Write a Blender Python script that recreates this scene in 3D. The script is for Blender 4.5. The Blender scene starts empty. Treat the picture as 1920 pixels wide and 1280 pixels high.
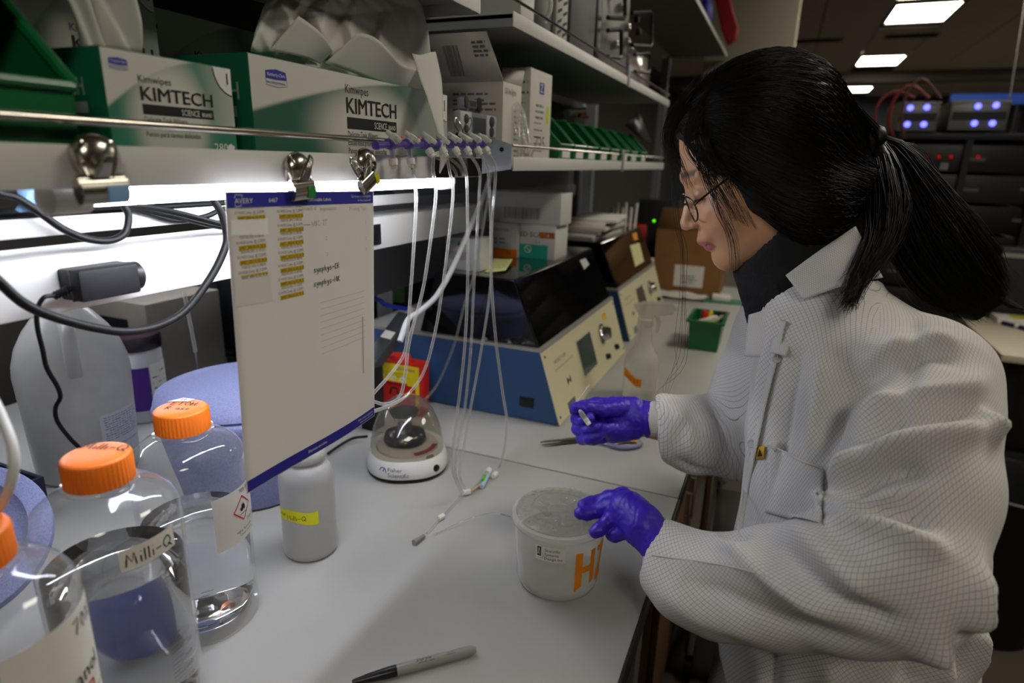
import bpy, bmesh, math, random
import numpy as np
from mathutils import Vector, Matrix
from mathutils.bvhtree import BVHTree

PI = math.pi
random.seed(7)
rng = np.random.default_rng(11)
SC = bpy.context.scene
COL = SC.collection
T = 0.92                      # height of the bench top above the floor; z below is measured from the bench top

# ------------------------------------------------------------------ camera, world, exposure
F_PX = 1165.0
_D = np.array([515., 328., -F_PX]); _U = np.array([107., 4005., F_PX])
_U /= np.linalg.norm(_U); _D -= _U * (_D @ _U); _D /= np.linalg.norm(_D)
CR = np.stack([np.cross(_D, _U), _D, _U])          # camera axes to bench axes
CC = np.array([0., 0., 0.56])                      # camera, bench coordinates
cam = bpy.data.cameras.new('camera'); cam_o = bpy.data.objects.new('camera', cam); COL.objects.link(cam_o)
cam.sensor_width = 36.0; cam.lens = F_PX / 1920 * 36
m4 = Matrix([list(CR[i]) + [0] for i in range(3)] + [[0, 0, 0, 1]])
m4.translation = Vector((CC[0], CC[1], CC[2] + T))
cam_o.matrix_world = m4
cam.clip_start = 0.02
cam.dof.use_dof = True; cam.dof.focus_distance = 0.80; cam.dof.aperture_fstop = 3.6
SC.camera = cam_o

w = bpy.data.worlds.new('room_ambience'); SC.world = w; w.use_nodes = True
w.node_tree.nodes['Background'].inputs[0].default_value = (1.0, 0.93, 0.84, 1)
w.node_tree.nodes['Background'].inputs[1].default_value = 0.07
SC.view_settings.view_transform = 'Standard'; SC.view_settings.look = 'None'
SC.view_settings.gamma = 1.0; SC.view_settings.use_curve_mapping = False
SC.view_settings.exposure = 0.0
SC.cycles.caustics_reflective = False; SC.cycles.caustics_refractive = True; SC.cycles.blur_glossy = 1.0
SC.cycles.max_bounces = 14; SC.cycles.transparent_max_bounces = 40; SC.cycles.transmission_bounces = 12
LED_POWER = 45.0              # radiance of the tube under the shelf
PANEL_POWER = 18.5            # radiance of the ceiling panels

# ------------------------------------------------------------------ pixel helpers (photo measured on real planes)
def _ray(px, py): return CR @ np.array([px - 960., 640. - py, -F_PX])
def at_z(px, py, z=0.): r = _ray(px, py); return CC + r * ((z - CC[2]) / r[2])
def at_y(px, py, y): r = _ray(px, py); return CC + r * ((y - CC[1]) / r[1])
def at_x(px, py, x): r = _ray(px, py); return CC + r * ((x - CC[0]) / r[0])
def at_d(px, py, d): return CC + _ray(px, py) * (d / F_PX)
def proj(p):
    v = CR.T @ (np.array(p) - CC); return 960 + F_PX * v[0] / -v[2], 640 - F_PX * v[1] / -v[2]

# ------------------------------------------------------------------ objects
def tag(o, label=None, cat=None, group=None, kind=None):
    if label: o['label'] = label
    if cat: o['category'] = cat
    if group: o['group'] = group
    if kind: o['kind'] = kind
    return o
def thing(name, label, cat, loc, rz=0., group=None):
    o = bpy.data.objects.new(name, None); COL.objects.link(o); o.empty_display_size = .02
    o.location = (loc[0], loc[1], loc[2] + T); o.rotation_euler = (0, 0, rz)
    return tag(o, label, cat, group)
def structure(name):
    o = bpy.data.objects.new(name, None); COL.objects.link(o); o.location = (0, 0, T); o['kind'] = 'structure'; return o

class MB:
    """collects shapes; build() links them as ONE mesh object"""
    def __init__(s): s.v = []; s.f = []; s.uv = {}; s.mi = []; s.cur = 0
    def add(s, vs, fs):
        o = len(s.v); s.v.extend([tuple(map(float, q)) for q in vs]); s.f.extend([tuple(o + i for i in f) for f in fs]); s.mi.extend([s.cur] * len(fs)); return s
    def box(s, c, d, rot=None, bev=0., seg=2):
        bm = bmesh.new(); bmesh.ops.create_cube(bm, size=1.0)
        for v in bm.verts: v.co = Vector((v.co.x * d[0], v.co.y * d[1], v.co.z * d[2]))
        if bev: bmesh.ops.bevel(bm, geom=bm.edges[:], offset=min(bev, .49 * min(d)), segments=seg, affect='EDGES', profile=.5)
        R = Matrix.Identity(3) if rot is None else (rot if isinstance(rot, Matrix) else Matrix.Rotation(rot, 3, 'Z'))
        c = Vector(c); bm.verts.index_update()
        s.add([R @ v.co + c for v in bm.verts], [[v.index for v in f.verts] for f in bm.faces]); bm.free(); return s
    def bb(s, x0, x1, y0, y1, z0, z1, bev=0.): return s.box(((x0 + x1) / 2, (y0 + y1) / 2, (z0 + z1) / 2), (abs(x1 - x0), abs(y1 - y0), abs(z1 - z0)), None, bev)
    def hexa(s, p): # 8 corners: bottom loop 4, top loop 4
        return s.add(p, [(3, 2, 1, 0), (4, 5, 6, 7), (0, 1, 5, 4), (1, 2, 6, 5), (2, 3, 7, 6), (3, 0, 4, 7)])
    def rings(s, rs, cap0=True, cap1=True, closed=True):
        n = len(rs[0]); vs = [q for r in rs for q in r]; fs = []
        for i in range(len(rs) - 1):
            for j in range(n if closed else n - 1):
                k = (j + 1) % n; fs.append((i * n + j, i * n + k, (i + 1) * n + k, (i + 1) * n + j))
        if cap0: fs.append(tuple(range(n - 1, -1, -1)))
        if cap1: fs.append(tuple((len(rs) - 1) * n + j for j in range(n)))
        return s.add(vs, fs)
    def lathe(s, prof, n=32, c=(0, 0, 0), axis=None, cap0=True, cap1=True, sx=1., sy=1., amp=0., lobes=0):
        rs = []
        for r, z in prof:
            rr = []
            for j in range(n):
                a = 2 * PI * j / n; q = r * (1 + amp * math.cos(lobes * a)) if lobes else r
                rr.append(Vector((q * math.cos(a) * sx, q * math.sin(a) * sy, z)))
            rs.append(rr)
        if axis is not None:
            R = Vector((0, 0, 1)).rotation_difference(Vector(axis)).to_matrix(); rs = [[R @ q for q in r] for r in rs]
        c = Vector(c); rs = [[q + c for q in r] for r in rs]
        return s.rings(rs, cap0, cap1)
    def cyl(s, p0, p1, r0, r1=None, n=16, cap=True):
        p0 = Vector(p0); p1 = Vector(p1); r1 = r0 if r1 is None else r1
        return s.lathe([(r0, 0), (r1, (p1 - p0).length)], n, p0, p1 - p0, cap, cap)
    def tube(s, pts, r, n=8, cap=True, flat=1.):
        P = [Vector(p) for p in pts]; N = len(P); rs = []; prev = None
        for i in range(N):
            t = (P[min(i + 1, N - 1)] - P[max(i - 1, 0)]).normalized()
            if prev is None:
                a = Vector((0, 0, 1)) if abs(t.z) < .9 else Vector((1, 0, 0)); u = t.cross(a).normalized()
            else:
                u = (prev - t * prev.dot(t)).normalized()
            prev = u; b = t.cross(u); rad = r[i] if hasattr(r, '__len__') else r
            rs.append([P[i] + (u * math.cos(2 * PI * j / n) + b * math.sin(2 * PI * j / n) * flat) * rad for j in range(n)])
        return s.rings(rs, cap, cap)
    def prism(s, poly, fn, t):
        """2-D outline (u,v) -> fn(u,v,w), thickness t along w"""
        n = len(poly); vs = [fn(u, v, 0) for u, v in poly] + [fn(u, v, t) for u, v in poly]
        fs = [tuple(range(n - 1, -1, -1)), tuple(range(n, 2 * n))] + [(i, (i + 1) % n, n + (i + 1) % n, n + i) for i in range(n)]
        return s.add(vs, fs)
    def grid(s, fn, nu, nv, thick=0.):
        vs = [fn(i / nu, j / nv) for j in range(nv + 1) for i in range(nu + 1)]
        fs = [(j * (nu + 1) + i, j * (nu + 1) + i + 1, (j + 1) * (nu + 1) + i + 1, (j + 1) * (nu + 1) + i) for j in range(nv) for i in range(nu)]
        return s.add(vs, fs)
    def build(s, name, mats, parent=None, world=True, smooth=40, solid=0., label=None):
        me = bpy.data.meshes.new(name)
        vs = s.v
        off = None
        if parent is not None and world:
            inv = (Matrix.Translation(Vector(pworld(parent))) @ Matrix.Rotation(pyaw(parent), 4, 'Z')).inverted()
            vs = [inv @ Vector((q[0], q[1], q[2] + T)) for q in vs]
        elif parent is None:
            vs = [(q[0], q[1], q[2] + T) for q in vs]
        me.from_pydata(vs, [], s.f)
        if not isinstance(mats, (list, tuple)): mats = [mats]
        for m in mats: me.materials.append(m)
        if len(mats) > 1: me.polygons.foreach_set('material_index', s.mi)
        bm = bmesh.new(); bm.from_mesh(me); bmesh.ops.recalc_face_normals(bm, faces=bm.faces[:]); bm.to_mesh(me); bm.free()
        if smooth is not None:
            me.shade_smooth()
            if smooth < 180: me.set_sharp_from_angle(angle=math.radians(smooth))
        o = bpy.data.objects.new(name, me); COL.objects.link(o)
        if parent is not None: o.parent = parent
        if solid:
            mod = o.modifiers.new('thickness', 'SOLIDIFY'); mod.thickness = solid; mod.offset = 0
        if label: o['label'] = label
        return o
def pworld(o):
    p = Vector((0, 0, 0)); yaw = 0
    chain = []
    while o is not None: chain.append(o); o = o.parent
    M = Matrix.Identity(4)
    for c in reversed(chain): M = M @ Matrix.Translation(c.location) @ Matrix.Rotation(c.rotation_euler.z, 4, 'Z')
    return M.translation
def pyaw(o):
    a = 0
    while o is not None: a += o.rotation_euler.z; o = o.parent
    return a
def copy_tree(o, parent=None):
    c = o.copy(); COL.objects.link(c)
    if parent is not None: c.parent = parent
    for ch in list(o.children): copy_tree(ch, c)
    return c
def smooth_path(pts, n=8):
    P = [np.array(p, float) for p in pts]; P = [2 * P[0] - P[1]] + P + [2 * P[-1] - P[-2]]; out = []
    for i in range(1, len(P) - 2):
        for k in range(n):
            t = k / n
            out.append(.5 * ((2 * P[i]) + (-P[i - 1] + P[i + 1]) * t + (2 * P[i - 1] - 5 * P[i] + 4 * P[i + 1] - P[i + 2]) * t * t + (-P[i - 1] + 3 * P[i] - 3 * P[i + 1] + P[i + 2]) * t ** 3))
    out.append(P[-2]); return out

# ------------------------------------------------------------------ materials
def lin(h):
    h = h.lstrip('#'); c = [int(h[i:i + 2], 16) / 255 for i in (0, 2, 4)]
    return tuple(x / 12.92 if x < .04045 else ((x + .055) / 1.055) ** 2.4 for x in c) + (1,)
_MC = {}
def mat(name, hexc, rough=.5, metal=0., spec=.5, var=.06, vscale=25., bump=0., bscale=200., trans=0., ior=1.45, emit=0., alpha=1., sheen=0., coat=0., detail=3.):
    if name in _MC: return _MC[name]
    m = bpy.data.materials.new(name); m.use_nodes = True; nt = m.node_tree; b = nt.nodes['Principled BSDF']
    c = lin(hexc) if isinstance(hexc, str) else tuple(hexc) + (1,)
    tc = nt.nodes.new('ShaderNodeTexCoord')
    if var:
        nz = nt.nodes.new('ShaderNodeTexNoise'); nz.inputs['Scale'].default_value = vscale; nz.inputs['Detail'].default_value = detail
        nt.links.new(tc.outputs['Object'], nz.inputs['Vector'])
        mx = nt.nodes.new('ShaderNodeMix'); mx.data_type = 'RGBA'
        mx.inputs[6].default_value = tuple(min(1, x * (1 - var)) for x in c[:3]) + (1,); mx.inputs[7].default_value = tuple(min(1, x * (1 + var)) for x in c[:3]) + (1,)
        nt.links.new(nz.outputs['Fac'], mx.inputs[0]); nt.links.new(mx.outputs[2], b.inputs['Base Color'])
    else: b.inputs['Base Color'].default_value = c
    b.inputs['Roughness'].default_value = rough; b.inputs['Metallic'].default_value = metal
    b.inputs['Specular IOR Level'].default_value = spec; b.inputs['IOR'].default_value = ior
    b.inputs['Transmission Weight'].default_value = trans
    b.inputs['Coat Weight'].default_value = coat; b.inputs['Sheen Weight'].default_value = sheen
    if emit:
        b.inputs['Emission Color'].default_value = c; b.inputs['Emission Strength'].default_value = emit
    b.inputs['Alpha'].default_value = alpha
    if bump:
        n2 = nt.nodes.new('ShaderNodeTexNoise'); n2.inputs['Scale'].default_value = bscale; n2.inputs['Detail'].default_value = 4
        nt.links.new(tc.outputs['Object'], n2.inputs['Vector'])
        bp = nt.nodes.new('ShaderNodeBump'); bp.inputs['Strength'].default_value = bump; bp.inputs['Distance'].default_value = .002
        nt.links.new(n2.outputs['Fac'], bp.inputs['Height']); nt.links.new(bp.outputs['Normal'], b.inputs['Normal'])
    _MC[name] = m; return m
def clear_mat(name, tint='#ffffff', rough=.03, haze=0., edge=.5, bump=0., bscale=60., haze_col='#e8e8e4', ior=1.45):
    """thin clear plastic: see-through, fresnel gloss, slightly denser where it is looked at edge-on"""
    if name in _MC: return _MC[name]
    m = bpy.data.materials.new(name); m.use_nodes = True; nt = m.node_tree; nt.nodes.clear(); N = nt.nodes.new; L = nt.links.new
    out = N('ShaderNodeOutputMaterial'); tr = N('ShaderNodeBsdfTransparent'); tr.inputs[0].default_value = lin(tint)
    gl = N('ShaderNodeBsdfGlossy'); gl.inputs['Roughness'].default_value = rough; gl.inputs[0].default_value = (1, 1, 1, 1)
    df = N('ShaderNodeBsdfDiffuse'); df.inputs[0].default_value = lin(haze_col); tl = N('ShaderNodeBsdfTranslucent'); tl.inputs[0].default_value = lin(haze_col)
    dm = N('ShaderNodeMixShader'); dm.inputs[0].default_value = .5; L(df.outputs[0], dm.inputs[1]); L(tl.outputs[0], dm.inputs[2])
    lw = N('ShaderNodeLayerWeight'); lw.inputs[0].default_value = .35
    tc = N('ShaderNodeTexCoord'); nz = N('ShaderNodeTexNoise'); nz.inputs['Scale'].default_value = 30; L(tc.outputs['Object'], nz.inputs['Vector'])
    ma = N('ShaderNodeMath'); ma.operation = 'MULTIPLY_ADD'; L(lw.outputs['Facing'], ma.inputs[0]); ma.inputs[1].default_value = edge; ma.inputs[2].default_value = haze
    mb = N('ShaderNodeMath'); mb.operation = 'MULTIPLY_ADD'; L(nz.outputs['Fac'], mb.inputs[0]); mb.inputs[1].default_value = haze * .3; L(ma.outputs[0], mb.inputs[2]); mb.use_clamp = True
    s1 = N('ShaderNodeMixShader'); L(mb.outputs[0], s1.inputs[0]); L(tr.outputs[0], s1.inputs[1]); L(dm.outputs[0], s1.inputs[2])
    fr = N('ShaderNodeLayerWeight'); fr.inputs[0].default_value = .5; f0 = ((ior - 1) / (ior + 1)) ** 2
    pw = N('ShaderNodeMath'); pw.operation = 'POWER'; L(fr.outputs['Facing'], pw.inputs[0]); pw.inputs[1].default_value = 5.
    sc_ = N('ShaderNodeMath'); sc_.operation = 'MULTIPLY_ADD'; L(pw.outputs[0], sc_.inputs[0]); sc_.inputs[1].default_value = 1 - f0; sc_.inputs[2].default_value = f0
    s2 = N('ShaderNodeMixShader'); L(sc_.outputs[0], s2.inputs[0]); L(s1.outputs[0], s2.inputs[1]); L(gl.outputs[0], s2.inputs[2]); L(s2.outputs[0], out.inputs[0])
    if bump:
        n2 = N('ShaderNodeTexNoise'); n2.inputs['Scale'].default_value = bscale; n2.inputs['Detail'].default_value = 4; L(tc.outputs['Object'], n2.inputs['Vector'])
        bp = N('ShaderNodeBump'); bp.inputs['Strength'].default_value = bump; bp.inputs['Distance'].default_value = .003; L(n2.outputs['Fac'], bp.inputs['Height'])
        for q in (gl, df, tl): L(bp.outputs[0], q.inputs['Normal'])
        L(bp.outputs[0], fr.inputs['Normal'])
    _MC[name] = m; return m
def emit_mat(name, col, strength):
    if name in _MC: return _MC[name]
    m = bpy.data.materials.new(name); m.use_nodes = True; nt = m.node_tree; nt.nodes.clear()
    e = nt.nodes.new('ShaderNodeEmission'); e.inputs[0].default_value = lin(col); e.inputs[1].default_value = strength
    o = nt.nodes.new('ShaderNodeOutputMaterial'); nt.links.new(e.outputs[0], o.inputs[0]); _MC[name] = m; return m

WHITE_METAL = mat('white_painted_steel', '#d4d3d0', .38, var=.03, vscale=8)
GREY_METAL = mat('grey_painted_steel', '#8c9098', .45)
STEEL = mat('brushed_steel', '#b9b4aa', .22, metal=1., var=.1, vscale=60)
CHROME = mat('chrome', '#c9c6c0', .12, metal=1., var=.05)
BLACK = mat('black_plastic', '#101012', .35, var=.2)
BLACK_RUB = mat('black_rubber', '#0c0c0e', .45, spec=.3, var=.15)
DARK = mat('dark_grey_plastic', '#18181b', .55, spec=.3, var=.15)
WHITE_PL = mat('white_plastic', '#dcdcd6', .35, var=.03)
PAPER = mat('paper_white', '#dedbd6', .75, var=.03, bump=.05)
CARD = mat('white_cardboard', '#cfcac2', .7, var=.06, bump=.08)
BROWN = mat('brown_cardboard', '#8a6238', .85, var=.12, bump=.1)
INK = mat('black_ink', '#121214', .6, var=.1)
INK_GREY = mat('grey_print', '#77757a', .7, var=.1)
INK_FAINT = mat('faint_print', '#b9b6b4', .7, var=.05)
INK_WHITE = mat('white_print', '#e6e6e4', .6, var=.03)
GREEN_BIN = mat('green_bin_plastic', '#12693a', .35, var=.12, coat=.2)
GLOVE = mat('violet_nitrile', '#3a1fb4', .42, var=.10, vscale=60, bump=.25, bscale=180)
ORANGE = mat('orange_cap_plastic', '#f0791c', .42, var=.05)
ORANGE_TAPE = mat('orange_tape', '#e88a12', .6, var=.08)
YELLOW_TAPE = mat('yellow_tape', '#e4e01c', .6, var=.06)
BLUE_TAPE = mat('blue_masking_tape', '#86b0dc', .7, var=.08, bump=.1)
BLUE_PRINT = mat('blue_print', '#2c33a4', .5, var=.05)
RED = mat('red_plastic', '#c02018', .4, var=.08)
CLEAR = clear_mat('clear_plastic', '#ffffff', .05, .015, .16)
CLEAR_TUBE = clear_mat('clear_tubing', '#f2f2f0', .10, .13, .5)
FILM = clear_mat('crinkled_film', '#ffffff', .12, .10, .25, bump=.5, bscale=40)
MILKY = clear_mat('milky_plastic', '#fafaf6', .25, .36, .35, haze_col='#f4f4ee')

# ------------------------------------------------------------------ print (flat lettering laid on real surfaces)
_TX = {}
def txt(s, h=None, w=None, shear=0., bold=0.):
    """flat lettering mesh: verts (u,v) with the lower left corner at 0, faces"""
    k = (s, bold)
    if k not in _TX:
        c = bpy.data.curves.new('t', 'FONT'); c.body = s; c.offset = bold; c.resolution_u = 2
        o = bpy.data.objects.new('t', c); me = bpy.data.meshes.new_from_object(o)
        vs = np.array([v.co[:2] for v in me.vertices]) if len(me.vertices) else np.zeros((1, 2)); fs = [tuple(p.vertices) for p in me.polygons]
        bpy.data.objects.remove(o); bpy.data.curves.remove(c); bpy.data.meshes.remove(me)
        vs = vs - np.array([vs[:, 0].min(), 0]); _TX[k] = (vs, fs)
    vs, fs = _TX[k]; cap = .69
    sc = (h / cap) if h else w / max(vs[:, 0].max(), 1e-6)
    q = vs * sc
    if h and w: q = q * np.array([w / max(q[:, 0].max(), 1e-9), 1])
    if shear: q = q + np.stack([q[:, 1] * shear, 0 * q[:, 1]], 1)
    return q, fs
class Face:
    """a print surface: fn(u,v,lift) -> point"""
    def __init__(s, fn, lift=.0004): s.fn = fn; s.l = lift
    def text(s, mb, st, u, v, h=None, w=None, align='l', lift=None, shear=0., rot=0., bold=0.):
        q, f = txt(st, h, w, shear, bold); L = s.l if lift is None else lift
        W = q[:, 0].max(); du = {'l': 0, 'c': -W / 2, 'r': -W}[align]; ca, sa = math.cos(rot), math.sin(rot)
        mb.add([s.fn(u + (a + du) * ca - b * sa, v + (a + du) * sa + b * ca, L) for a, b in q], f); return s
    def rect(s, mb, u0, u1, v0, v1, lift=None, n=1, m=1):
        L = s.l if lift is None else lift
        mb.grid(lambda a, b: s.fn(u0 + (u1 - u0) * a, v0 + (v1 - v0) * b, L), n, m); return s
    def poly(s, mb, pts, lift=None):
        L = s.l if lift is None else lift
        mb.add([s.fn(u, v, L) for u, v in pts], [tuple(range(len(pts)))]); return s
    def stroke(s, mb, pts, wd, lift=None):
        L = s.l if lift is None else lift; P0 = [np.array(p, float) for p in pts]; P = [P0[0]]; vs = []; fs = []
        for a_, b_ in zip(P0[:-1], P0[1:]):
            k_ = max(1, min(10, int(np.linalg.norm(b_ - a_) / .0045))); P += [a_ + (b_ - a_) * (i + 1) / k_ for i in range(k_)]
        for i, p in enumerate(P):
            t = P[min(i + 1, len(P) - 1)] - P[max(i - 1, 0)]; t = t / (np.linalg.norm(t) + 1e-9); nrm = np.array([-t[1], t[0]]) * wd / 2
            vs += [s.fn(*(p + nrm), L), s.fn(*(p - nrm), L)]
        for i in range(len(P) - 1): fs.append((2 * i, 2 * i + 1, 2 * i + 3, 2 * i + 2))
        mb.add(vs, fs); return s
def plane_face(o, ux, uy, lift=.0004):
    o = np.array(o, float); ux = np.array(ux, float); uy = np.array(uy, float); n = np.cross(ux, uy); n /= np.linalg.norm(n)
    return Face(lambda u, v, l: o + ux * u + uy * v + n * l, lift)
def cyl_face(c, rfn, a0, lift=.0005):
    """u = arc length, growing to the viewer's right from bearing a0; v = height"""
    if not callable(rfn): r0 = rfn; rfn = lambda z: r0
    def fn(u, v, l):
        r = rfn(v); a = a0 + u / r; return np.array([c[0] + (r + l) * math.cos(a), c[1] + (r + l) * math.sin(a), c[2] + v])
    return Face(fn, lift)
HW = {  # handwriting strokes on a unit grid
 'M': [[(0, 0), (.12, 1), (.4, .3), (.62, 1), (.72, 0)]], 'i': [[(.1, .55), (.1, 0)], [(.1, .85), (.13, .9)]], 'l': [[(.1, 1), (.08, 0)]], '-': [[(.05, .4), (.5, .42)]],
 'Q': [[(.5, .95), (.15, .8), (.05, .4), (.25, .05), (.6, .1), (.75, .5), (.6, .88), (.4, .95)], [(.45, .3), (.85, -.1)]],
 's': [[(.45, .6), (.15, .55), (.1, .4), (.4, .25), (.35, .05), (.02, .02)]], 'S': [[(.55, .95), (.15, .9), (.12, .6), (.5, .45), (.45, .1), (.02, .02)]],
 'y': [[(.05, .6), (.2, .2), (.4, .2)], [(.48, .62), (.4, .1), (.2, -.35), (0, -.3)]], 'n': [[(.05, .55), (.08, 0)], [(.08, .4), (.3, .6), (.4, .0)]],
 'p': [[(.05, .6), (.05, -.4)], [(.05, .5), (.35, .6), (.4, .2), (.05, .1)]], 'h': [[(.05, 1), (.05, 0)], [(.05, .4), (.3, .55), (.38, 0)]],
 'C': [[(.55, .85), (.3, .95), (.05, .5), (.2, .05), (.6, .1)]], 'R': [[(.05, 0), (.1, .95), (.5, .9), (.5, .6), (.1, .5)], [(.2, .5), (.6, 0)]],
 'K': [[(.05, .95), (.05, 0)], [(.5, .95), (.08, .45), (.55, 0)]], 'W': [[(0, .9), (.15, 0), (.35, .6), (.55, 0), (.75, .95)]], 'X': [[(0, .9), (.5, 0)], [(.5, .95), (0, 0)]],
 'J': [[(.1, .9), (.6, .92)], [(.4, .9), (.38, .1), (.1, .1)]], 'T': [[(0, .9), (.6, .95)], [(.3, .92), (.28, 0)]], '7': [[(0, .9), (.5, .95), (.2, 0)]],
 '0': [[(.3, .95), (.05, .5), (.25, .02), (.5, .45), (.3, .95)]], '1': [[(.1, .7), (.25, .95), (.22, 0)]], '%': [[(.1, .9), (.05, .7), (.2, .75), (.1, .9)], [(.55, .95), (.05, 0)], [(.5, .3), (.4, .1), (.55, .1), (.5, .3)]],
 'E': [[(.5, .95), (.08, .9), (.05, 0), (.5, .05)], [(.05, .5), (.4, .5)]], 't': [[(.2, .9), (.2, .05), (.4, .05)], [(0, .6), (.4, .62)]], 'O': [[(.3, .95), (.03, .5), (.3, .02), (.6, .5), (.3, .95)]],
 'H': [[(.05, .95), (.05, 0)], [(.5, .95), (.5, 0)], [(.05, .5), (.5, .5)]], 'a': [[(.4, .5), (.1, .5), (.1, .05), (.4, .1), (.42, .55), (.45, 0)]], 'P': [[(.05, 0), (.08, .95), (.5, .85), (.45, .5), (.08, .45)]],
 'A': [[(0, 0), (.3, .95), (.6, 0)], [(.15, .4), (.5, .4)]], 'e': [[(.05, .3), (.4, .35), (.3, .6), (.08, .4), (.15, .02), (.42, .1)]], 'r': [[(.05, .55), (.08, 0)], [(.08, .4), (.35, .55)]], 'c': [[(.4, .5), (.1, .5), (.08, .1), (.4, .08)]],
 'm': [[(.05, .55), (.06, 0)], [(.06, .4), (.25, .55), (.28, 0)], [(.28, .4), (.48, .55), (.52, 0)]], ' ': []}
HWW = {'M': .95, 'i': .3, 'l': .3, '-': .65, 'Q': 1.0, 'W': .95, ' ': .4, 'm': .7, '%': .75}
def hand(face, mb, s, u, v, h, wd, slope=0., lift=None):
    x = 0
    for ch in s:
        for st in HW.get(ch, []):
            face.stroke(mb, [(u + (x + a) * h, v + b * h + (x + a) * h * slope) for a, b in st], wd, lift)
        x += HWW.get(ch, .7)
    return x * h
def barcode(face, mb, u0, u1, v0, v1, n=26, seed=1):
    r = random.Random(seed); x = u0; st = (u1 - u0) / n / 1.6
    while x < u1 - st:
        wd = st * r.choice((.5, .8, 1.3)); face.rect(mb, x, x + wd, v0, v1); x += wd + st * r.choice((.6, .9))
def lines(face, mb, u0, u1, v0, dv, n, hh, seed=2, full=.7):
    r = random.Random(seed)
    for i in range(n):
        x = u0; end = u0 + (u1 - u0) * r.uniform(full, 1.)
        while x < end:
            L = r.uniform(1.5, 5) * hh; face.rect(mb, x, min(x + L, end), v0 - i * dv, v0 - i * dv + hh); x += L + hh * .8
# ================================================================== the room
FLOORZ = -T; CEILZ = 2.10
XL, XR, YB, YF = -2.6, 5.2, -4.2, 17.0
floor_m = mat('floor_vinyl', '#51483f', .45, var=.14, vscale=6, detail=6)
wall_m = mat('wall_paint', '#8d877d', .8, var=.04); ceil_m = mat('ceiling_tile_white', '#d6d0c5', .9, var=.06, vscale=120, bump=.15, bscale=300)
grid_m = mat('ceiling_grid', '#7d786f', .6)
s = structure('floor'); MB().bb(XL, XR, YB, YF, FLOORZ - .1, FLOORZ).build('floor_slab', floor_m, s)
s = structure('wall_left'); MB().bb(XL - .1, XL, YB, YF, FLOORZ, CEILZ + .1).build('wall_panel', mat('left_wall_grey', '#514e4a', .8, var=.04), s)
s = structure('wall_right'); MB().bb(XR, XR + .1, YB, YF, FLOORZ, CEILZ + .1).build('wall_panel', wall_m, s)
s = structure('wall_back'); MB().bb(XL, XR, YF, YF + .1, FLOORZ, CEILZ + .1).build('wall_panel', mat('far_wall_blue_grey', '#5d6270', .8), s)
s = structure('wall_front'); MB().bb(XL, XR, YB - .1, YB, FLOORZ, CEILZ + .1).build('wall_panel', wall_m, s)
ceil = structure('ceiling'); MB().bb(XL, XR, YB, YF, CEILZ + .06, CEILZ + .12).build('ceiling_slab', grid_m, ceil)
# ceiling tiles: 0.6 wide, 0.92 long, small joints; light panels take whole cells
CX0, CW, CY0, CL = -2.25, .6, -1.45, .93
LIGHTS = [(ix, iy) for ix in (0, 5, 10) for iy in (0, 3, 6, 9, 12, 16)]
LIGHTS = [(5, 9.7), (5, 13.1), (5, 17.15), (10, 13.1), (5, 6.3), (5, 2.9), (10, 9.7), (5, -.5)]
tile_me = None
for ix in range(0, 12):
    for iy in range(-3, 19):
        x = CX0 + ix * CW; y = CY0 + iy * CL
        if any(ix == a and y + CL > CY0 + b * CL - .02 and y < CY0 + b * CL + CL + .02 for a, b in LIGHTS): continue
        if tile_me is None:
            o = MB().box((CW / 2, CL / 2, .01), (CW - .012, CL - .012, .02), bev=.004, seg=1).build('ceiling_tile', ceil_m, ceil, world=False); tile_me = o.data
        else:
            o = bpy.data.objects.new('ceiling_tile', tile_me); COL.objects.link(o); o.parent = ceil
        o.location = (x, y, CEILZ)
panel_em = emit_mat('lamp_diffuser_lit', '#fff6e4', PANEL_POWER)
descr = ['square ceiling light panel closest overhead beyond the head, largest of the lit panels', 'lit ceiling panel second along the row above the dark hair', 'small far lit ceiling panel just above the ponytail',
         'sliver of a lit ceiling panel cut off at the frame edge above the far racks']
for k, (ix, b) in enumerate(LIGHTS):
    x = CX0 + ix * CW; y = CY0 + b * CL
    lab = descr[k] if k < 4 else 'ceiling light panel out of view above the lab aisle'
    t = thing('ceiling_light', lab, 'light', (x + CW / 2, y + CL / 2, CEILZ + .015), 0, 'ceiling light panels')
    fr = MB(); c = (x + CW / 2, y + CL / 2)
    fr.bb(x + .005, x + .03, y, y + CL, CEILZ - .004, CEILZ + .04); fr.bb(x + CW - .03, x + CW - .005, y, y + CL, CEILZ - .004, CEILZ + .04)
    fr.bb(x + .03, x + CW - .03, y, y + .025, CEILZ - .004, CEILZ + .04); fr.bb(x + .03, x + CW - .03, y + CL - .025, y + CL, CEILZ - .004, CEILZ + .04)
    fr.build('frame', grid_m, t)
    MB().bb(x + .03, x + CW - .03, y + .025, y + CL - .025, CEILZ + .004, CEILZ + .02).build('diffuser', panel_em, t)
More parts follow.
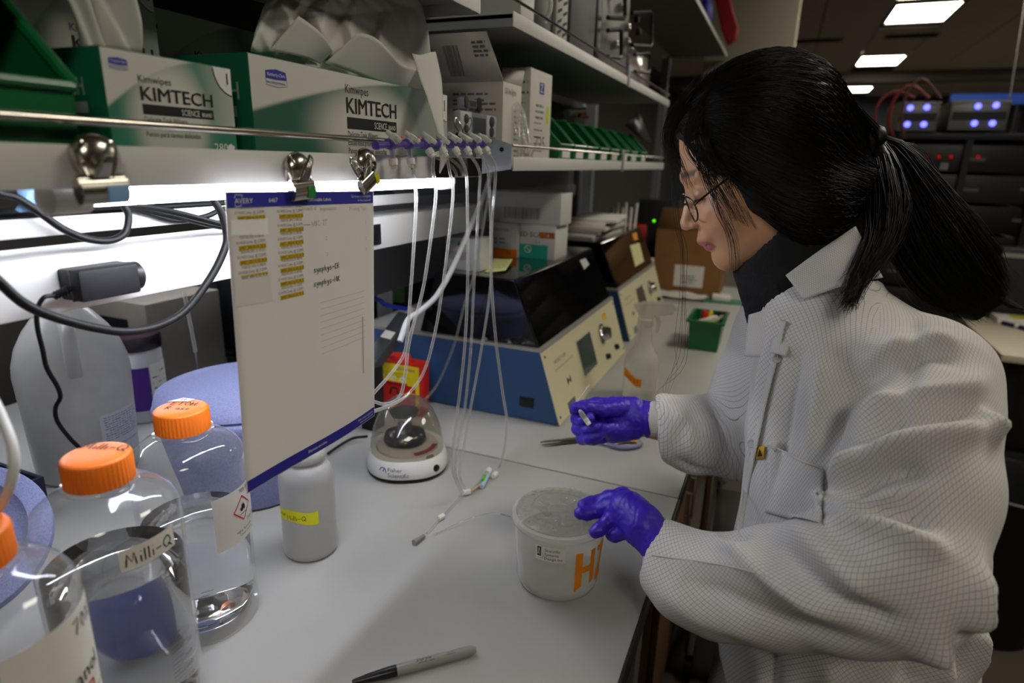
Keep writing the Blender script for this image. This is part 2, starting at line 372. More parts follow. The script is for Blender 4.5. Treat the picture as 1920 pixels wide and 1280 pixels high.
# column by the shelf end and a bulkhead across the far ceiling
s = structure('trim_1'); MB().bb(-.62, -.055, 4.75, 5.3, FLOORZ, CEILZ + .05, .01).build('column_face', mat('column_paint', '#bdb5a2', .75, var=.04), s)
s = structure('trim_2'); MB().bb(-2.2, 5.2, 12.3, 12.6, CEILZ - .16, CEILZ + .03).build('ceiling_bulkhead', mat('bulkhead', '#5c5750', .8), s)
for n, (x, y) in enumerate(((.15, 9.3), (1.15, 9.25), (-.05, 6.1))):
    t = thing('ceiling_vent', ('dark ceiling vent between the first two lit panels', 'dark ceiling vent to the side of the second lit panel', 'dark ceiling vent near the pale column')[n], 'vent', (x, y, CEILZ - .01), 0)
    v = MB(); v.bb(x - .28, x + .28, y - .12, y + .12, CEILZ - .006, CEILZ + .001)
    v.build('vent_frame', mat('vent_metal', '#5a564e', .6), t)
    for k in range(5): MB().box((x, y - .08 + k * .04, CEILZ - .01), (.5, .02, .006)).build('slat', DARK, t)

# ================================================================== bench
top_m = mat('bench_laminate', '#a9a9a6', .42, var=.05, vscale=14, bump=.03, bscale=500)
edge_m = mat('bench_edge_black', '#23221f', .5)
XE, XB = -.094, -1.55
def worktop(name, y0, y1, lab):
    t = thing(name, lab, 'worktop', (-.8, (y0 + y1) / 2, -.03))
    MB().bb(XB, XE - .004, y0, y1, -.030, 0, .002).build('top_board', top_m, t)
    MB().bb(XE - .004, XE, y0, y1, -.032, -.0005, .001).build('edge_band', edge_m, t)
    MB().bb(XB, XE - .004, y1 + .0005, y1 + .0035, -.03, -.002).build('seam_strip', edge_m, t)
worktop('bench_worktop', -.75, 1.0105, 'grey laminate worktop with black edge holding the clear container and the bottles')
worktop('bench_worktop', 1.0145, 3.15, 'grey laminate worktop beyond the dark seam, carrying the two dark-lidded instruments')
frame_m = mat('bench_frame_steel', '#6d6a66', .35, metal=.6, var=.06)
t = thing('bench_support', 'grey steel bench apron and legs under the worktops', 'frame', (-.8, 1.2, FLOORZ))
MB().bb(-.135, -.108, -.7, 3.1, -.115, -.032, .004).build('apron', frame_m, t)
for y in (.05, 1.02, 3.02):
    for x in (-.17, -1.45): MB().bb(x - .03, x + .03, y - .03, y + .03, FLOORZ, -.033, .004).build('leg', frame_m, t)
MB().bb(-1.49, -.14, -.7, -.66, -.115, -.032).build('cross_rail', frame_m, t)
wood_m = mat('brown_cabinet_laminate', '#6e4c33', .5, var=.15, vscale=9)
t = thing('base_cabinet', 'grey base cabinet with drawers under the near worktop', 'cabinet', (-.45, .45, FLOORZ))
MB().bb(-.8, -.115, .18, .70, FLOORZ + .06, -.117, .004).build('body', frame_m, t)
for k in range(3):
    d = MB().bb(-.114, -.098, .19, .69, -.33 - k * .22, -.125 - k * .22, .003).build('drawer', mat('cabinet_front_grey', '#7c7a76', .3, metal=.35), t)
    MB().tube([(-.097, .38, -.17 - k * .22), (-.082, .38, -.17 - k * .22), (-.082, .50, -.17 - k * .22), (-.097, .50, -.17 - k * .22)], .004).build('handle', STEEL, d)
t = thing('base_cabinet', 'brown wooden base cabinet under the bench seam, beyond the grey drawers', 'cabinet', (-.45, 1.5, FLOORZ))
MB().bb(-.8, -.15, 1.25, 1.85, FLOORZ + .06, -.117, .004).build('body', wood_m, t)
for k in range(2):
    d = MB().bb(-.149, -.132, 1.255 + k * .3, 1.545 + k * .3, FLOORZ + .08, -.13, .003).build('door', wood_m, t)
    MB().tube([(-.131, 1.50 + k * .09, -.25), (-.115, 1.50 + k * .09, -.25), (-.115, 1.50 + k * .09, -.37), (-.131, 1.50 + k * .09, -.37)], .004).build('handle', STEEL, d)
t = thing('rolling_cart', 'steel cart upright with round bolts standing in the aisle past the worktop', 'cart', (.02, 1.72, FLOORZ))
for x, y in ((-.075, 1.62), (-.075, 2.0), (.13, 1.62), (.13, 2.0)):
    lg = MB().cyl((x, y, FLOORZ + .09), (x, y, -.20), .016).build('leg', STEEL, t)
    MB().cyl((x - .012, y, FLOORZ + .035), (x + .012, y, FLOORZ + .035), .035, n=20).build('caster', BLACK_RUB, lg)
    MB().lathe([(.026, 0), (.028, .006), (.02, .016)], 16, (x, y, -.46)).build('bolt', CHROME, lg)
for z in (-.21, -.5, -.75): MB().bb(-.09, .145, 1.6, 2.02, z, z + .015, .004).build('shelf', wood_m if z > -.3 else frame_m, t)

# ================================================================== shelving over the bench
XS = -.46
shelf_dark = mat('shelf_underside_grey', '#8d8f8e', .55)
# --- near shelf
Y1 = .953
t = thing('shelf_unit', 'white steel shelf over the bench holding the green tissue boxes, with a turned-down front lip', 'shelf', (-.64, .4, .545))
MB().bb(-.80, XS - .002, -.35, Y1, .546, .552).build('shelf_board', WHITE_METAL, t)
MB().bb(XS - .002, XS, -.35, Y1, .533, .563, .0009).build('front_lip', WHITE_METAL, t)
MB().bb(-.474, XS - .002, -.35, Y1, .533, .5345).build('lip_return', WHITE_METAL, t)
MB().bb(-.815, -.805, -.35, Y1, .55, .80).build('back_panel', mat('shelf_back_dark', '#3a3c3d', .7), t)  # dark sheet added for the shade behind the boxes
rail = MB().tube([(XS - .004, -.3, .5795), (XS - .004, .948, .5795)], .0034, 10).build('guard_rail', STEEL, t)
for y in (-.25, .935): MB().cyl((XS - .004, y, .5625), (XS - .004, y, .579), .003, n=8).build('rail_post', STEEL, rail)
# --- tube lamp
t = thing('under_shelf_lamp', 'glowing white tube lamp under the front lip of the shelf', 'light', (-.488, .59, .532))
MB().cyl((-.488, .322, .5275), (-.488, .862, .5275), .0095, n=20).build('tube', emit_mat('tube_lamp_glow', '#eef2ff', LED_POWER), t)
MB().lathe([(.006, -.02), (.0125, -.016), (.0125, .012), (.0105, .014)], 24, (-.488, .306, .5255), (0, 1, 0)).build('end_cap', WHITE_PL, t)
MB().lathe([(.0105, 0), (.0125, .002), (.0125, .03), (.006, .034)], 24, (-.488, .862, .5265), (0, 1, 0)).build('end_cap', clear_mat('frosted_cap', '#f4f4f8', .2, .5, .3), t)
MB().bb(-.505, -.4825, .32, .88, .5386, .5455).build('lamp_body', WHITE_METAL, t)
t = thing('shelf_unit', 'white shelf on the far side of the bench spine, hidden behind the stacked goods', 'shelf', (-1.2, .6, .545))
MB().bb(-1.30, -.90, -.35, 2.6, .546, .552).build('shelf_board', WHITE_METAL, t); MB().bb(-1.302, -1.30, -.35, 2.6, .533, .563).build('front_lip', WHITE_METAL, t)
t = thing('under_shelf_lamp', 'added unseen tube lamp under the shelf on the far side of the bench spine', 'light', (-1.26, .8, .532))  # unseen lamp added to brighten the jug and bottles from behind
MB().cyl((-1.26, .30, .5265), (-1.26, 1.40, .5265), .0095, n=16).build('tube', emit_mat('tube_lamp_glow', '#eef2ff', LED_POWER), t); MB().bb(-1.275, -1.245, .28, 1.42, .5375, .5455).build('lamp_body', WHITE_METAL, t)
for yv in (.288, 1.40): MB().cyl((-1.26, yv, .5265), (-1.26, yv + .012, .5265), .0125, n=16).build('end_cap', WHITE_PL, t)
# --- cable tray and raceway (long white beams behind the lip)
t = thing('cable_tray', 'thin white steel cable tray strip just below the lamp', 'tray', (-.66, .5, .49))
MB().bb(-.622, -.62, -.3, 1.02, .482, .499, .0008).build('front_strip', WHITE_METAL, t); MB().bb(-.70, -.622, -.3, 1.02, .482, .484).build('tray_floor', WHITE_METAL, t)
t = thing('power_raceway', 'deep white raceway beam carrying the black power adapter', 'raceway', (-.65, .5, .43))
MB().bb(-.69, -.62, -.3, 1.30, .409, .464, .003).build('beam', WHITE_METAL, t)
oy = at_x(704, 430, -.62)[1]
o1 = MB().bb(-.6205, -.617, oy - .012, oy + .012, .418, .452, .001).build('outlet', BLACK, t)
# --- uprights of the shelving
t = thing('shelf_upright', 'grey steel shelving post behind the white raceway', 'post', (-.84, 1.0, 0))
MB().bb(-.87, -.82, .985, 1.035, 0.0005, 1.5, .003).build('post', GREY_METAL, t); MB().bb(-.9, -.79, .96, 1.06, 0.0005, .006).build('foot_plate', GREY_METAL, t)
t = thing('shelf_upright', 'grey steel shelving post far along the bench behind the papers', 'post', (-.84, 2.7, 0))
MB().bb(-.87, -.82, 2.675, 2.725, 0.0005, 1.5, .003).build('post', GREY_METAL, t); MB().bb(-.9, -.79, 2.65, 2.75, 0.0005, .006).build('foot_plate', GREY_METAL, t)
t = thing('spine_panel', 'grey spine panel between the posts behind the stacked boxes', 'panel', (-.85, 1.9, .35))
MB().bb(-.86, -.84, 1.04, 2.67, .25, .54, .002).build('panel', mat('spine_grey', '#74767a', .6), t)
MB().bb(-.838, -.83, 1.04, 2.67, .42, .47, .002).build('raceway_strip', GREY_METAL, t)
# --- far lower shelf with end bracket
t = thing('shelf_unit', 'white steel shelf further along the bench holding white boxes and small green bins', 'shelf', (-.64, 1.9, .55))
MB().bb(-.80, XS - .002, 1.088, 2.66, .548, .553).build('shelf_board', WHITE_METAL, t)
for a, b in ((1.088, 1.93), (1.945, 2.66)): MB().bb(XS - .002, XS, a, b, .542, .567, .0009).build('front_lip', WHITE_METAL, t)
MB().bb(-.81, -.803, 1.088, 2.66, .553, .77).build('back_panel', mat('shelf_back_dark', '#3a3c3d', .7), t)
MB().prism([(-.80, .50), (-.80, .655), (XS - .012, .592), (XS, .588), (XS, .545), (-.52, .535)], lambda u, v, w: (u, 1.075 + w, v), .004).build('end_bracket', mat('bracket_blue_grey', '#a2a8b0', .4), t)
MB().cyl((XS - .018, 1.0747, .579), (XS - .018, 1.0732, .579), .004, n=16).build('bracket_hole', DARK, t)
MB().bb(XS - .004, XS + .003, 1.925, 1.948, .536, .600, .002).build('joint_post', GREY_METAL, t)
MB().tube([(XS - .004, 1.09, .5865), (XS - .004, 2.66, .5865)], .0026, 8).build('guard_rail', STEEL, t)
# --- upper shelves
t = thing('shelf_unit', 'white steel upper shelf whose corner shows above the drooping tissue', 'shelf', (-.64, .4, .78))
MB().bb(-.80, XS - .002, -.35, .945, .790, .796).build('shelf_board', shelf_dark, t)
MB().bb(XS - .002, XS, -.35, .945, .773, .800, .0009).build('front_lip', WHITE_METAL, t)
MB().bb(-.80, XS - .002, .943, .945, .773, .79).build('end_lip', WHITE_METAL, t)
t = thing('shelf_unit', 'long white upper shelf carrying binders and the grey racked amplifiers', 'shelf', (-.64, 1.9, .79))
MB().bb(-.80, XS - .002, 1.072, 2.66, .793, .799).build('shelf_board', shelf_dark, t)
for a, b in ((1.072, 1.93), (1.945, 2.66)): MB().bb(XS - .002, XS, a, b, .780, .804, .0009).build('front_lip', WHITE_METAL, t)
MB().bb(-.80, XS - .002, 1.072, 1.075, .780, .80).build('end_lip', mat('bracket_blue_grey', '#a2a8b0', .4), t)
MB().bb(-.80, -.78, 1.072, 2.66, .60, .793).build('back_panel', mat('shelf_back_dark', '#3a3c3d', .7), t) if 0 else None
MB().tube([(XS - .004, 1.08, .824), (XS - .004, 2.66, .824)], .0028, 8).build('guard_rail', STEEL, t)
MB().bb(XS - .004, XS + .003, 1.925, 1.948, .776, .836, .002).build('joint_post', GREY_METAL, t)
t = thing('shelf_unit', 'topmost white shelf high above the far end of the bench', 'shelf', (-.64, 3.3, 1.24))
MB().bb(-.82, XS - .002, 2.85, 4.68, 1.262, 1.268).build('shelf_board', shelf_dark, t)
MB().bb(XS - .002, XS, 2.85, 4.68, 1.252, 1.275, .0009).build('front_lip', WHITE_METAL, t)
MB().bb(-.82, XS - .002, 2.85, 2.853, 1.248, 1.272).build('end_lip', WHITE_METAL, t)
for y, zb in ((2.87, .0005), (4.6, FLOORZ)): MB().bb(-.87, -.82, y, y + .04, zb, 1.262).build('support_post', GREY_METAL, t)
t = thing('red_bag', 'dark red hanging bag end on the topmost shelf', 'bag', (-.43, 4.3, 1.27))
pol = [at_y(*q, 4.25) for q in ((1334, -30), (1366, -30), (1372, 10), (1384, 50), (1379, 74), (1363, 84), (1352, 56))]
o_ = MB().add([tuple(p) for p in pol] + [(p[0], p[1] + .07, p[2]) for p in pol], [tuple(range(6, -1, -1)), tuple(range(7, 14))] + [(i, (i + 1) % 7, 7 + (i + 1) % 7, 7 + i) for i in range(7)]).build('body', mat('red_fabric', '#a8141c', .6, var=.2), t); bv = o_.modifiers.new('soft', 'BEVEL'); bv.width = .012; bv.segments = 3
t = thing('blue_bag', 'blue crumpled bag beside the red one on the topmost shelf', 'bag', (-.46, 3.6, 1.27))
m_ = MB(); m_.lathe([(.03, 0), (.036, .02), (.035, .06), (.028, .10), (.012, .13)], 14, (-.505, 3.75, 1.2755), amp=.12, lobes=5); m_.build('body', mat('blue_fabric', '#2c33b4', .5, var=.25), t)
# ================================================================== bottles
def graduations(f, mb, u, z0, z1, n, nums, h=.0045):
    for i in range(n + 1):
        z = z0 + (z1 - z0) * i / n; L = .013 if i % 2 == 0 else .0085
        f.rect(mb, u, u + L, z - .0003, z + .0003, n=3)
    for i, s_ in enumerate(nums):
        z = z0 + (z1 - z0) * (i + .5) / len(nums); f.text(mb, s_, u + .015, z - .002, h=h)
WATER = mat('water', '#f4f7fa', .0, var=0, trans=1., ior=1.333)
RED_SEAL = mat('red_seal_ring', '#d8452e', .4)
def ribbed_cap(c, r, h, n=132, ribs=44):
    m = MB()
    def rr(rad, z, amp): return [(c[0] + (rad + (amp if (j // 2) % 2 == 0 and False else amp * (.5 + .5 * math.cos(2 * PI * ribs * j / n)))) * math.cos(2 * PI * j / n), c[1] + (rad + amp * (.5 + .5 * math.cos(2 * PI * ribs * j / n))) * math.sin(2 * PI * j / n), c[2] + z) for j in range(n)]
    A = .0011
    m.rings([rr(r - .001, 0, 0), rr(r, .001, A), rr(r, h - .003, A * .8), rr(r - .0006, h - .0012, A * .2), rr(r - .003, h, 0), rr(r * .5, h + .0002, 0)])
    return m
def storage_bottle(lab, c, R, H, cr, water):
    """clear round bottle: shoulder, neck, ribbed orange cap, moulded foot"""
    t = thing('storage_bottle', lab, 'bottle', (c[0], c[1], 0), 0, 'clear bottles with orange caps')
    zs = H - .067
    pr = [(.002, .004), (R * .45, .004), (R * .62, .012), (R * .86, .0105), (R * .93, .0005), (R * .985, .0015), (R, .008), (R, .022), (R * .985, .034), (R * .99, .06), (R, zs - .02), (R * 1.01, zs), (R * .985, zs + .011), (R * .90, zs + .020), (R * .72, zs + .029), (cr * 1.13, zs + .0345), (cr * 1.02, zs + .037), (cr * .93, zs + .0415), (cr * .93, H - .012)]
    MB().lathe(pr, 56, (c[0], c[1], 0), cap0=True, cap1=False).build('body', CLEAR, t, smooth=60)
    MB().lathe([(cr * 1.0, zs + .0365), (cr * 1.13, zs + .0375), (cr * 1.13, zs + .0405), (cr * .95, zs + .0412)], 40, (c[0], c[1], 0), cap0=False, cap1=False).build('neck_ring', CLEAR, t)
    MB().lathe([(cr * .93, zs + .0414), (cr * .99, zs + .0418), (cr * .99, zs + .0440), (cr * .93, zs + .0444)], 40, (c[0], c[1], 0), cap0=False, cap1=False).build('seal_ring', RED_SEAL, t)
    cap = ribbed_cap((c[0], c[1], H - .027), cr, .027).build('cap', ORANGE, t)
    k = R - .0035
    MB().lathe([(.002, .0065), (R * .44, .0065), (R * .62, .0145), (R * .84, .0135), (k, .03), (k, water - .001), (k - .001, water), (.002, water)], 56, (c[0], c[1], 0)).build('water', WATER, t, smooth=50)
    return t, cap, zs
LBL = mat('bottle_label_paper', '#dcd8cf', .6, var=.03)
def bearing(c, px_off, R, d): # bearing on a round body seen px_off right of its axis
    return math.atan2(-c[1], -c[0]) + math.asin(max(-.98, min(.98, px_off)))
# --- middle bottle, marked Milli-Q
cM = (-.533, .321); HM = .300; RM = .0612
t, cap, zs = storage_bottle('clear water bottle with orange cap hand-lettered on masking tape, between the other two bottles', cM, RM, HM, .0272, .190)
f = cyl_face((cM[0], cM[1], 0), RM + .0008, bearing(cM, .18, RM, 1)); m = MB()
f2 = cyl_face((cM[0], cM[1], 0), lambda z: RM * 1.012 + .0008, bearing(cM, .12, RM, 1))
f.rect(m, -.008, .042, .2125, .2335, n=12); m.build('tape_label', LBL, t)
m = MB(); hand(f, m, 'Milli-Q', -.004, .2165, .0115, .0012, lift=.0009); m.build('handwriting', INK, t)
m = MB(); graduations(f, m, .020, .035, .125, 20, ['500', '600', '700', '800', '900', '1000', '1100']); graduations(f, m, .020, .165, .198, 6, ['1800', '2000 mL'])
m.build('graduation_marks', INK_GREY, t)
m = MB(); F2 = Face(lambda u, v, l: np.array([cM[0] + u * .9 + v * .45, cM[1] - u * .45 + v * .9, HM + .0004 + l]), .0003)
F2 = plane_face((cM[0] - .021, cM[1] + .002, HM + .0003), (.94, .34, 0), (-.34, .94, 0))
hand(F2, m, 'Milli-Q', -.001, -.002, .0115, .0015); m.build('handwriting', INK, cap)
# --- right bottle with white label and flame diamond
cR = (-.600, .462); HR = .280; RR = .0615
t, cap, zs = storage_bottle('clear bottle with orange cap and white hazard label, partly behind the hanging sheet', cR, RR, HR, .0282, .14)
f = cyl_face((cR[0], cR[1], 0), RR + .0008, bearing(cR, .28, RR, 1)); m = MB()
f.rect(m, .0, .075, .118, .186, n=16); m.build('label', LBL, t)
red_ink = mat('red_print', '#c4202a', .5, var=.05)
m = MB(); cxu, czv, s_ = .040, .158, .0155
for k in range(4):
    a = [(0, 1), (1, 0), (0, -1), (-1, 0)][k]; b = [(0, 1), (1, 0), (0, -1), (-1, 0)][(k + 1) % 4]
    f.stroke(m, [(cxu + a[0] * s_, czv + a[1] * s_), (cxu + b[0] * s_, czv + b[1] * s_)], .0016, .0008)
m.build('hazard_diamond', red_ink, t)
FLAME = [(-.30, -.42), (-.48, -.1), (-.36, .08), (-.30, -.06), (-.22, .3), (-.05, .55), (-.04, .25), (.08, .38), (.12, .62), (.26, .2), (.32, .3), (.44, -.05), (.38, -.3), (.26, -.44), (.1, -.2), (-.05, -.42)]
m = MB(); f.poly(m, [(cxu + a * .0105, czv + .001 + b * .0105) for a, b in FLAME], .0009); f.rect(m, cxu - .006, cxu + .006, czv - .0075, czv - .0066, .0009)
f.text(m, '70% Ethanol', .036, .1785, h=.0044, lift=.0009); f.text(m, 'DANGER', .047, .1375, h=.0036, lift=.0009); f.text(m, 'Highly flammable', .026, .1295, h=.0030, lift=.0009); f.text(m, 'Causes serious', .031, .1245, h=.0028, lift=.0009)
m.build('lettering', INK, t)
m = MB(); graduations(f, m, -.022, .03, .075, 10, ['500', '700']); m.build('graduation_marks', INK_GREY, t)
F2 = plane_face((cR[0] - .022, cR[1] - .004, HR + .0003), (.93, .36, 0), (-.36, .93, 0)); m = MB()
hand(F2, m, 'ETOH', .006, .001, .011, .0013); hand(F2, m, 'RNase', .007, -.012, .0085, .0011); m.build('handwriting', INK, cap)
m = MB(); F2.poly(m, [(-.002, .010), (.022, .0125), (.026, .0205), (.010, .0235)], .0005); m.build('tape_label', PAPER, cap)
m = MB(); hand(F2, m, '10', .011, .0145, .005, .0007, lift=.0008); m.build('handwriting', INK, cap)
# --- left bottle, cut off by the frame, paper label
cL = (-.487, .196); HL = .308; RL = .060
t, cap, zs = storage_bottle('clear bottle with orange cap and paper ethanol label, cut off by the frame corner', cL, RL, HL, .0272, .15)
f = cyl_face((cL[0], cL[1], 0), RL + .0008, bearing(cL, .02, RL, 1)); m = MB()
f.rect(m, .0, .082, .095, .238, n=18); m.build('label', LBL, t)
m = MB(); f.rect(m, .0825, .1, .085, .228, n=5); m.build('label_edge', mat('green_hatched_label', '#5f8a63', .6, var=.2), t)
m = MB(); hand(f, m, '70%', .050, .218, .013, .0013, lift=.0009); f.text(m, 'Ethanol', .020, .178, h=.0125, lift=.0009)
f.text(m, '!', .043, .148, h=.014, lift=.0009); lines(f, m, .060, 0.080, .157, .005, 5, .0016); m.build('lettering', INK, t)
m = MB(); cxu, czv, s_ = .045, .155, .0165
for a, b in (((-1, 1), (1, 1)), ((1, 1), (1, -1)), ((1, -1), (-1, -1)), ((-1, -1), (-1, 1))): f.stroke(m, [(cxu + a[0] * s_, czv + a[1] * s_), (cxu + b[0] * s_, czv + b[1] * s_)], .0018, .0009)
m.build('hazard_square', red_ink, t)

# ================================================================== carboy, jar, foam pans, film
JUG = clear_mat('jug_polyethylene', '#e8eaea', .3, .80, .2, haze_col='#dddcd8')
c = (-1.10, .65)
t = thing('jug', 'big translucent white jug with side handle and printed label under the raceway', 'jug', (c[0], c[1], 0))
pr = [(.002, .001), (.070, .001), (.078, .006), (.080, .015), (.085, .165), (.086, .19), (.084, .21), (.076, .238), (.062, .265), (.045, .288), (.030, .305), (.021, .315), (.019, .33)]
m = MB(); m.lathe(pr, 48, (c[0], c[1], 0), cap1=False)
m.build('body', JUG, t, smooth=70)
MB().tube(smooth_path([(c[0] + .052, c[1] - .03, .285), (c[0] + .076, c[1] - .043, .274), (c[0] + .082, c[1] - .047, .235), (c[0] + .080, c[1] - .045, .205)], 6), .011, 10).build('handle', JUG, t)
MB().lathe([(.021, .328), (.0225, .330), (.0225, .348), (.020, .350)], 28, (c[0], c[1], 0)).build('cap', WHITE_PL, t)
f = cyl_face((c[0], c[1], 0), lambda z: .080 + (z - .015) * .0333 + .0006, bearing(c, .28, .085, 1)); m = MB(); f.rect(m, .0, .085, .028, .125, n=14); m.build('label', mat('jug_label', '#eeeeee', .6), t)
m = MB(); lines(f, m, .006, .08, .118, .0042, 11, .0013, 3, .85); lines(f, m, .006, .06, .052, .005, 3, .002, 9); m.build('print', INK_GREY, t)
m = MB(); f.text(m, 'KEEP OUT OF REACH OF CHILDREN', .006, .062, w=.066); m.build('lettering', INK, t)
c = (-1.22, .855)
t = thing('jar', 'white round jar with dark purple lid and purple label patch beside the big jug', 'jar', (c[0], c[1], 0))
MB().lathe([(.002, .0008), (.042, .0008), (.0445, .004), (.0455, .15), (.043, .158), (.04, .162)], 40, (c[0], c[1], 0)).build('body', mat('jar_white', '#c7cacc', .4), t)
MB().lathe([(.0465, .160), (.0475, .162), (.0475, .185), (.045, .19), (.002, .1905)], 44, (c[0], c[1], 0), amp=.01, lobes=22).build('lid', mat('jar_lid_purple', '#26101f', .3, coat=.4), t)
f = cyl_face((c[0], c[1], 0), .0462, bearing(c, -.02, .046, 1)); m = MB(); f.rect(m, -.045, .016, .03, .125, n=14); m.build('label', mat('purple_label', '#43187a', .5), t)
m = MB(); f.rect(m, .018, .07, .03, .13, n=10, lift=.0003); m.build('label_white', PAPER, t); m = MB(); lines(f, m, .022, .068, .11, .012, 6, .004, 8); m.build('print', INK_GREY, t)
FOAM = mat('blue_grey_foam', '#8f97c6', .85, var=.35, vscale=420, detail=2, bump=.4, bscale=500)
c = (-.800, .742)
t = thing('foam_ice_pan', 'round blue-grey foam ice pan standing behind the hanging sheet', 'ice pan', (c[0], c[1], 0))
MB().lathe([(.002, .001), (.105, .001), (.112, .006), (.128, .08), (.141, .150), (.143, .160), (.140, .165), (.124, .165), (.120, .160), (.112, .05), (.1, .025), (.002, .022)], 56, (c[0], c[1], 0)).build('pan', FOAM, t, smooth=60)
MB().lathe([(.002, .1665), (.136, .1665), (.140, .170), (.136, .182), (.09, .192), (.002, .194)], 56, (c[0], c[1], 0)).build('lid', FOAM, t, smooth=60)
BLUE_CLOTH = mat('deep_blue_foam', '#2f3a9c', .7, var=.12, bump=.2)
c = (-.850, .335)
t = thing('foam_disc', 'round blue-grey foam lid leaning at the far edge of the frame behind the bottles', 'lid', (c[0], c[1], .1))
ax = Vector((.45, -.36, .80)).normalized()
MB().lathe([(.002, -.010), (.098, -.010), (.104, -.006), (.104, .006), (.098, .010), (.080, .011), (.074, .004), (.002, .004)], 56, (c[0] - .005, c[1] - .005, .105), ax).build('disc', FOAM, t, smooth=50)
t = thing('stand_in_bowl', 'deep blue stand-in bowl shaped to show through the water of the clear bottles', 'bowl', (-.648, .378, 0))
MB().lathe([(.002, .001), (.012, .001), (.014, .004), (.020, .020), (.029, .040), (.033, .060), (.034, .100), (.0335, .102), (.032, .100), (.031, .062), (.018, .022), (.002, .012)], 44, (-.648, .378, 0)).build('bowl', mat('blue_basin_plastic', '#2b36a8', .4), t, smooth=60)  # bowl is a stand-in, shaped for the blue refracted in the water
def crumple(mb, org, ux, uy, nrm, nu, nv, amp, seed, fall=1.):
    r = np.random.default_rng(seed); A = r.normal(size=(6, 2)) * 5; ph = r.uniform(0, 6.28, 6)
    org, ux, uy, nrm = [np.array(q, float) for q in (org, ux, uy, nrm)]
    def fn(u, v):
        h = sum(abs(math.sin(A[k, 0] * u * 1.3 + A[k, 1] * v * 1.3 + ph[k])) for k in range(6)) / 6 - .6
        return org + ux * u + uy * v + nrm * (h * amp)
    mb.grid(fn, nu, nv)
t = thing('plastic_bag', 'crumpled clear plastic bag on a dark tray at the frame edge beside the big jug', 'bag', (-1.1, .48, 0))
m = MB(); crumple(m, (-1.27, .385, .095), (.22, .06, 0), (-.05, .07, .02), (0, 0, 1), 24, 24, .09, 4); m.build('film', FILM, t, smooth=20)
t = thing('tray', 'dark blue plastic tray under the crumpled clear bag', 'tray', (-1.17, .50, 0))
m = MB(); m.bb(-1.34, -1.02, .36, .53, .001, .006, .002); m.bb(-1.34, -1.334, .36, .53, .006, .06); m.bb(-1.026, -1.02, .36, .53, .006, .06); m.bb(-1.334, -1.026, .36, .366, .006, .06); m.bb(-1.334, -1.026, .524, .53, .006, .06)
m.build('tray', mat('dark_blue_tray', '#252a45', .5), t)

# ================================================================== wash bottle
c = (-.574, .625); R = .0383
HDPE = clear_mat('hdpe_white', '#f0f0ee', .3, .88, .12, haze_col='#d6d6d4')
t = thing('wash_bottle', 'white plastic bottle with yellow tape label standing under the hanging sheet', 'bottle', (c[0], c[1], 0))
MB().lathe([(.002, .001), (.034, .001), (.0378, .005), (R, .012), (R, .120), (.037, .130), (.033, .138), (.0275, .1425), (.025, .145), (.025, .152)], 40, (c[0], c[1], 0)).build('body', HDPE, t, smooth=70)
MB().lathe([(.0275, .1485), (.0285, .150), (.0285, .168), (.026, .171), (.002, .1715)], 48, (c[0], c[1], 0), amp=.012, lobes=24).build('cap', WHITE_PL, t)
f = cyl_face((c[0], c[1], 0), R + .0006, bearing(c, -.99, R, 1)); m = MB()
f.poly(m, [(.006, .083), (.020, .0815), (.034, .0815), (.048, .083), (.060, .086), (.064, .0885), (.062, .078), (.056, .068), (.040, .0655), (.022, .0655), (.010, .068)]); 
mm = MB(); mm.grid(lambda a, b: f.fn(.004 + .062 * a, .066 + .0035 * math.sin(a * 5) + (.0165 + .004 * a * a) * b, .0004), 16, 2); mm.build('tape_label', YELLOW_TAPE, t)
m = MB(); hand(f, m, 'MAP', .008, .0745, .005, .0006, lift=.0008); hand(f, m, 'Milli-Q', .022, .071, .0075, .0008, lift=.0008); m.build('handwriting', INK, t)

# ================================================================== mini centrifuge
c = (-.590, .915); rz = math.atan2(-c[1], -c[0])
t = thing('mini_centrifuge', 'small white centrifuge with smoky clear dome lid behind the hanging sheet', 'centrifuge', (c[0], c[1], 0))
ca, sa = math.cos(rz + PI / 2), math.sin(rz + PI / 2)      # local x: to the viewer's right, local y: away
def loc(x, y, z): return (c[0] + x * ca - y * sa, c[1] + x * sa + y * ca, z)
def oval(rx, ry, z, oy=0., n=48, p=2.4):
    out = []
    for j in range(n):
        a = 2 * PI * j / n; k = (abs(math.cos(a)) ** p + abs(math.sin(a)) ** p) ** (-1 / p); out.append(loc(rx * k * math.cos(a), oy + ry * k * math.sin(a), z))
    return out
MB().rings([oval(.066, .070, .0008), oval(.074, .078, .003), oval(.0745, .0785, .0075)]).build('foot_rim', BLACK_RUB, t)
MB().rings([oval(.0745, .0785, .008), oval(.076, .080, .012), oval(.0745, .079, .022), oval(.071, .075, .034), oval(.067, .071, .0395), oval(.05, .05, .040)]).build('base', mat('centrifuge_white', '#d2d2ce', .35), t)
SMOKE = clear_mat('smoky_lid', '#d6d0c6', .04, .03, .18)
MB().rings([oval(.068, .072, .0405), oval(.067, .071, .055), oval(.062, .066, .078, .004), oval(.052, .055, .100, .010), oval(.040, .042, .116, .016), oval(.024, .025, .126, .020), oval(.006, .006, .129, .022)], cap0=False).build('dome_lid', SMOKE, t, smooth=70)
MB().rings([oval(.058, .060, .0405, .0, 40, 2), oval(.056, .058, .044, .0, 40, 2), oval(.040, .042, .045, 0, 40, 2)]).build('rotor_bowl', mat('bowl_grey', '#b8b6ae', .4), t)
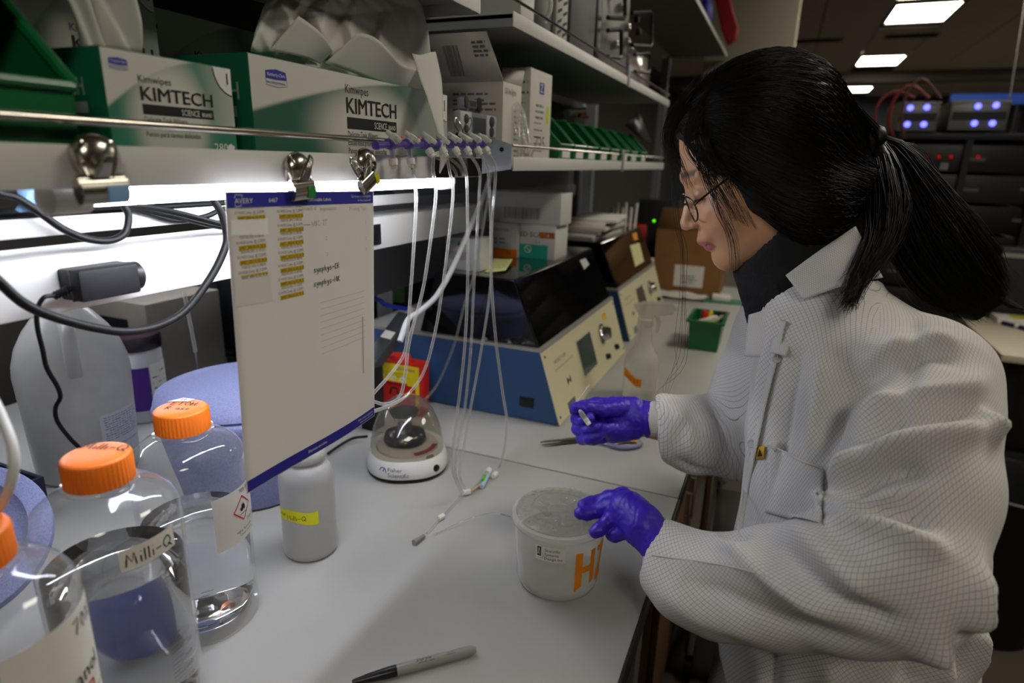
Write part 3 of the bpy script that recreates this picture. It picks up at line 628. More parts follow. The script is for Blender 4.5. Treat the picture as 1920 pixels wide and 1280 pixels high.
MB().lathe([(.026, .046), (.040, .050), (.037, .062), (.022, .068), (.012, .070), (.011, .082), (.016, .094), (.026, .102), (.028, .106), (.010, .108)], 36, loc(-.004, .008, 0)).build('rotor', mat('rotor_black', '#222325', .25, coat=.4), t, smooth=60)
MB().lathe([(.013, .070), (.013, .080), (.024, .0985), (.0245, .100)], 32, loc(-.004, .006, 0)).build('rotor_cone', CHROME, t)
m = MB(); m.grid(lambda a, b: loc((.048 + .010 * b) * math.cos(-1.35 + 1.1 * a), (.050 + .010 * b) * math.sin(-1.35 + 1.1 * a), .0462 + 0 * a), 14, 1); m.build('warning_label', mat('dark_red_label', '#8a2430', .5), t)
MB().lathe([(.0065, 0), (.0065, .003), (.004, .004)], 20, loc(.050, -.0625, .021), Vector(loc(.6, -.8, 0)) - Vector(loc(0, 0, 0))).build('power_button', BLACK, t)
MB().box(loc(.040, -.058, .0425), (.014, .004, .004), rz + PI / 2 + .5, .001).build('lid_latch', mat('latch_grey', '#8d8a84', .4), t)
def base_fn(u, v, l):
    a = -2.25 + u / .078; return np.array(loc((.0742 + l + (.021 - v) * .1) * math.cos(a) * 1.06, (.0785 + l + (.021 - v) * .1) * math.sin(a) * 1.03, v))
f = Face(base_fn, .0012); m = MB(); f.text(m, 'Fisher', .017, .0245, h=.0075); f.text(m, 'Scientific', .017, .0145, h=.0075); m.build('lettering', mat('navy_print', '#232a55', .5), t)
m = MB(); f.stroke(m, [(.007 + .0065 * math.cos(a), .023 + .0075 * math.sin(a)) for a in np.linspace(0, 6.3, 22)], .0016); f.text(m, 'f', .005, .0185, h=.010, shear=.2); m.build('emblem', BLUE_PRINT, t)
MB().tube(smooth_path([at_z(688, 818, .02), at_z(660, 822, .008), at_z(632, 838, .005), at_z(615, 850, .004)], 6), .0028).build('power_cord', BLACK_RUB, t)

# ================================================================== clear recording container
c = (-.2209, .7166)
t = thing('chamber_container', 'round clear plastic container lettered in orange tape, under the near gloved hand', 'container', (c[0], c[1], 0))
def rb(z): return .0565 + .0055 * (z / .1) if z > .004 else .054
MB().lathe([(.002, .001), (.050, .001), (.0545, .004), (.0565, .012), (.0612, .090), (.0614, .094), (.0650, .096), (.0658, .100), (.0650, .1035), (.060, .104), (.0585, .100), (.0585, .09), (.0535, .012), (.05, .006), (.002, .005)], 64, (c[0], c[1], 0)).build('body', MILKY, t, smooth=60)
MB().lathe([(.002, .008), (.052, .008), (.0575, .07), (.002, .07)], 48, (c[0], c[1], 0)).build('liquid', clear_mat('pale_liquid', '#eef0ee', .1, .25, .2), t)
LIDM = clear_mat('scuffed_acrylic', '#fdfdfa', .10, .07, .18, bump=.9, bscale=110, haze_col='#dedcd2')
MB().lathe([(.016, .1045), (.060, .1045), (.0605, .107), (.057, .109), (.040, .1085), (.0385, .1125), (.036, .1135), (.0275, .1095), (.024, .107), (.017, .1065)], 64, (c[0], c[1], 0), cap0=False, cap1=False).build('lid', LIDM, t, smooth=50)
MB().lathe([(.002, .098), (.0165, .098), (.0172, .104), (.0168, .108), (.0150, .108), (.014, .100), (.002, .0995)], 40, (c[0], c[1], 0)).build('centre_well', CLEAR, t, smooth=60)
ribm = MB()
for k in range(8):
    a = k * PI / 4 + .3; ribm.box((c[0] + .0275 * math.cos(a), c[1] + .0275 * math.sin(a), .1085), (.020, .003, .003), a, .0008)
ribm.build('lid_ribs', LIDM, t)
m = MB()
for k in range(260):
    a = random.uniform(0, 6.28); r_ = random.uniform(.040, .0595); s_ = random.uniform(.0006, .0016)
    m.lathe([(s_, 0), (s_ * .7, s_ * .5), (s_ * .1, s_ * .7)], 6, (c[0] + r_ * math.cos(a), c[1] + r_ * math.sin(a), .1088))
m.build('glint_droplets', clear_mat('glint_droplet', '#ffffff', .02, .05, .1, ior=1.9), t); bpy.data.objects['glint_droplets']['kind'] = 'stuff'  # droplets with a raised index add glints to the lid
b0 = bearing(c, 0, 1, 1)
f = cyl_face((c[0], c[1], 0), lambda z: .0563 + (.0612 - .0565) * (z - .012) / .078 + .0006, b0)
OT = ORANGE_TAPE
m = MB()
def strip(p, n=8):  # quad strip in (u,v): p = 4 corners
    (a, b, c_, d) = [np.array(q) for q in p]; m.grid(lambda s1, s2: f.fn(*((a * (1 - s1) + b * s1) * (1 - s2) + (d * (1 - s1) + c_ * s1) * s2), .0003), n, 4)
strip([(.0235, .018), (.0340, .026), (.0340, .079), (.0235, .079)]); strip([(.0470, .024), (.0555, .028), (.0555, .079), (.0470, .079)]); strip([(.0335, .046), (.0475, .046), (.0475, .056), (.0335, .056)])
m.build('tape_letter', OT, t)
m = MB(); strip([(.060, .070), (.082, .070), (.082, .079), (.060, .079)]); strip([(.060, .030), (.069, .030), (.082, .070), (.073, .070)]); strip([(.0600, .022), (.084, .022), (.084, .031), (.060, .031)]); m.build('tape_letter', OT, t)
m = MB(); f.rect(m, -.030, .010, .066, .088, lift=.0002, n=8); m.build('label', mat('label_cream', '#d9d8d0', .5), t)
m = MB(); f.rect(m, -.0275, -.0222, .0725, .0865, lift=.0005, n=2)
for i, s_ in enumerate(('Scientific', 'Systems', 'Design Inc')): f.text(m, s_, -.0175, .0812 - i * .0062, h=.0040, lift=.0005)
f.stroke(m, [(-.022 + .003 * math.cos(a), .0735 + .004 * math.sin(a)) for a in np.linspace(-1.9, 1.4, 9)], .0004, .0005)
m.build('lettering', INK, t)
m = MB(); f.poly(m, [(-.0266, .0745), (-.0258, .0745), (-.0250, .083), (-.0243, .0745), (-.0236, .0745), (-.0245, .085), (-.0257, .085)], .0007); m.build('emblem', PAPER, t)
# thin line ending in a needle at the container
t = thing('needle_line', 'thin clear line with metal needle tip leading to the round container', 'tubing', (-.33, .78, 0))
MB().tube(smooth_path([at_z(868, 925, .006), at_z(832, 965, .004), at_z(800, 1000, .004)], 8), .0012, 8).build('lower_line', CLEAR_TUBE, t)
MB().tube(smooth_path([at_z(812, 1002, .003), at_z(850, 985, .004), at_z(880, 972, .012), at_z(915, 963, .03), at_z(942, 964, .045)], 8), .0010, 8).build('line', CLEAR_TUBE, t)
MB().cyl(at_z(940, 964, .045), at_z(957, 968, .052), .0011).build('needle', STEEL, t)
MB().cyl(at_z(776, 1017, .005), at_z(795, 1004, .005), .0045, .003, 12).build('plug', mat('grey_plug', '#84837c', .5), t)
MB().cyl(at_z(822, 972, .005), at_z(832, 966, .005), .0045, .0042, 8).build('luer_nut', WHITE_PL, t)
# connectors lying on the bench
t = thing('stopcock', 'stopcock with green lever and blue ring lying on the bench beyond the clear container', 'stopcock', (-.44, .93, 0))
a = Vector(at_z(903, 912, .006)); b = Vector(at_z(915, 890, .006))
MB().cyl(a, b, .0042, n=12).build('body', mat('pale_blue_plastic', '#a9bfd8', .4), t)
MB().box((a + b) / 2 + Vector((-.002, 0, .005)), (.0055, .020, .006), math.atan2((b - a).y, (b - a).x) - PI / 2, .002).build('lever', mat('bright_green_plastic', '#58c234', .4), t)
MB().cyl(Vector(at_z(913, 886, .008)), Vector(at_z(918, 880, .010)), .0055, n=12).build('cap', WHITE_PL, t); MB().cyl(Vector(at_z(924, 893, .006)), Vector(at_z(930, 887, .006)), .005, n=12).build('cap', WHITE_PL, t)
t = thing('luer_connector', 'white luer nut on a short tan tube lying on the bench', 'connector', (-.44, .86, 0))
a = Vector(at_z(868, 923, .006)); b = Vector(at_z(882, 921, .006))
MB().cyl(a, b, .0058, .0050, 8).build('nut', WHITE_PL, t); MB().tube(smooth_path([b, at_z(890, 915, .006), at_z(903, 907, .006)], 5), .002).build('tube', mat('tan_tube', '#c9a184', .4), t)

# ================================================================== marker, scissors
a = Vector(at_z(660, 1279, .0065)); b = Vector(at_z(894, 1216, .0065)); d = (b - a); L = d.length; d.normalize()
t = thing('marker_pen', 'grey permanent marker with black cap lying on the near worktop', 'pen', tuple((a + b) / 2 - Vector((0, 0, .0065))))
MB().lathe([(.001, L - .0005), (.0035, L - .0015), (.0052, L - .005), (.0058, L - .010), (.0060, L - .03), (.0061, .046)], 24, a, d, True, True).build('barrel', mat('marker_grey', '#8f8e8a', .35), t)
MB().lathe([(.0015, 0), (.0028, .001), (.0048, .018), (.0060, .036), (.0064, .0475), (.0062, .049)], 24, a, d).build('cap', BLACK, t)
sd = d.cross(Vector((0, 0, 1))).normalized()
def mk(u, v, l):
    ang = .35 + v / .0061; return np.array(a + d * (.049 + u) + (Vector((0, 0, 1)) * math.cos(ang) + (sd) * math.sin(ang)) * (.0062 + l))
f = Face(lambda u, v, l: mk(u, -v, l), .0001); m = MB(); f.text(m, 'Sharpie', .022, .0005, h=.0042, shear=.4); f.text(m, 'PERMANENT MARKER', .024, -.0022, h=.0014); f.text(m, 'FINE POINT', .058, .001, h=.0012); f.text(m, 'NON-TOXIC', .058, -.0010, h=.0012); m.build('lettering', INK, t)
t = thing('scissors', 'scissors with grey-violet handles lying open under the far gloved hand', 'scissors', (-.3, 1.14, 0))
SB = mat('scissor_blade', '#77766c', .3, metal=.8); SH = mat('scissor_handle_grey_violet', '#8688ad', .5); SY = mat('scissor_grip_yellow', '#e0a530', .5)
tip = Vector(at_z(1014, 833, .004)); piv = Vector(at_z(1096, 824, .005)); dd = (piv - tip).normalized(); sdv = Vector((-dd.y, dd.x, 0))
for k, (o_, z) in enumerate(((.0035, .006), (-.0035, .0035))):
    MB().prism([(0, o_ * 1.4), (.02, o_ * 1.4 + .002), (.085, .008 + o_ * .2), (.105, .007), (.105, -.007), (.085, -.005 + o_ * .3), (.02, o_ * 1.4 - .002)], lambda u, v, w_: tip + dd * u + sdv * v + Vector((0, 0, z - .004 + w_)), .0018).build('blade', SB, t)
h0 = piv + dd * .004
for k, (s_, mx_) in enumerate(((-1, SH), (1, SH))):
    ctr = Vector(at_z(1176, 832, .006)) if k == 0 else Vector(at_z(1168, 820, .006))
    pts = [h0, h0 * .6 + ctr * .4 + sdv * (.010 * s_), ctr - dd * .032 + sdv * (.004 * s_)]
    MB().tube(smooth_path(pts, 6), [.006 - .0002 * i for i in range(13)], 10, flat=.6).build('handle', SH, t)
    ring_ = [ctr + dd * (.030 * math.cos(q)) + sdv * (.0165 * math.sin(q)) for q in np.linspace(0, 2 * PI, 33)]
    MB().tube(ring_, .0048, 10, False).build('finger_ring', SH, t)
    MB().tube([ctr + (p - ctr) * .86 for p in ring_], .0030, 8, False).build('grip_lining', SY, t)
MB().lathe([(.004, 0), (.0035, .002), (.001, .0025)], 14, piv + Vector((0, 0, .002))).build('pivot_screw', CHROME, t)
# ================================================================== pipette pullers
BLUE_STEEL = mat('instrument_blue', '#2c4a72', .45, var=.06, bump=.06, bscale=700)
CREAM = mat('instrument_cream', '#d3cba8', .5, var=.03)
LIDBLK = mat('black_acrylic_lid', '#0b0b0d', .07, var=.1, coat=.6)
GREYTRIM = mat('grey_trim', '#8d8a85', .5)
PW = (1.205, 1.825)
def make_puller(dx, dy, lab):
    t = thing('pipette_puller', lab, 'instrument', (-.6 + dx, 1.5 + dy, 0), 0, 'laboratory pullers with dark lids')
    X = lambda v: v + dx
    y0, y1 = PW[0] + dy, PW[1] + dy
    # blue base with sloping front
    MB().prism([(X(-.90), .004), (X(-.386), .004), (X(-.437), .164), (X(-.90), .164)], lambda u, v, w_: (u, y0 + w_, v), y1 - y0).build('base_housing', BLUE_STEEL, t)
    for x in (-.85, -.43):
        for y in (y0 + .05, y1 - .05): MB().cyl((X(x), y, .0004), (X(x), y, .0045), .014).build('foot', BLACK_RUB, t)
    # cream sloping panel
    P0 = np.array([X(-.386), y0, .004]); P1 = np.array([X(-.437), y0, .164]); uv = (P1 - P0); SL = np.linalg.norm(uv); uv /= SL; uy = np.array([0, 1., 0]); nn = np.cross(uy, uv); nn /= np.linalg.norm(nn)
    W = y1 - y0
    pm = MB(); pm.hexa([P0 + nn * .0005, P0 + uy * W + nn * .0005, P0 + uy * W + nn * .0035, P0 + nn * .0035, P1 + nn * .0005, P1 + uy * W + nn * .0005, P1 + uy * W + nn * .0035, P1 + nn * .0035])
    panel = pm.build('control_panel', CREAM, t, smooth=None)
    MB().prism([(X(-.90), .1645), (X(-.432), .1645), (X(-.434), .171), (X(-.90), .171)], lambda u, v, w_: (u, y0 - .002 + w_, v), W + .004).build('trim_strip', GREYTRIM, t)
    f = plane_face(P0 + nn * .0036, uy, uv, .0004)
    def uvp(px, py):   # panel coordinates measured on the nearer instrument
        p0 = np.array([-.386, PW[0], .004]) + nn * .0036; r = _ray(px, py); k = np.dot(p0 - CC, nn) / np.dot(r, nn); q = CC + r * k - p0; return float(q @ uy), float(q @ uv)
    a = uvp(1078, 644); b = uvp(1103, 622); c_ = uvp(1122, 682); d = uvp(1098, 702)
    u0, u1, v0, v1 = (a[0] + d[0]) / 2, (b[0] + c_[0]) / 2, (c_[1] + d[1]) / 2, (a[1] + b[1]) / 2
    m = MB(); f.rect(m, u0 - .006, u1 + .006, v0 - .006, v1 + .006, .0006); m.build('screen_bezel', mat('bezel_pale', '#c9c4b0', .4), panel)
    m = MB(); f.rect(m, u0, u1, v0, v1, .0012); m.build('screen', mat('lcd_grey', '#4a5353', .12, coat=.5), panel)
    k = uvp(1128, 626); kc = Vector(f.fn(k[0], k[1], 0)); nv = Vector(nn)
    kb = MB().lathe([(.028, 0), (.028, .004), (.020, .006), (.017, .022), (.014, .026), (.004, .027)], 28, kc, nv, amp=.03, lobes=12).build('dial_knob', CHROME, panel)
    for px, py in ((1138, 668), (1154, 650)):
        k = uvp(px, py); MB().lathe([(.0085, 0), (.0075, .010), (.003, .012)], 16, Vector(f.fn(k[0], k[1], 0)), nv).build('knob', BLACK, panel)
    k = uvp(1067, 712); m = MB(); f.poly(m, [(k[0] - .013, k[1] + .010), (k[0] - .013, k[1] - .010), (k[0], k[1] + .001)]); f.poly(m, [(k[0] + .013, k[1] + .010), (k[0] + .013, k[1] - .010), (k[0], k[1] - .001)]); m.build('valve_symbol', INK, panel)
    k = uvp(1040, 683); m = MB(); f.text(m, 'MODEL P-1000', k[0], k[1], h=.0085); f.text(m, 'FLAMING BROWN MICROPIPETTE PULLER', k[0] - .006, k[1] - .016, w=.13); m.build('lettering', INK_GREY, panel)
    k = uvp(1070, 775); k = (k[0], max(k[1], .016)); m = MB(); f.rect(m, k[0] - .004, k[0] + .05, k[1] - .012, k[1] + .010); m.build('nameplate', mat('nameplate_blue_grey', '#6c7486', .35, metal=.4), panel)
    for u, v in ((.012, SL - .014), (W - .012, SL - .014), (.012, .014), (W - .012, .014)): MB().lathe([(.0035, 0), (.003, .0018), (.001, .002)], 12, Vector(f.fn(u, v, 0)), nv).build('screw', INK_GREY, panel)
    if dx == 0:
        k = uvp(1132, 594); m = MB(); f.rect(m, k[0] - .016, k[0] + .022, k[1] - .008, k[1] + .010); m.build('sticker', mat('amber_sticker', '#e8b010', .5), panel)
    # lid: hollow dark acrylic wedge
    lb = [(X(-.74), y0 + .006, .1715), (X(-.440), y0 + .006, .1715), (X(-.440), y1 - .006, .1715), (X(-.74), y1 - .006, .1715)]
    lt = [(X(-.70), y0 + .012, .315), (X(-.505), y0 + .012, .315), (X(-.505), y1 - .012, .315), (X(-.70), y1 - .012, .315)]
    bm = MB(); bm.hexa(lb + lt); lid = bm.build('lid', LIDBLK, t, smooth=None)
    bv = lid.modifiers.new('edge', 'BEVEL'); bv.width = .004; bv.segments = 3
    MB().bb(X(-.735), X(-.70), y0 + .1, y1 - .1, .150, .158).build('hinge', GREYTRIM, t)
    for y in (.22, .03): MB().lathe([(.0055, 0), (.004, .004), (.001, .005)], 14, (X(-.50 - y * .3), y0 + .0025, .178), (0, -1, 0)).build('lid_screw', CHROME, lid)
    q = at_y(988, 754, PW[0])
    MB().bb(X(q[0] - .017), X(q[0] + .016), y0 - .004, y0 - .0002, q[2] - .010, q[2] + .012, .0012).build('power_inlet', BLACK, t)
    return t
p1 = make_puller(0, 0, 'blue instrument with black lid and cream sloping panel, nearest of the two')
p2 = make_puller(-.012, .745, 'second blue and cream instrument behind the first, with a yellow note on its lid')
def lid_pt(px, py, dx=0.):     # a point on the sloping front of a lid
    p0 = np.array([-.440 + dx, 0, .1715]); n = np.array([.1435, 0, .065]); n /= np.linalg.norm(n); r = _ray(px, py); k = np.dot(p0 - CC, n) / np.dot(r, n); return CC + r * k, n
def lid_note(name, lab, corners, hexc, dx=0., cat='note'):
    P = [lid_pt(px, py, dx) for px, py in corners]; n = P[0][1]; m = MB()
    q = [p + n * .0012 for p, _ in P]; m.hexa([p + n * .0006 for p, _ in P] + [p + n * .0016 for p, _ in P])
    c = sum(q) / 4; t = thing(name, lab, cat, c); m.build('paper', mat(name + hexc, hexc, .7), t, smooth=None); return t
lid_note('sticker', 'small white sticker on the black lid of the nearer instrument', [(1086, 488), (1095, 505), (1104, 496), (1097, 484)], '#b9b8b4', cat='sticker')
lid_note('sticky_note', 'pale yellow note stuck on the lid of the second instrument', [(1181, 460), (1191, 500), (1207, 490), (1198, 455)], '#d2d196', -.012)
lid_note('sticker', 'small orange sticker on the upper edge of the second instrument lid', [(1185, 438), (1188, 451), (1196, 449), (1193, 435)], '#e0951c', -.012, 'sticker')
# ------------------------------------------------------------------ boxes on the lids
ZL = .3155
def box_on(name, lab, x0, x1, y0, z0, z1, depth, m, cat='box', bev=.0012, extra=None):
    t = thing(name, lab, cat, ((x0 + x1) / 2, y0 + depth / 2, z0))
    MB().bb(x0, x1, y0, y0 + depth, z0, z1, bev).build('carton', m, t)
    f = plane_face((x0, y0, z0), (1, 0, 0), (0, 0, 1), .0004)
    if extra: extra(t, f, x1 - x0, z1 - z0)
    return t
BOXW = mat('box_white', '#c9c8c4', .6, var=.03)
def ex1(t, f, w_, h):
    m = MB(); barcode(f, m, .006, .052, h * .32, h * .58, 22, 4); m.build('barcode', INK_GREY, t)
    m = MB(); f.poly(m, [(.03, h * .80), (.034, h * .92), (.040, h * .85), (.036, h * .74)]); f.text(m, 'labels', .004, h * .84, h=.007); m.build('print', mat('green_print', '#2e8a4a', .5), t)
box_on('carton', 'small white carton with barcode and green mark on the near end of the black lid', -.698, -.610, 1.262, ZL, ZL + .073, .07, BOXW, extra=ex1)
def ex2(t, f, w_, h):
    m = MB(); f.rect(m, -.0, w_, 0, h * .26); m.build('orange_band', mat('orange_print', '#d9741a', .5), t)
    m = MB(); f.text(m, 'FEATHER', .008, h * .76, h=.008); f.text(m, '10', .05, h * .08, h=.009); lines(f, m, .006, .05, h * .52, .010, 2, .004, 5); m.build('print', INK_GREY, t)
box_on('carton', 'white carton with orange band standing between two other boxes on the lid', -.696, -.618, 1.50, ZL, ZL + .088, .05, BOXW, extra=ex2)
def ex3(t, f, w_, h):
    m = MB(); f.rect(m, .0, w_ * .80, 0, h * .42); m.build('teal_band', mat('teal_print', '#1f9f86', .5), t)
    m = MB(); f.rect(m, w_ * .56, w_ * .98, h * .62, h * .80); m.build('orange_band', mat('orange_print', '#d9741a', .5), t)
    m = MB(); f.text(m, 'ED SCALPEL', .001, h * .64, h=.0125); f.text(m, '10 x', w_ * .42, h * .47, h=.007); m.build('lettering', INK, t)
    m = MB(); f.stroke(m, [(w_ * .24 + .009 * math.cos(a), h * .28 + .009 * math.sin(a)) for a in np.linspace(0, 6.3, 18)], .002, .0008); f.stroke(m, [(w_ * .24 - .006, h * .28 + .006), (w_ * .24 + .006, h * .28 - .006)], .002, .0008); f.text(m, '10', w_ * .74, h * .66, h=.008, lift=.0009); m.build('white_print', INK_WHITE, t)
box_on('carton', 'white scalpel carton with teal band and black lettering on the lid', -.617, -.519, 1.515, ZL, ZL + .088, .10, BOXW, extra=ex3)
def ex4(t, f, w_, h):
    m = MB(); barcode(f, m, w_ * .24, w_ * .74, h * .16, h * .52, 34, 6); m.build('barcode', INK_GREY, t); m = MB(); f.text(m, 'MEDICAL', .01, h * .82, h=.006); f.text(m, 'STERILE', w_ * .4, h * .60, h=.005); m.build('print', INK_FAINT, t)
box_on('carton', 'long grey-white carton with wide barcode lying across the top of the scalpel boxes', -.712, -.508, 1.515, ZL + .0885, ZL + .168, .09, BOXW, extra=ex4)
a = at_z(908, 508, ZL + .001); b = at_z(952, 508, ZL + .001)
t = thing('sticky_note', 'pale green handwritten sticky note curling on the black lid before the cartons', 'note', at_z(932, 497, ZL))
P = [at_z(908, 510, ZL + .0006), at_z(948, 510, ZL + .0006), at_z(962, 488, ZL + .006), at_z(925, 484, ZL + .004)]
m = MB(); m.grid(lambda u, v: (P[0] * (1 - u) + P[1] * u) * (1 - v) + (P[3] * (1 - u) + P[2] * u) * v + np.array([0, 0, .004 * u * u]), 6, 4); m.build('paper', mat('sticky_green', '#c6cf8c', .7), t, solid=.0003)
o_ = P[0] * .86 + P[2] * .14; ux_ = (P[1] - P[0]) / np.linalg.norm(P[1] - P[0]); uy_ = (P[3] - P[0]); uy_ /= np.linalg.norm(uy_); f = plane_face(o_ + np.array([0, 0, .003]), ux_, uy_, .0012)
m = MB(); hand(f, m, 'WT teal', .006, .034, .011, .0011); hand(f, m, 'needle', .006, .014, .011, .0011); m.build('handwriting', INK, t)
# papers on the second lid
for k in range(5):
    z = ZL + .0 + k * .012; px = [(-.70, -.545), (-.705, -.54), (-.69, -.53), (-.70, -.55), (-.68, -.52)][k]
    t = thing('paper_stack', ['stack of papers lowest on the second lid', 'second stack of papers on the second lid', 'magazine bundle in the middle of the paper pile', 'thick white booklet near the top of the pile', 'loose white papers lying topmost on the pile'][k], 'papers', ((px[0] + px[1]) / 2, 2.2, z), 0, 'papers piled on the second instrument')
    m = MB(); m.box(((px[0] + px[1]) / 2, 2.16 + .02 * k, z + .0058), (px[1] - px[0], .28, .0112), .05 * (k - 2), .0006); m.build('sheets', [CARD, mat('paper_grey', '#8c8a88', .7), CARD, PAPER, PAPER][k], t)
# ================================================================== sharps flask
y = 1.115; q0 = at_y(711, 765, y); q1 = at_y(797, 765, y); qt = at_y(755, 668, y)
t = thing('sharps_flask', 'red sharps box with yellow label behind the small centrifuge', 'sharps box', ((q0[0] + q1[0]) / 2, y + .02, 0))
x0, x1 = q0[0] - .018, q1[0] - .010
MB().bb(x0, x1, y, y + .04, .0005, qt[2] - .014, .005).build('body', RED, t)
MB().lathe([(.030, 0), (.026, .010), (.012, .012)], 24, ((x0 + x1) / 2, y + .02, qt[2] - .0135), sy=.6).build('cap', RED, t)
f = plane_face((x0, y, 0), (1, 0, 0), (0, 0, 1), .0006); w_ = x1 - x0; h = qt[2] - .016
m = MB(); f.rect(m, .003, w_ - .004, .01, h - .004); m.build('label', mat('yellow_label', '#e8cf14', .5), t)
m = MB(); f.rect(m, .014, w_ - .014, .02, h * .58, .0010); f.rect(m, .030, w_ - .035, h * .56, h * .62, .0010); m.build('red_panel', RED, t)
m = MB(); f.poly(m, [(.006, h * .2), (.012, h * .2), (.012, h * .62), (.014, h * .70), (.012, h * .86), (.007, h * .92), (.007, h * .66)], .0012); m.build('scalpel_picture', mat('pale_metal_print', '#b9c4c6', .4), t)
m = MB(); f.text(m, 'Qlicksmart', w_ * .52, h * .865, h=.0075, lift=.0012); m.build('lettering', BLUE_PRINT, t)
m = MB(); lines(f, m, .02, w_ - .012, h * .78, .008, 2, .0022, 3); m.build('print', INK_GREY, t)
m = MB()
for u in (.030, .062, .085): f.stroke(m, [(u + .007 * math.cos(a), h * .68 + .005 * math.sin(a)) for a in np.linspace(.5, 5, 9)], .004, .0012)
m.build('white_pictures', INK_WHITE, t); m = MB(); f.stroke(m, [(.05, h * .36), (.055, h * .5), (.068, h * .5), (.075, h * .3), (.06, h * .25)], .006, .0016); m.build('scalpel_slot', mat('dark_red', '#5e1410', .5), t)
# ================================================================== black controller bar, instruments behind
a = Vector(at_d(688, 694, 1.30)); b = Vector(at_d(762, 594, 1.40)); d = (b - a).normalized()
t = thing('controller_bar', 'slanted black controller bar with white sticker and a blue cable, behind the red sharps box', 'controller', tuple(a))
sN = d.cross(Vector((0, 1, 0))).normalized(); n2 = sN.cross(d).normalized()
Rm = Matrix((d, sN, n2)).transposed()
MB().box((a + b) / 2, ((b - a).length, .034, .03), Rm, .003).build('bar', mat('bar_dark', '#3b3d42', .5), t)
fn_ = -n2 if n2.y > 0 else n2
c_ = a + d * ((b - a).length * .56) + fn_ * .0155; m = MB(); m.add([c_ + d * u + sN * v for u, v in ((-.011, -.013), (.011, -.013), (.011, .013), (-.011, .013))], [(0, 1, 2, 3)]); m.build('sticker', PAPER, t, smooth=None)
e = b + d * .004
MB().cyl(e, e + d * .022, .009, .008, 14).build('plug', mat('plug_grey', '#9a9c9c', .4), t)
MB().tube(smooth_path([e + d * .02, at_d(725, 572, 1.43), at_d(712, 563, 1.43), at_d(690, 560, 1.43), at_d(640, 570, 1.45)], 6), .0048, 10).build('cable', mat('blue_cable', '#2430a8', .4), t)
MB().bb(a.x - .012, a.x + .022, a.y - .012, a.y + .028, .0005, a.z + .006, .003).build('stand', DARK, t)
def case(name, lab, x0, x1, y0, y1, z0, z1, m, bits=None):
    t = thing(name, lab, 'instrument', ((x0 + x1) / 2, (y0 + y1) / 2, z0)); MB().bb(x0, x1, y0, y1, z0, z1, .004).build('housing', m, t)
    for k in range(4): MB().cyl((x0 + .03 if k % 2 else x1 - .03, y0 + .03 if k < 2 else y1 - .03, z0 - .004), (x0 + .03 if k % 2 else x1 - .03, y0 + .03 if k < 2 else y1 - .03, z0 + .001), .008).build('foot', BLACK_RUB, t)
    if bits: bits(t)
    return t
def b1(t):
    m = MB(); m.bb(-1.12, -.93, 1.446, 1.4495, .17, .30); m.build('green_panel', mat('green_dark_panel', '#2d4a22', .5), t); m = MB(); m.bb(-.99, -.96, 1.442, 1.4459, .25, .28); m.build('sticker', INK_FAINT, t)
    for k in range(4): MB().cyl((-1.1 + k * .03, 1.449, .14), (-1.1 + k * .03, 1.436, .14), .006).build('socket', STEEL, t)
case('electronics_case', 'dark electronics case with green front standing behind the black bar', -1.22, -.915, 1.45, 1.75, .0045, .33, DARK, b1)
def b2(t):
    m = MB(); m.bb(-1.46, -1.30, .896, .899, .06, .20); m.build('screen', mat('dark_screen', '#15171b', .2), t)
    for k in range(3): MB().cyl((-1.27, .899, .08 + k * .04), (-1.27, .885, .08 + k * .04), .009).build('knob', BLACK, t)
case('electronics_case', 'beige electronics case far behind the big jug and purple-lidded jar', -1.50, -1.24, .90, 1.10, .0045, .24, mat('case_beige', '#6f685e', .6), b2)
def b3(t):
    m = MB(); m.bb(-1.30, -1.08, 1.146, 1.149, .05, .26); m.build('screen', mat('dark_screen', '#15171b', .2), t); MB().tube([(-1.04, 1.149, .1), (-1.03, 1.13, .1), (-1.03, 1.13, .2), (-1.04, 1.149, .2)], .004).build('handle', STEEL, t)
case('electronics_case', 'black screened case behind the hanging sheet edge', -1.34, -1.02, 1.15, 1.36, .0045, .30, mat('case_black', '#1b1c1f', .5), b3)
# small things at the back of the bench between jar and sheet
def flat_box(name, lab, px0, px1, pyb, h, depth, m, cat, z=0.):
    a = at_z(px0, pyb, z + .0005); b = at_z(px1, pyb, z + .0005); y = (a[1] + b[1]) / 2; t = thing(name, lab, cat, ((a[0] + b[0]) / 2, y, z + .0005))
    MB().bb(a[0], b[0], y, y + depth, z + .0005, z + h, .0015).build('body', m, t); return t, a, b, y
t, a, b, y = flat_box('small_box', 'small white box wrapped with blue tape behind the foam pan', 327, 352, 690, .022, .03, PAPER, 'box'); MB().bb(b[0] - .002, b[0] + .017, y - .001, y + .031, .0005, .0235, .002).build('tape_wrap', BLUE_TAPE, t)
t, a, b, y = flat_box('tube_rack', 'low clear rack behind the foam pan', 352, 412, 705, .045, .05, CLEAR_TUBE, 'rack')
for k in range(4): MB().cyl((a[0] + .012 + k * .018, y + .03, .046), (a[0] + .012 + k * .018, y + .03, .055), .006).build('tube_cap', DARK if k == 1 else WHITE_PL, t)
t, a, b, y = flat_box('wipe_pile', 'white folded wipes behind the foam pan beside the sheet', 408, 440, 690, .03, .05, PAPER, 'wipes'); MB().box(((a[0] + b[0]) / 2, y + .02, .038), (.04, .035, .012), .4, .004).build('fold', PAPER, t)
a = at_z(302, 694, .006); t = thing('pipette_bulb', 'tiny bright blue rubber bulb lying near the purple-labelled jar', 'bulb', a); MB().lathe([(.001, 0), (.006, .003), (.0075, .012), (.004, .02), (.002, .021)], 14, a, (1, .3, 0)).build('bulb', mat('bright_blue', '#2a6fd0', .4), t)
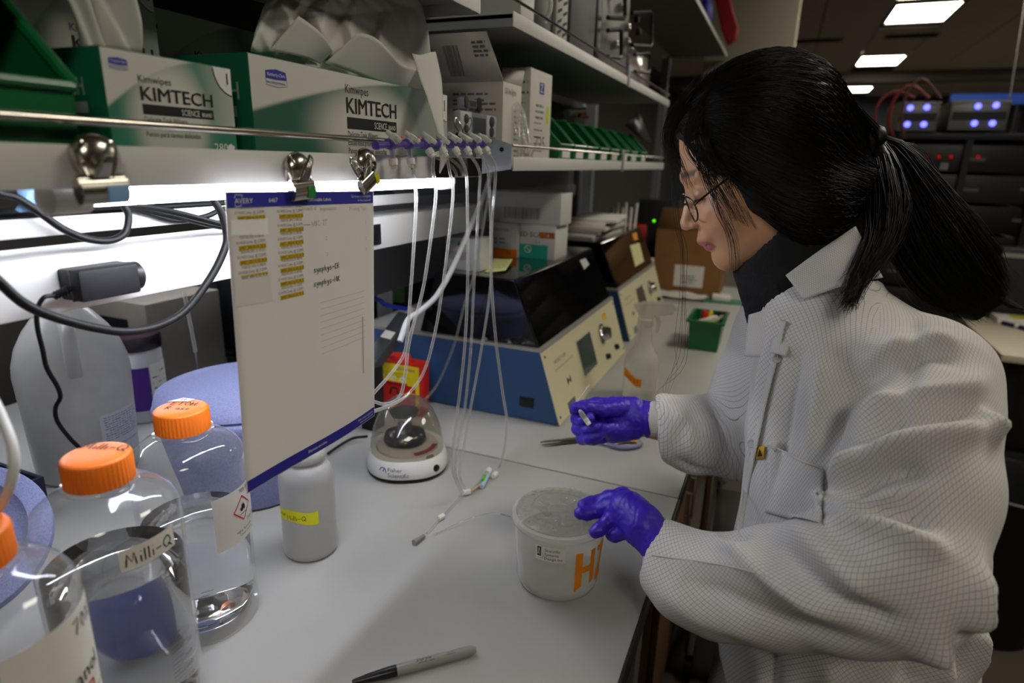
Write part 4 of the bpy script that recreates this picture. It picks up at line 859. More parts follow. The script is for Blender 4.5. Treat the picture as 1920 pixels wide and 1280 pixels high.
a = at_z(318, 672, .004); b = at_z(345, 676, .004); t = thing('wooden_stick', 'thin tan wooden stick lying at the back of the bench', 'stick', a); MB().cyl(a, b, .0025).build('stick', mat('tan_wood', '#b9a47c', .7), t)
t = thing('serological_pipette', 'thin clear pipette hanging upright behind the black cable loop', 'pipette', at_d(360, 600, 1.15)); MB().cyl(at_d(345, 545, 1.15), at_d(367, 660, 1.15), .0035).build('barrel', CLEAR_TUBE, t); MB().cyl(at_d(367, 660, 1.15), at_d(372, 700, 1.15), .0018, .0008).build('tip', INK_GREY, t)
# ================================================================== spray bottle
c = (-.2625, 1.458); R = .0423
t = thing('spray_bottle', 'translucent spray bottle with orange tape label beside the nearer instrument', 'spray bottle', (c[0], c[1], 0))
MB().lathe([(.002, .001), (.038, .001), (R, .006), (R, .095), (.0415, .105), (.036, .118), (.026, .130), (.0215, .142), (.0190, .165), (.0160, .180), (.0155, .192)], 36, (c[0], c[1], 0), cap1=False).build('body', MILKY, t, smooth=70)
MB().lathe([(.0175, .186), (.0182, .188), (.0182, .205), (.016, .207)], 30, (c[0], c[1], 0), amp=.02, lobes=18).build('collar', MILKY, t)
da = Vector((.93, .36, 0)).normalized(); sa_ = Vector((-da.y, da.x, 0)); hp = Vector((c[0], c[1], 0))
prof = [(-.030, .236), (-.022, .222), (-.014, .206), (.016, .206), (.018, .214), (.040, .216), (.062, .220), (.064, .243), (.048, .247), (-.006, .246)]
hd = MB().prism(prof, lambda u, v, w_: hp + da * u + sa_ * (w_ - .011) + Vector((0, 0, v)), .022).build('trigger_head', MILKY, t)
tr = [(.018, .214), (.030, .214), (.036, .200), (.034, .180), (.030, .170), (.026, .172), (.028, .185), (.026, .202)]
MB().prism(tr, lambda u, v, w_: hp + da * u + sa_ * (w_ - .007) + Vector((0, 0, v)), .014).build('trigger', MILKY, t)
MB().cyl(hp + da * .062 + Vector((0, 0, .232)), hp + da * .074 + Vector((0, 0, .232)), .009).build('nozzle', MILKY, t)
f = cyl_face((c[0], c[1], 0), R + .0006, bearing(c, -.95, R, 1)); m = MB(); m.grid(lambda a, b: f.fn(.002 + .055 * a, .062 - .016 * a + .004 * math.sin(6 * a) + .022 * b, .0004), 12, 2); m.build('tape_label', ORANGE_TAPE, t); m = MB(); hand(f, m, '70% Et', .012, .064, .010, .0008, slope=-.3, lift=.0009); m.build('handwriting', mat('brown_ink', '#6b3a10', .6), t)
# ================================================================== green bin with tools, brown carton
def open_bin(t, M, x0, x1, y0, y1, z0, z1, th=.003, taper=.006, cut=0.):
    """hollow tapered tray; cut lowers the front wall"""
    o0 = [(x0 + taper, y0 + taper, z0), (x1 - taper, y0 + taper, z0), (x1 - taper, y1 - taper, z0), (x0 + taper, y1 - taper, z0)]
    o1 = [(x0, y0, z1), (x1, y0, z1), (x1, y1, z1), (x0, y1, z1)]
    i1 = [(x0 + th, y0 + th, z1), (x1 - th, y0 + th, z1), (x1 - th, y1 - th, z1), (x0 + th, y1 - th, z1)]
    i0 = [(x0 + taper + th, y0 + taper + th, z0 + th), (x1 - taper - th, y0 + taper + th, z0 + th), (x1 - taper - th, y1 - taper - th, z0 + th), (x0 + taper + th, y1 - taper - th, z0 + th)]
    vs = o0 + o1 + i1 + i0; fs = [(3, 2, 1, 0), (12, 13, 14, 15)]
    for a, b in ((0, 4), (4, 8), (8, 12)):
        for k in range(4): fs.append((a + k, a + (k + 1) % 4, b + (k + 1) % 4, b + k))
    return MB().add(vs, fs).build('tray', M, t, smooth=None)
BX0, BX1, BY0, BY1 = -.218, -.118, 1.958, 2.13
t = thing('parts_bin', 'dark green plastic bin full of small tools on the far worktop by the bench edge', 'bin', ((BX0 + BX1) / 2, 2.05, 0))
open_bin(t, GREEN_BIN, BX0, BX1, BY0, BY1, .001, .098)
m = MB(); m.bb(BX0 - .008, BX1 + .008, BY0 - .008, BY0 + .001, .090, .098, .001); m.bb(BX0 - .008, BX0 + .001, BY0 + .001, BY1, .090, .098, .001); m.bb(BX1 - .001, BX1 + .008, BY0 + .001, BY1, .090, .098, .001); m.build('rim', GREEN_BIN, t)
tools = [('red handled tool standing in the green bin', RED, (-.185, 2.06), (.01, .0), .022), ('yellow handled tool standing in the green bin', mat('tool_yellow', '#d8c020', .5), (-.168, 2.07), (.006, .02), .016), ('white tube lying across the green bin', WHITE_PL, (-.170, 2.02), (.06, .02), .014), ('dark handled tool standing in the green bin', DARK, (-.150, 2.08), (.05, .0), .018), ('pale roll lying in the green bin', mat('pale_roll', '#b7b08a', .5), (-.155, 2.00), (.045, .02), .018), ('grey tool lying in the green bin', mat('grey_tool', '#77756e', .5), (-.140, 2.03), (.03, .05), .012)]
for lab, mm, (x, y), (dx, dy), r_ in tools:
    t = thing('tool_handle', lab, 'tool', (x, y, .06)); p0 = Vector((x - dx / 2, y - dy / 2, .055 if dx < .02 else .078)); p1 = Vector((x + dx / 2, y + dy / 2, .108 if dx < .02 else .100))
    ax = (p1 - p0); Lx = ax.length; MB().lathe([(r_ * .25, 0), (r_ * .5, Lx * .1), (r_ * .45, Lx * .5), (r_ * .55, Lx * .85), (r_ * .3, Lx)], 12, p0, ax).build('grip', mm, t); MB().cyl(p0 - ax * .25, p0, r_ * .16).build('shank', STEEL, t)
cy = 2.86; a = at_y(1226, 545, cy); b = at_y(1346, 548, cy); c_ = at_y(1290, 432, cy)
t = thing('cardboard_box', 'brown cardboard box with a white label at the far end of the worktop', 'box', ((a[0] + b[0]) / 2, cy + .1, 0))
x0, x1, z1 = a[0] - .01, b[0] + .005, c_[2]
m = MB(); m.bb(x0, x1, cy, cy + .006, .001, z1); m.bb(x0, x1, cy + .194, cy + .2, .001, z1); m.bb(x0, x0 + .006, cy + .006, cy + .194, .001, z1); m.bb(x1 - .006, x1, cy + .006, cy + .194, .001, z1); m.bb(x0 + .006, x1 - .006, cy + .006, cy + .194, .001, .006); m.build('carton', BROWN, t)
m = MB(); m.add([(x0, cy, z1), (x1, cy, z1), (x1 - .01, cy + .06, z1 + .09), (x0 + .01, cy + .05, z1 + .09)], [(0, 1, 2, 3)]); m.build('flap', BROWN, t, solid=.004)
f = plane_face((x0, cy, 0), (1, 0, 0), (0, 0, 1), .0008); l0 = at_y(1262, 535, cy); l1 = at_y(1321, 500, cy)
m = MB(); f.rect(m, l0[0] - x0, l1[0] - x0, l0[2], l1[2]); m.build('label', PAPER, t); m = MB(); f.text(m, 'SAMPLES', l0[0] - x0 + .03, l0[2] + .03, h=.014, lift=.0012) if 0 else lines(f, m, l0[0] - x0 + .03, l1[0] - x0 - .02, l0[2] + .045, .014, 3, .006, 3); m.build('print', INK_GREY, t)
t = thing('glove_pack', 'crumpled white wrap lying before the brown cardboard box', 'wrap', at_z(1275, 552, 0)); q = at_z(1262, 556, 0); m = MB(); crumple(m, (q[0] - .12, q[1] - .06, .012), (.26, 0, 0), (0, .12, 0), (0, 0, 1), 12, 8, .02, 9); m.build('wrap', PAPER, t, smooth=30)
a = at_z(1352, 563, 0); t = thing('index_cards', 'small stack of white cards on a green mat by the brown box', 'cards', a); MB().box((a[0], a[1], .013), (.075, .07, .018), .1, .001).build('cards', PAPER, t)
t2 = thing('green_mat', 'thin green strip mat under the white cards', 'mat', (a[0] + .01, a[1] - .03, 0)); MB().box((a[0] + .02, a[1] - .02, .002), (.20, .10, .003), .1, .001).build('mat', mat('green_mat', '#2c7a58', .6), t2)
# yellow bottles, red folder, dark device behind the second instrument
for k, (px, lab) in enumerate(((1208, 'yellow-labelled slim bottle behind the second instrument, left one'), (1221, 'yellow-labelled slim bottle behind the second instrument, by the brown box'))):
    q = at_y(px, 500, 2.72); t = thing('slim_bottle', lab, 'bottle', (q[0], 2.72, 0), 0, 'yellow labelled bottles')
    MB().lathe([(.002, .001), (.016, .001), (.0165, .12), (.009, .14), (.009, .155)], 18, (q[0], 2.72, 0)).build('body', mat('yellow_bottle', '#c8c07a', .5), t); MB().lathe([(.011, .15), (.011, .17), (.002, .172)], 16, (q[0], 2.72, 0)).build('cap', WHITE_PL, t); MB().lathe([(.0168, .03), (.0168, .09)], 18, (q[0], 2.72, 0), cap0=False, cap1=False).build('label', mat('label_yellow', '#d8c21a', .5), t)
q = at_y(1190, 440, 3.0); t = thing('red_binder', 'red binder standing at the far end of the bench', 'binder', (q[0], 3.0, 0)); MB().bb(q[0] - .05, q[0] + .05, 3.0, 3.03, .001, q[2] + .05, .003).build('cover', RED, t); MB().bb(q[0] - .046, q[0] + .046, 3.031, 3.05, .004, q[2] + .045).build('pages', PAPER, t)
q = at_y(1235, 400, 3.05); t = thing('desktop_tower', 'black desktop computer case at the far end of the bench', 'computer', (q[0], 3.05, 0)); MB().bb(q[0] - .10, q[0] + .09, 2.93 + .13, 3.14, .001, q[2] + .06, .004).build('case', mat('case_black', '#1b1c1f', .5), t); MB().cyl((q[0] - .02, 3.0599, .3), (q[0] - .02, 3.056, .3), .006).build('status_light', emit_mat('green_led', '#66ff22', 1.5), t)
t = thing('pipette_jar', 'white holder of upright tubes behind the papers', 'holder', (-.60, 2.58, 0)); MB().bb(-.66, -.54, 2.585, 2.665, .001, .30, .004).build('holder', WHITE_PL, t)
for k in range(6): MB().cyl((-.648 + k * .019, 2.625, .30), (-.648 + k * .019 + .004 * (k % 3 - 1), 2.625, .385 + .02 * (k % 2)), .006).build('tube', WHITE_PL, t)

q = at_y(720, 512, 1.40); t = thing('small_bottle', 'bottle with an orange cap beside the sheet edge, behind the clear tubes', 'bottle', (q[0], 1.40, 0))
MB().lathe([(.002, .0008), (.020, .0008), (.021, .004), (.021, q[2] - .016), (.014, q[2] - .008)], 24, (q[0], 1.40, 0)).build('body', MILKY, t); ribbed_cap((q[0], 1.40, q[2] - .007), .0175, .016, 64, 22).build('cap', ORANGE, t)
# ================================================================== sheet of labels hanging from the lip
SX = -.446
sc = {'tl': at_x(421, 359, SX), 'tr': at_x(700, 358, SX), 'bl': at_x(463, 926, SX - .002), 'br': at_x(702, 779, SX + .002)}
SW, SH = .216, .279
def sheet_fn(u, v, l):      # u from the left edge, v down from the top edge, metres
    a, b = u / SW, v / SH
    p = (sc['tl'] * (1 - a) + sc['tr'] * a) * (1 - b) + (sc['bl'] * (1 - a) + sc['br'] * a) * b
    return p + np.array([l + .0028 * math.sin(PI * a) * b - .0015 * math.sin(2 * PI * a) * b, 0, 0])
def s_uv(px, py):
    best = (.1, .1)
    for _ in range(12):
        p = sheet_fn(best[0], best[1], 0); q = proj(p); h = 1e-4
        qu = proj(sheet_fn(best[0] + h, best[1], 0)); qv = proj(sheet_fn(best[0], best[1] + h, 0))
        J = np.array([[(qu[0] - q[0]) / h, (qv[0] - q[0]) / h], [(qu[1] - q[1]) / h, (qv[1] - q[1]) / h]]); d = np.linalg.solve(J, np.array([px - q[0], py - q[1]])); best = (best[0] + d[0], best[1] + d[1])
    return best
t = thing('label_sheet', 'sheet of printed labels with blue header hanging from magnetic clips on the shelf edge', 'sheet', (sc['tl'] + sc['tr']) / 2)
m = MB(); m.grid(lambda a, b: sheet_fn(a * SW, b * SH, 0), 24, 24); SHEETM = mat('sheet_paper', '#e8e3e0', .75, var=.02, bump=.04); m.build('paper', SHEETM, t, smooth=180, solid=.00025)
sf = Face(lambda u, v, l: sheet_fn(u, -v, l), .0004)       # v up (negative)
m = MB(); sf.rect(m, .0012, SW - .0012, -.0136, -.0008, n=24, m=2); m.build('header_band', BLUE_PRINT, t)
m = MB(); sf.rect(m, .0012, SW - .0012, -SH + .0010, -SH + .0125, n=24, m=2); m.build('footer_band', mat('deep_blue_print', '#241f92', .5), t)
m = MB(); sf.text(m, 'AVERY', .0095, -.0100, h=.0042, w=.021, lift=.0007); sf.text(m, '6467', .0500, -.0098, h=.0040, lift=.0007); sf.text(m, 'Removable Labels', .103, -.0098, h=.0034, w=.036, lift=.0007)
sf.text(m, 'Go to avery.com/templates', SW - .006, -.0070, h=.0030, w=.036, align='r', lift=.0007); sf.text(m, 'Use Avery Template 6467', SW - .006, -.0112, h=.0022, w=.025, align='r', lift=.0007)
sf.stroke(m, [(.0095, -.0055), (.0110, -.0025), (.0190, -.0032), (.0178, -.0053)], .0007, .0007); sf.stroke(m, [(.0098, -.0107), (.0103, -.0128), (.0170, -.0120), (.0166, -.0104)], .0007, .0007)
bu = lambda u: -SH + .0048
sf.text(m, 'Etiquettes amovibles', .088, -SH + .0050, h=.0033, w=.030, lift=.0007); sf.text(m, 'Allez a avery.ca/gabarits', SW - .005, -SH + .0072, h=.0027, w=.034, align='r', lift=.0007); sf.text(m, 'Utilisez le gabarit Avery 6467', SW - .005, -SH + .0034, h=.0022, w=.030, align='r', lift=.0007)
m.build('band_lettering', INK_WHITE, t)
prn = MB(); hl = MB(); hlt = MB()
c1 = [(470, 388), (472, 443), (474, 470), (476, 498)]; c2 = [(545, 386), (546, 412), (546, 437), (547, 462), (547, 486), (547, 511), (547, 536)]
for ci, cl in enumerate((c1, c2)):
    for i, (px, py) in enumerate(cl):
        u, v = s_uv(px, py); row = [1, 3, 4, 5][i] if ci == 0 else i + 1
        sf.text(prn, 'H20.03.301.11.%02d.%02d' % (3 + row, ci + 1), u, -v - .0012, h=.0026, w=.0285, align='c', lift=.0005)
        sf.text(prn, '01/14/20 Comp. @_5.25PM_', u - .001, -v - .0058, h=.0026, w=.036, align='c', lift=.0005)
        sf.rect(hl, u - .0165, u + .0165, -v - .0116, -v - .0072, .0004, n=4); sf.text(hlt, 'HMET_200114_H2_%02d_B' % row, u, -v - .0106, h=.0026, w=.031, align='c', lift=.0007)
prn.build('label_print', INK_GREY, t); hl.build('highlight', mat('highlighter_yellow', '#d8b620', .7), t); hlt.build('highlight_print', mat('dark_olive_print', '#54461a', .7), t)
for k, qd in enumerate((((433, 412), (433, 441), (502, 440), (502, 409)), ((438, 521), (441, 576), (510, 564), (507, 513)))):
    m = MB(); P = [s_uv(*q) for q in qd]; sf.poly(m, [(u, -v) for u, v in P], .0005); m.build('blank_label', mat('blank_label_white' if k == 0 else 'peeled_label', '#f4f4f2' if k == 0 else '#dddad4', .7), t)
m = MB(); u, v = s_uv(588, 511); hand(sf, m, 'synphys-CR', u, -v, .0060, .0008, slope=.0, lift=.0006); u, v = s_uv(588, 537); hand(sf, m, 'synphys-MK', u, -v, .0060, .0008, lift=.0006); m.build('handwriting', INK, t)
m = MB(); u, v = s_uv(584, 424); hand(sf, m, 'WXC-JT', u, -v, .0055, .0004, lift=.0006); a_, b_ = s_uv(568, 421), s_uv(582, 421); sf.stroke(m, [(a_[0], -a_[1]), (b_[0], -b_[1])], .0004, .0006); m.build('pencil_writing', INK_GREY, t)
m = MB(); 
for k, (px, py) in enumerate(((560, 395), (600, 395), (655, 395), (610, 450), (612, 480), (685, 420), (685, 450), (685, 470))): u, v = s_uv(px, py); sf.text(m, ['Conseils d', 'impression', 'Printing Tips', '2', '3', '1', '2', '3'][k], u, -v, h=.0042, lift=.0003)
for k in range(9): sf.rect(m, .115, SW - .02, -.115 - k * .007, -.1146 - k * .007, .0003, n=6)
sf.rect(m, SW - .0265, SW - .0235, -.215, -.145, .0003, n=1, m=8); m.build('show_through_print', INK_FAINT, t)

# ================================================================== magnetic clips
def mag_clip(lab, pd, pj, jw, tape, rot):
    d = at_x(pd[0], pd[1], XS + .001); j = at_x(pj[0], pj[1], SX + .003)
    t = thing('magnetic_clip', lab, 'clip', d, 0, 'magnetic clips on the shelf edge')
    MB().lathe([(.0172, 0), (.0176, .002), (.0165, .006), (.0135, .010), (.009, .0125), (.0035, .0135), (.0030, .0125), (.0012, .0125)], 36, d, (1, 0, 0)).build('magnet_dome', STEEL, t, smooth=70)
    r = rot; ya = np.array([0, math.cos(r), math.sin(r)]); za = np.array([0, -math.sin(r), math.cos(r)]); xa = np.array([1., 0, 0])
    MB().cyl(d + xa * .0125, d + xa * .0165, .0030, .0022, 12).build('rivet', CHROME, t)
    for s_, nm in ((1, 'jaw'), (-1, 'jaw')):
        poly = [(-.0015, .012), (.0020, .010), (.0052, .004), (.0058, -.001), (.0040, -.006), (.0012, -.0085), (.0008, -.0075), (.0030, -.004), (.0040, 0), (.0030, .006)]
        MB().prism([(a * s_, b) for a, b in poly], lambda u, v, w_: j + xa * u + za * v + ya * (w_ - jw / 2), jw).build(nm, STEEL, t, smooth=30)
    MB().cyl(j + za * .006 - ya * jw * .52, j + za * .006 + ya * jw * .52, .0042, n=14).build('spring_roll', STEEL, t)
    for s_ in (1, -1):
        q = j + za * .010 + xa * (.004 * s_); e = j + za * .030 + xa * (.009 * s_ + .002) + ya * .004 * s_
        sd_ = ya * .0062
        MB().tube(smooth_path([q - sd_, (q + e) / 2 - sd_ * .9, e - sd_ * .5, e + za * .004, e + sd_ * .5, (q + e) / 2 + sd_ * .9, q + sd_], 5), .0011, 8).build('lever_loop', CHROME, t)
        MB().hexa([q - sd_ * .8, q + sd_ * .8, q + sd_ * .8 + xa * .0008, q - sd_ * .8 + xa * .0008, (q + e) / 2 - sd_ * .5, (q + e) / 2 + sd_ * .5, (q + e) / 2 + sd_ * .5 + xa * .0008, (q + e) / 2 - sd_ * .5 + xa * .0008]).build('lever_plate', STEEL, t)
    m = MB(); L0, L1 = tape[1]
    for s_ in (1,): m.prism([(.0062, .004), (.0066, -.001), (.0048, -.0075), (.0040, -.0075), (.0056, -.001), (.0050, .0045)], lambda u, v, w_: j + xa * u + za * v + ya * (L0 + w_), L1 - L0)
    m.build('tape', tape[0], t)
mag_clip('round magnetic clip with blue tape, holding nothing, nearest the green bin', (175, 297), (193, 360), .034, (BLUE_TAPE, (.000, .0155)), .03)
mag_clip('magnetic clip with green tape gripping the top middle of the hanging sheet', (554, 318), (566, 358), .030, (mat('green_tape', '#2c8a3c', .5), (.003, .014)), .06)
mag_clip('magnetic clip with yellow tape gripping the corner of the sheet by the valves', (681, 306), (689, 344), .024, (mat('yellow_flag_tape', '#d8d020', .5), (.010, .017)), .5)

# ================================================================== valves and tubing
LAV = clear_mat('lavender_clear', '#c9bff4', .08, .30, .4, haze_col='#a08ee8')
VX = -.449
t = thing('valve_manifold', 'row of lavender stopcock valves with white taps along the shelf edge', 'valves', at_x(800, 285, VX))
a = at_x(706, 272, VX); b = at_x(906, 268, VX)
vp = [at_x(px, py, VX) for px, py in ((733, 270), (766, 270), (796, 270), (822, 270), (846, 269), (868, 269), (888, 269), (904, 269))]
MB().cyl(a, b, .0042, n=14).build('manifold', LAV, t); MB().lathe([(.0036, -.004), (.0055, -.003), (.0055, .001), (.0042, .002)], 14, a, (0, 1, 0)).build('end_port', LAV, t)
MB().bb(XS + .0002, XS + .0012, vp[3][1], Y1, .5345, .5625).build('bracket_plate', CHROME, t)
nuts = []
for k, p in enumerate(vp):
    v = MB().lathe([(.0062, -.006), (.0068, -.004), (.0068, .004), (.0062, .006)], 16, p, (0, 1, 0)).build('valve_body', LAV, t)
    tx = Vector((.45, .3 if k < 4 else .1, .85)).normalized()
    tp = MB(); tp.lathe([(.0062, .003), (.0066, .005), (.0064, .012), (.0045, .013)], 12, p, tx)
    q = Vector(p) + tx * .0095; r_ = .5 + .35 * k
    for w_ in range(3):
        an = r_ + w_ * 2 * PI / 3; e1 = tx.cross(Vector((0, 1, 0))).normalized(); e2 = tx.cross(e1); dv = e1 * math.cos(an) + e2 * math.sin(an)
        R3 = Matrix((dv, tx.cross(dv), tx)).transposed(); tp.box(q + dv * .0068, (.0115, .0068, .0062), R3, .0016)
    tp.build('tap', WHITE_PL, v)
    if k in (0, 1): m = MB(); m.box(Vector(p) + tx * .012 + Vector((.004, .008, -.002)), (.002, .007, .003), .2); m.build('off_mark', mat('red_off_mark', '#d86a60', .5), v)
    dn = Vector((.10, .06, -1)).normalized() if k < 2 else Vector((.55, .10, -.75)).normalized()
    L = .017 if k < 2 else .008
    MB().cyl(Vector(p) + dn * .004, Vector(p) + dn * L, .0034, .0030, 12).build('port', clear_mat('port_clear', '#d8d0f4', .08, .2, .4), v)
    n0 = Vector(p) + dn * L; MB().lathe([(.0050, 0), (.0056, .001), (.0056, .008), (.0040, .0085), (.0034, .0125)], 8, n0, dn).build('luer_nut', WHITE_PL, v)
    nuts.append(n0 + dn * .0125)
TX = -.447
def tube_thing(lab, pts, r, m=CLEAR_TUBE, name='tubing', grp='clear tubes hanging from the valves'):
    t = thing(name, lab, 'tubing', pts[len(pts) // 2], 0, grp); MB().tube(smooth_path(pts, 7), r, 8).build('hose', m, t); return t
def px_path(pp, x=TX, x1=None): return [at_x(px, py, x if x1 is None else x + (x1 - x) * i / (len(pp) - 1)) for i, (px, py) in enumerate(pp)]
paths = [
 ('clear tube hanging beside the sheet edge, first from the sheet, curving back behind it', 1, [(775, 322), (780, 370), (777, 445), (770, 545), (765, 615), (757, 665), (728, 706), (700, 738), (680, 770)], -.4525, -.50),
 ('second clear tube from the sheet, looping low behind the sheet', 2, [(812, 320), (817, 370), (801, 495), (790, 555), (768, 637), (760, 700), (750, 742), (725, 757), (700, 752), (670, 740)], -.4455, -.49),
 ('third clear tube from the sheet, bowed outward then sweeping under the sheet', 3, [(843, 322), (849, 370), (831, 530), (813, 635), (792, 702), (758, 745), (712, 767), (680, 775)], -.4390, -.478),
 ('fourth clear tube from the sheet, hanging almost straight to the bench', 4, [(873, 320), (876, 370), (877, 520), (872, 640), (863, 728), (850, 830), (848, 880), (862, 918)], -.4495, -.443),
 ('fifth clear tube from the sheet, nearly touching the fourth', 5, [(899, 322), (898, 370), (888, 545), (883, 650), (872, 760), (857, 840), (854, 885), (866, 918)], -.4435, -.437),
 ('sixth clear tube, crossing its outer neighbour above the black lid', 6, [(915, 322), (920, 420), (920, 532), (905, 640), (886, 745), (868, 845), (862, 890), (872, 916)], -.4375, -.431),
 ('outermost clear tube, swinging out toward the gloved hand', 7, [(929, 322), (922, 420), (921, 520), (930, 640), (943, 740), (950, 790), (944, 850), (932, 885)], -.4315, -.427)]
for lab, k, pp, x0, x1 in paths: tube_thing(lab, [nuts[k]] + px_path(pp, x0, x1), .0024)
tube_thing('thin clear tube passing behind the others and curving down to the sharps box', px_path([(918, 350), (905, 430), (887, 520), (871, 570), (850, 650), (820, 720), (785, 760), (772, 772)], -.52, -.70), .0026)
t = thing('grey_hose', 'thick pale grey cable sweeping behind the clear tubes', 'cable', at_x(850, 500, -.57)); MB().tube(smooth_path(px_path([(925, 315), (908, 365), (882, 425), (850, 500), (818, 555), (785, 585), (765, 600), (750, 640)], -.56), 8), .0052, 10).build('cable', mat('pale_cable', '#a9abac', .45), t)
# ================================================================== adapter and cables
AX = -.6195
a = at_x(146, 509, -.588); b = at_x(259, 493, -.588); c_ = at_x(149, 572, -.588); d_ = at_x(262, 546, -.588)
t = thing('power_adapter', 'black power adapter brick stuck to the white raceway', 'adapter', (a + d_) / 2)
zc = (a[2] + c_[2] + b[2] + d_[2]) / 4; hz = ((a[2] - c_[2]) + (b[2] - d_[2])) / 4
MB().bb(AX, -.588, a[1], b[1], zc - hz, zc + hz, .0025).build('brick', DARK, t); MB().bb(-.6025, -.6005, a[1] - .0002, b[1] + .0002, zc - hz - .0002, zc + hz + .0002).build('parting_line', BLACK, t)
MB().lathe([(.012, 0), (.013, .002), (.013, .007), (.010, .010), (.004, .0105)], 24, (-.603, b[1] + .0005, zc), (0, 1, 0), sx=1.0, sy=1.1).build('plug_socket', BLACK, t)
q = at_x(128, 543, -.603); st = MB()
for k in range(5): st.lathe([(.0034, 0), (.0042, .001), (.0034, .002)], 12, (-.603, a[1] - .002 - k * .0028, q[2] - k * .0008), (0, -1, 0))
st.cyl((-.603, a[1], q[2]), (-.603, a[1] - .016, q[2] - .003), .0026); st.build('strain_relief', BLACK_RUB, t)
cord = [np.array((-.603, a[1] - .016, q[2] - .003))] + px_path([(82, 558), (70, 580), (70, 612), (80, 655), (88, 690), (108, 725), (113, 745), (104, 765), (108, 790), (130, 820), (152, 842)], -.602, -.655)
MB().tube(smooth_path(cord, 7), .0021, 8).build('cord', BLACK_RUB, t)
t = thing('black_cable', 'thick black cable looping low across the raceway and jug', 'cable', at_x(230, 620, -.585), 0, 'black cables under the shelf'); MB().tube(smooth_path(px_path([(-60, 470), (0, 530), (50, 572), (110, 597), (180, 615), (240, 622), (300, 610), (350, 580), (395, 520), (420, 470), (425, 440), (415, 400), (400, 375)], -.580), 8), .0043, 10).build('cable', BLACK_RUB, t)
t = thing('black_cable', 'black cable hanging in a short loop from the tray before the lamp end cap', 'cable', at_x(200, 448, -.60), 0, 'black cables under the shelf'); MB().tube(smooth_path(px_path([(-40, 345), (0, 362), (30, 370), (70, 395), (120, 430), (170, 449), (210, 450), (235, 435), (241, 405), (232, 385), (225, 372)], -.605), 8), .0036, 10).build('cable', BLACK_RUB, t)
rr = random.Random(5)
for k in range(9):
    z = .4885 + .006 * (k % 3) + .002 * (k % 2); x = -.632 - .009 * (k // 3)
    t = thing('black_cable', ['uppermost', 'straight', 'sagging', 'inner', 'second inner', 'third inner', 'rear', 'second rear', 'third rear'][k] + ' black cable of the bundle lying in the tray behind the lamp', 'cable', (x, .5, z), 0, 'bundled cables in the tray')
    MB().tube(smooth_path([(x + rr.uniform(-.003, .003), yv, z + rr.uniform(-.001, .003) + (.0 if yv < .42 else -.000)) for yv in (.05, .2, .3, .38, .46, .56, .7, .95)], 5), .0030, 8).build('cable', BLACK_RUB, t)
for k in range(3):
    t = thing('black_cable', ['first', 'second', 'third'][k] + ' black cable fanning down from the tray to the sheet edge', 'cable', at_x(340, 400, -.6), 0, 'cables fanning behind the sheet'); MB().tube(smooth_path(px_path([(232, 386 + k), (275, 388 + 6 * k), (330, 398 + 8 * k), (385, 412 + 8 * k - 22 * (k == 2)), (430, 424 + 4 * k - 40 * (k == 2)), (470, 432)], -.610 - .002 * k), 6), .0030, 8).build('cable', BLACK_RUB, t)
t = thing('tape_flag', 'piece of blue tape wrapped round the cable bundle at the frame edge', 'tape', at_x(50, 370, -.612)); P = [at_x(26, 344, -.613), at_x(66, 344, -.613), at_x(69, 395, -.611), at_x(38, 398, -.611), at_x(28, 393, -.612), at_x(40, 378, -.612)]
m = MB(); m.add(P, [(0, 1, 2, 3, 4, 5)]); m.build('tape', BLUE_TAPE, t, solid=.0006)
t = thing('white_cable', 'thick white cable bending down at the frame edge beside the left bottle', 'cable', at_d(20, 860, .42)); MB().tube(smooth_path([at_d(-60, 640, .50), at_d(-25, 720, .46), at_d(5, 785, .44), at_d(24, 840, .43), at_d(24, 890, .43), at_d(8, 935, .44), at_d(-30, 985, .46)], 8), .0034, 12).build('cable', mat('white_cable', '#d9dbd8', .35), t)
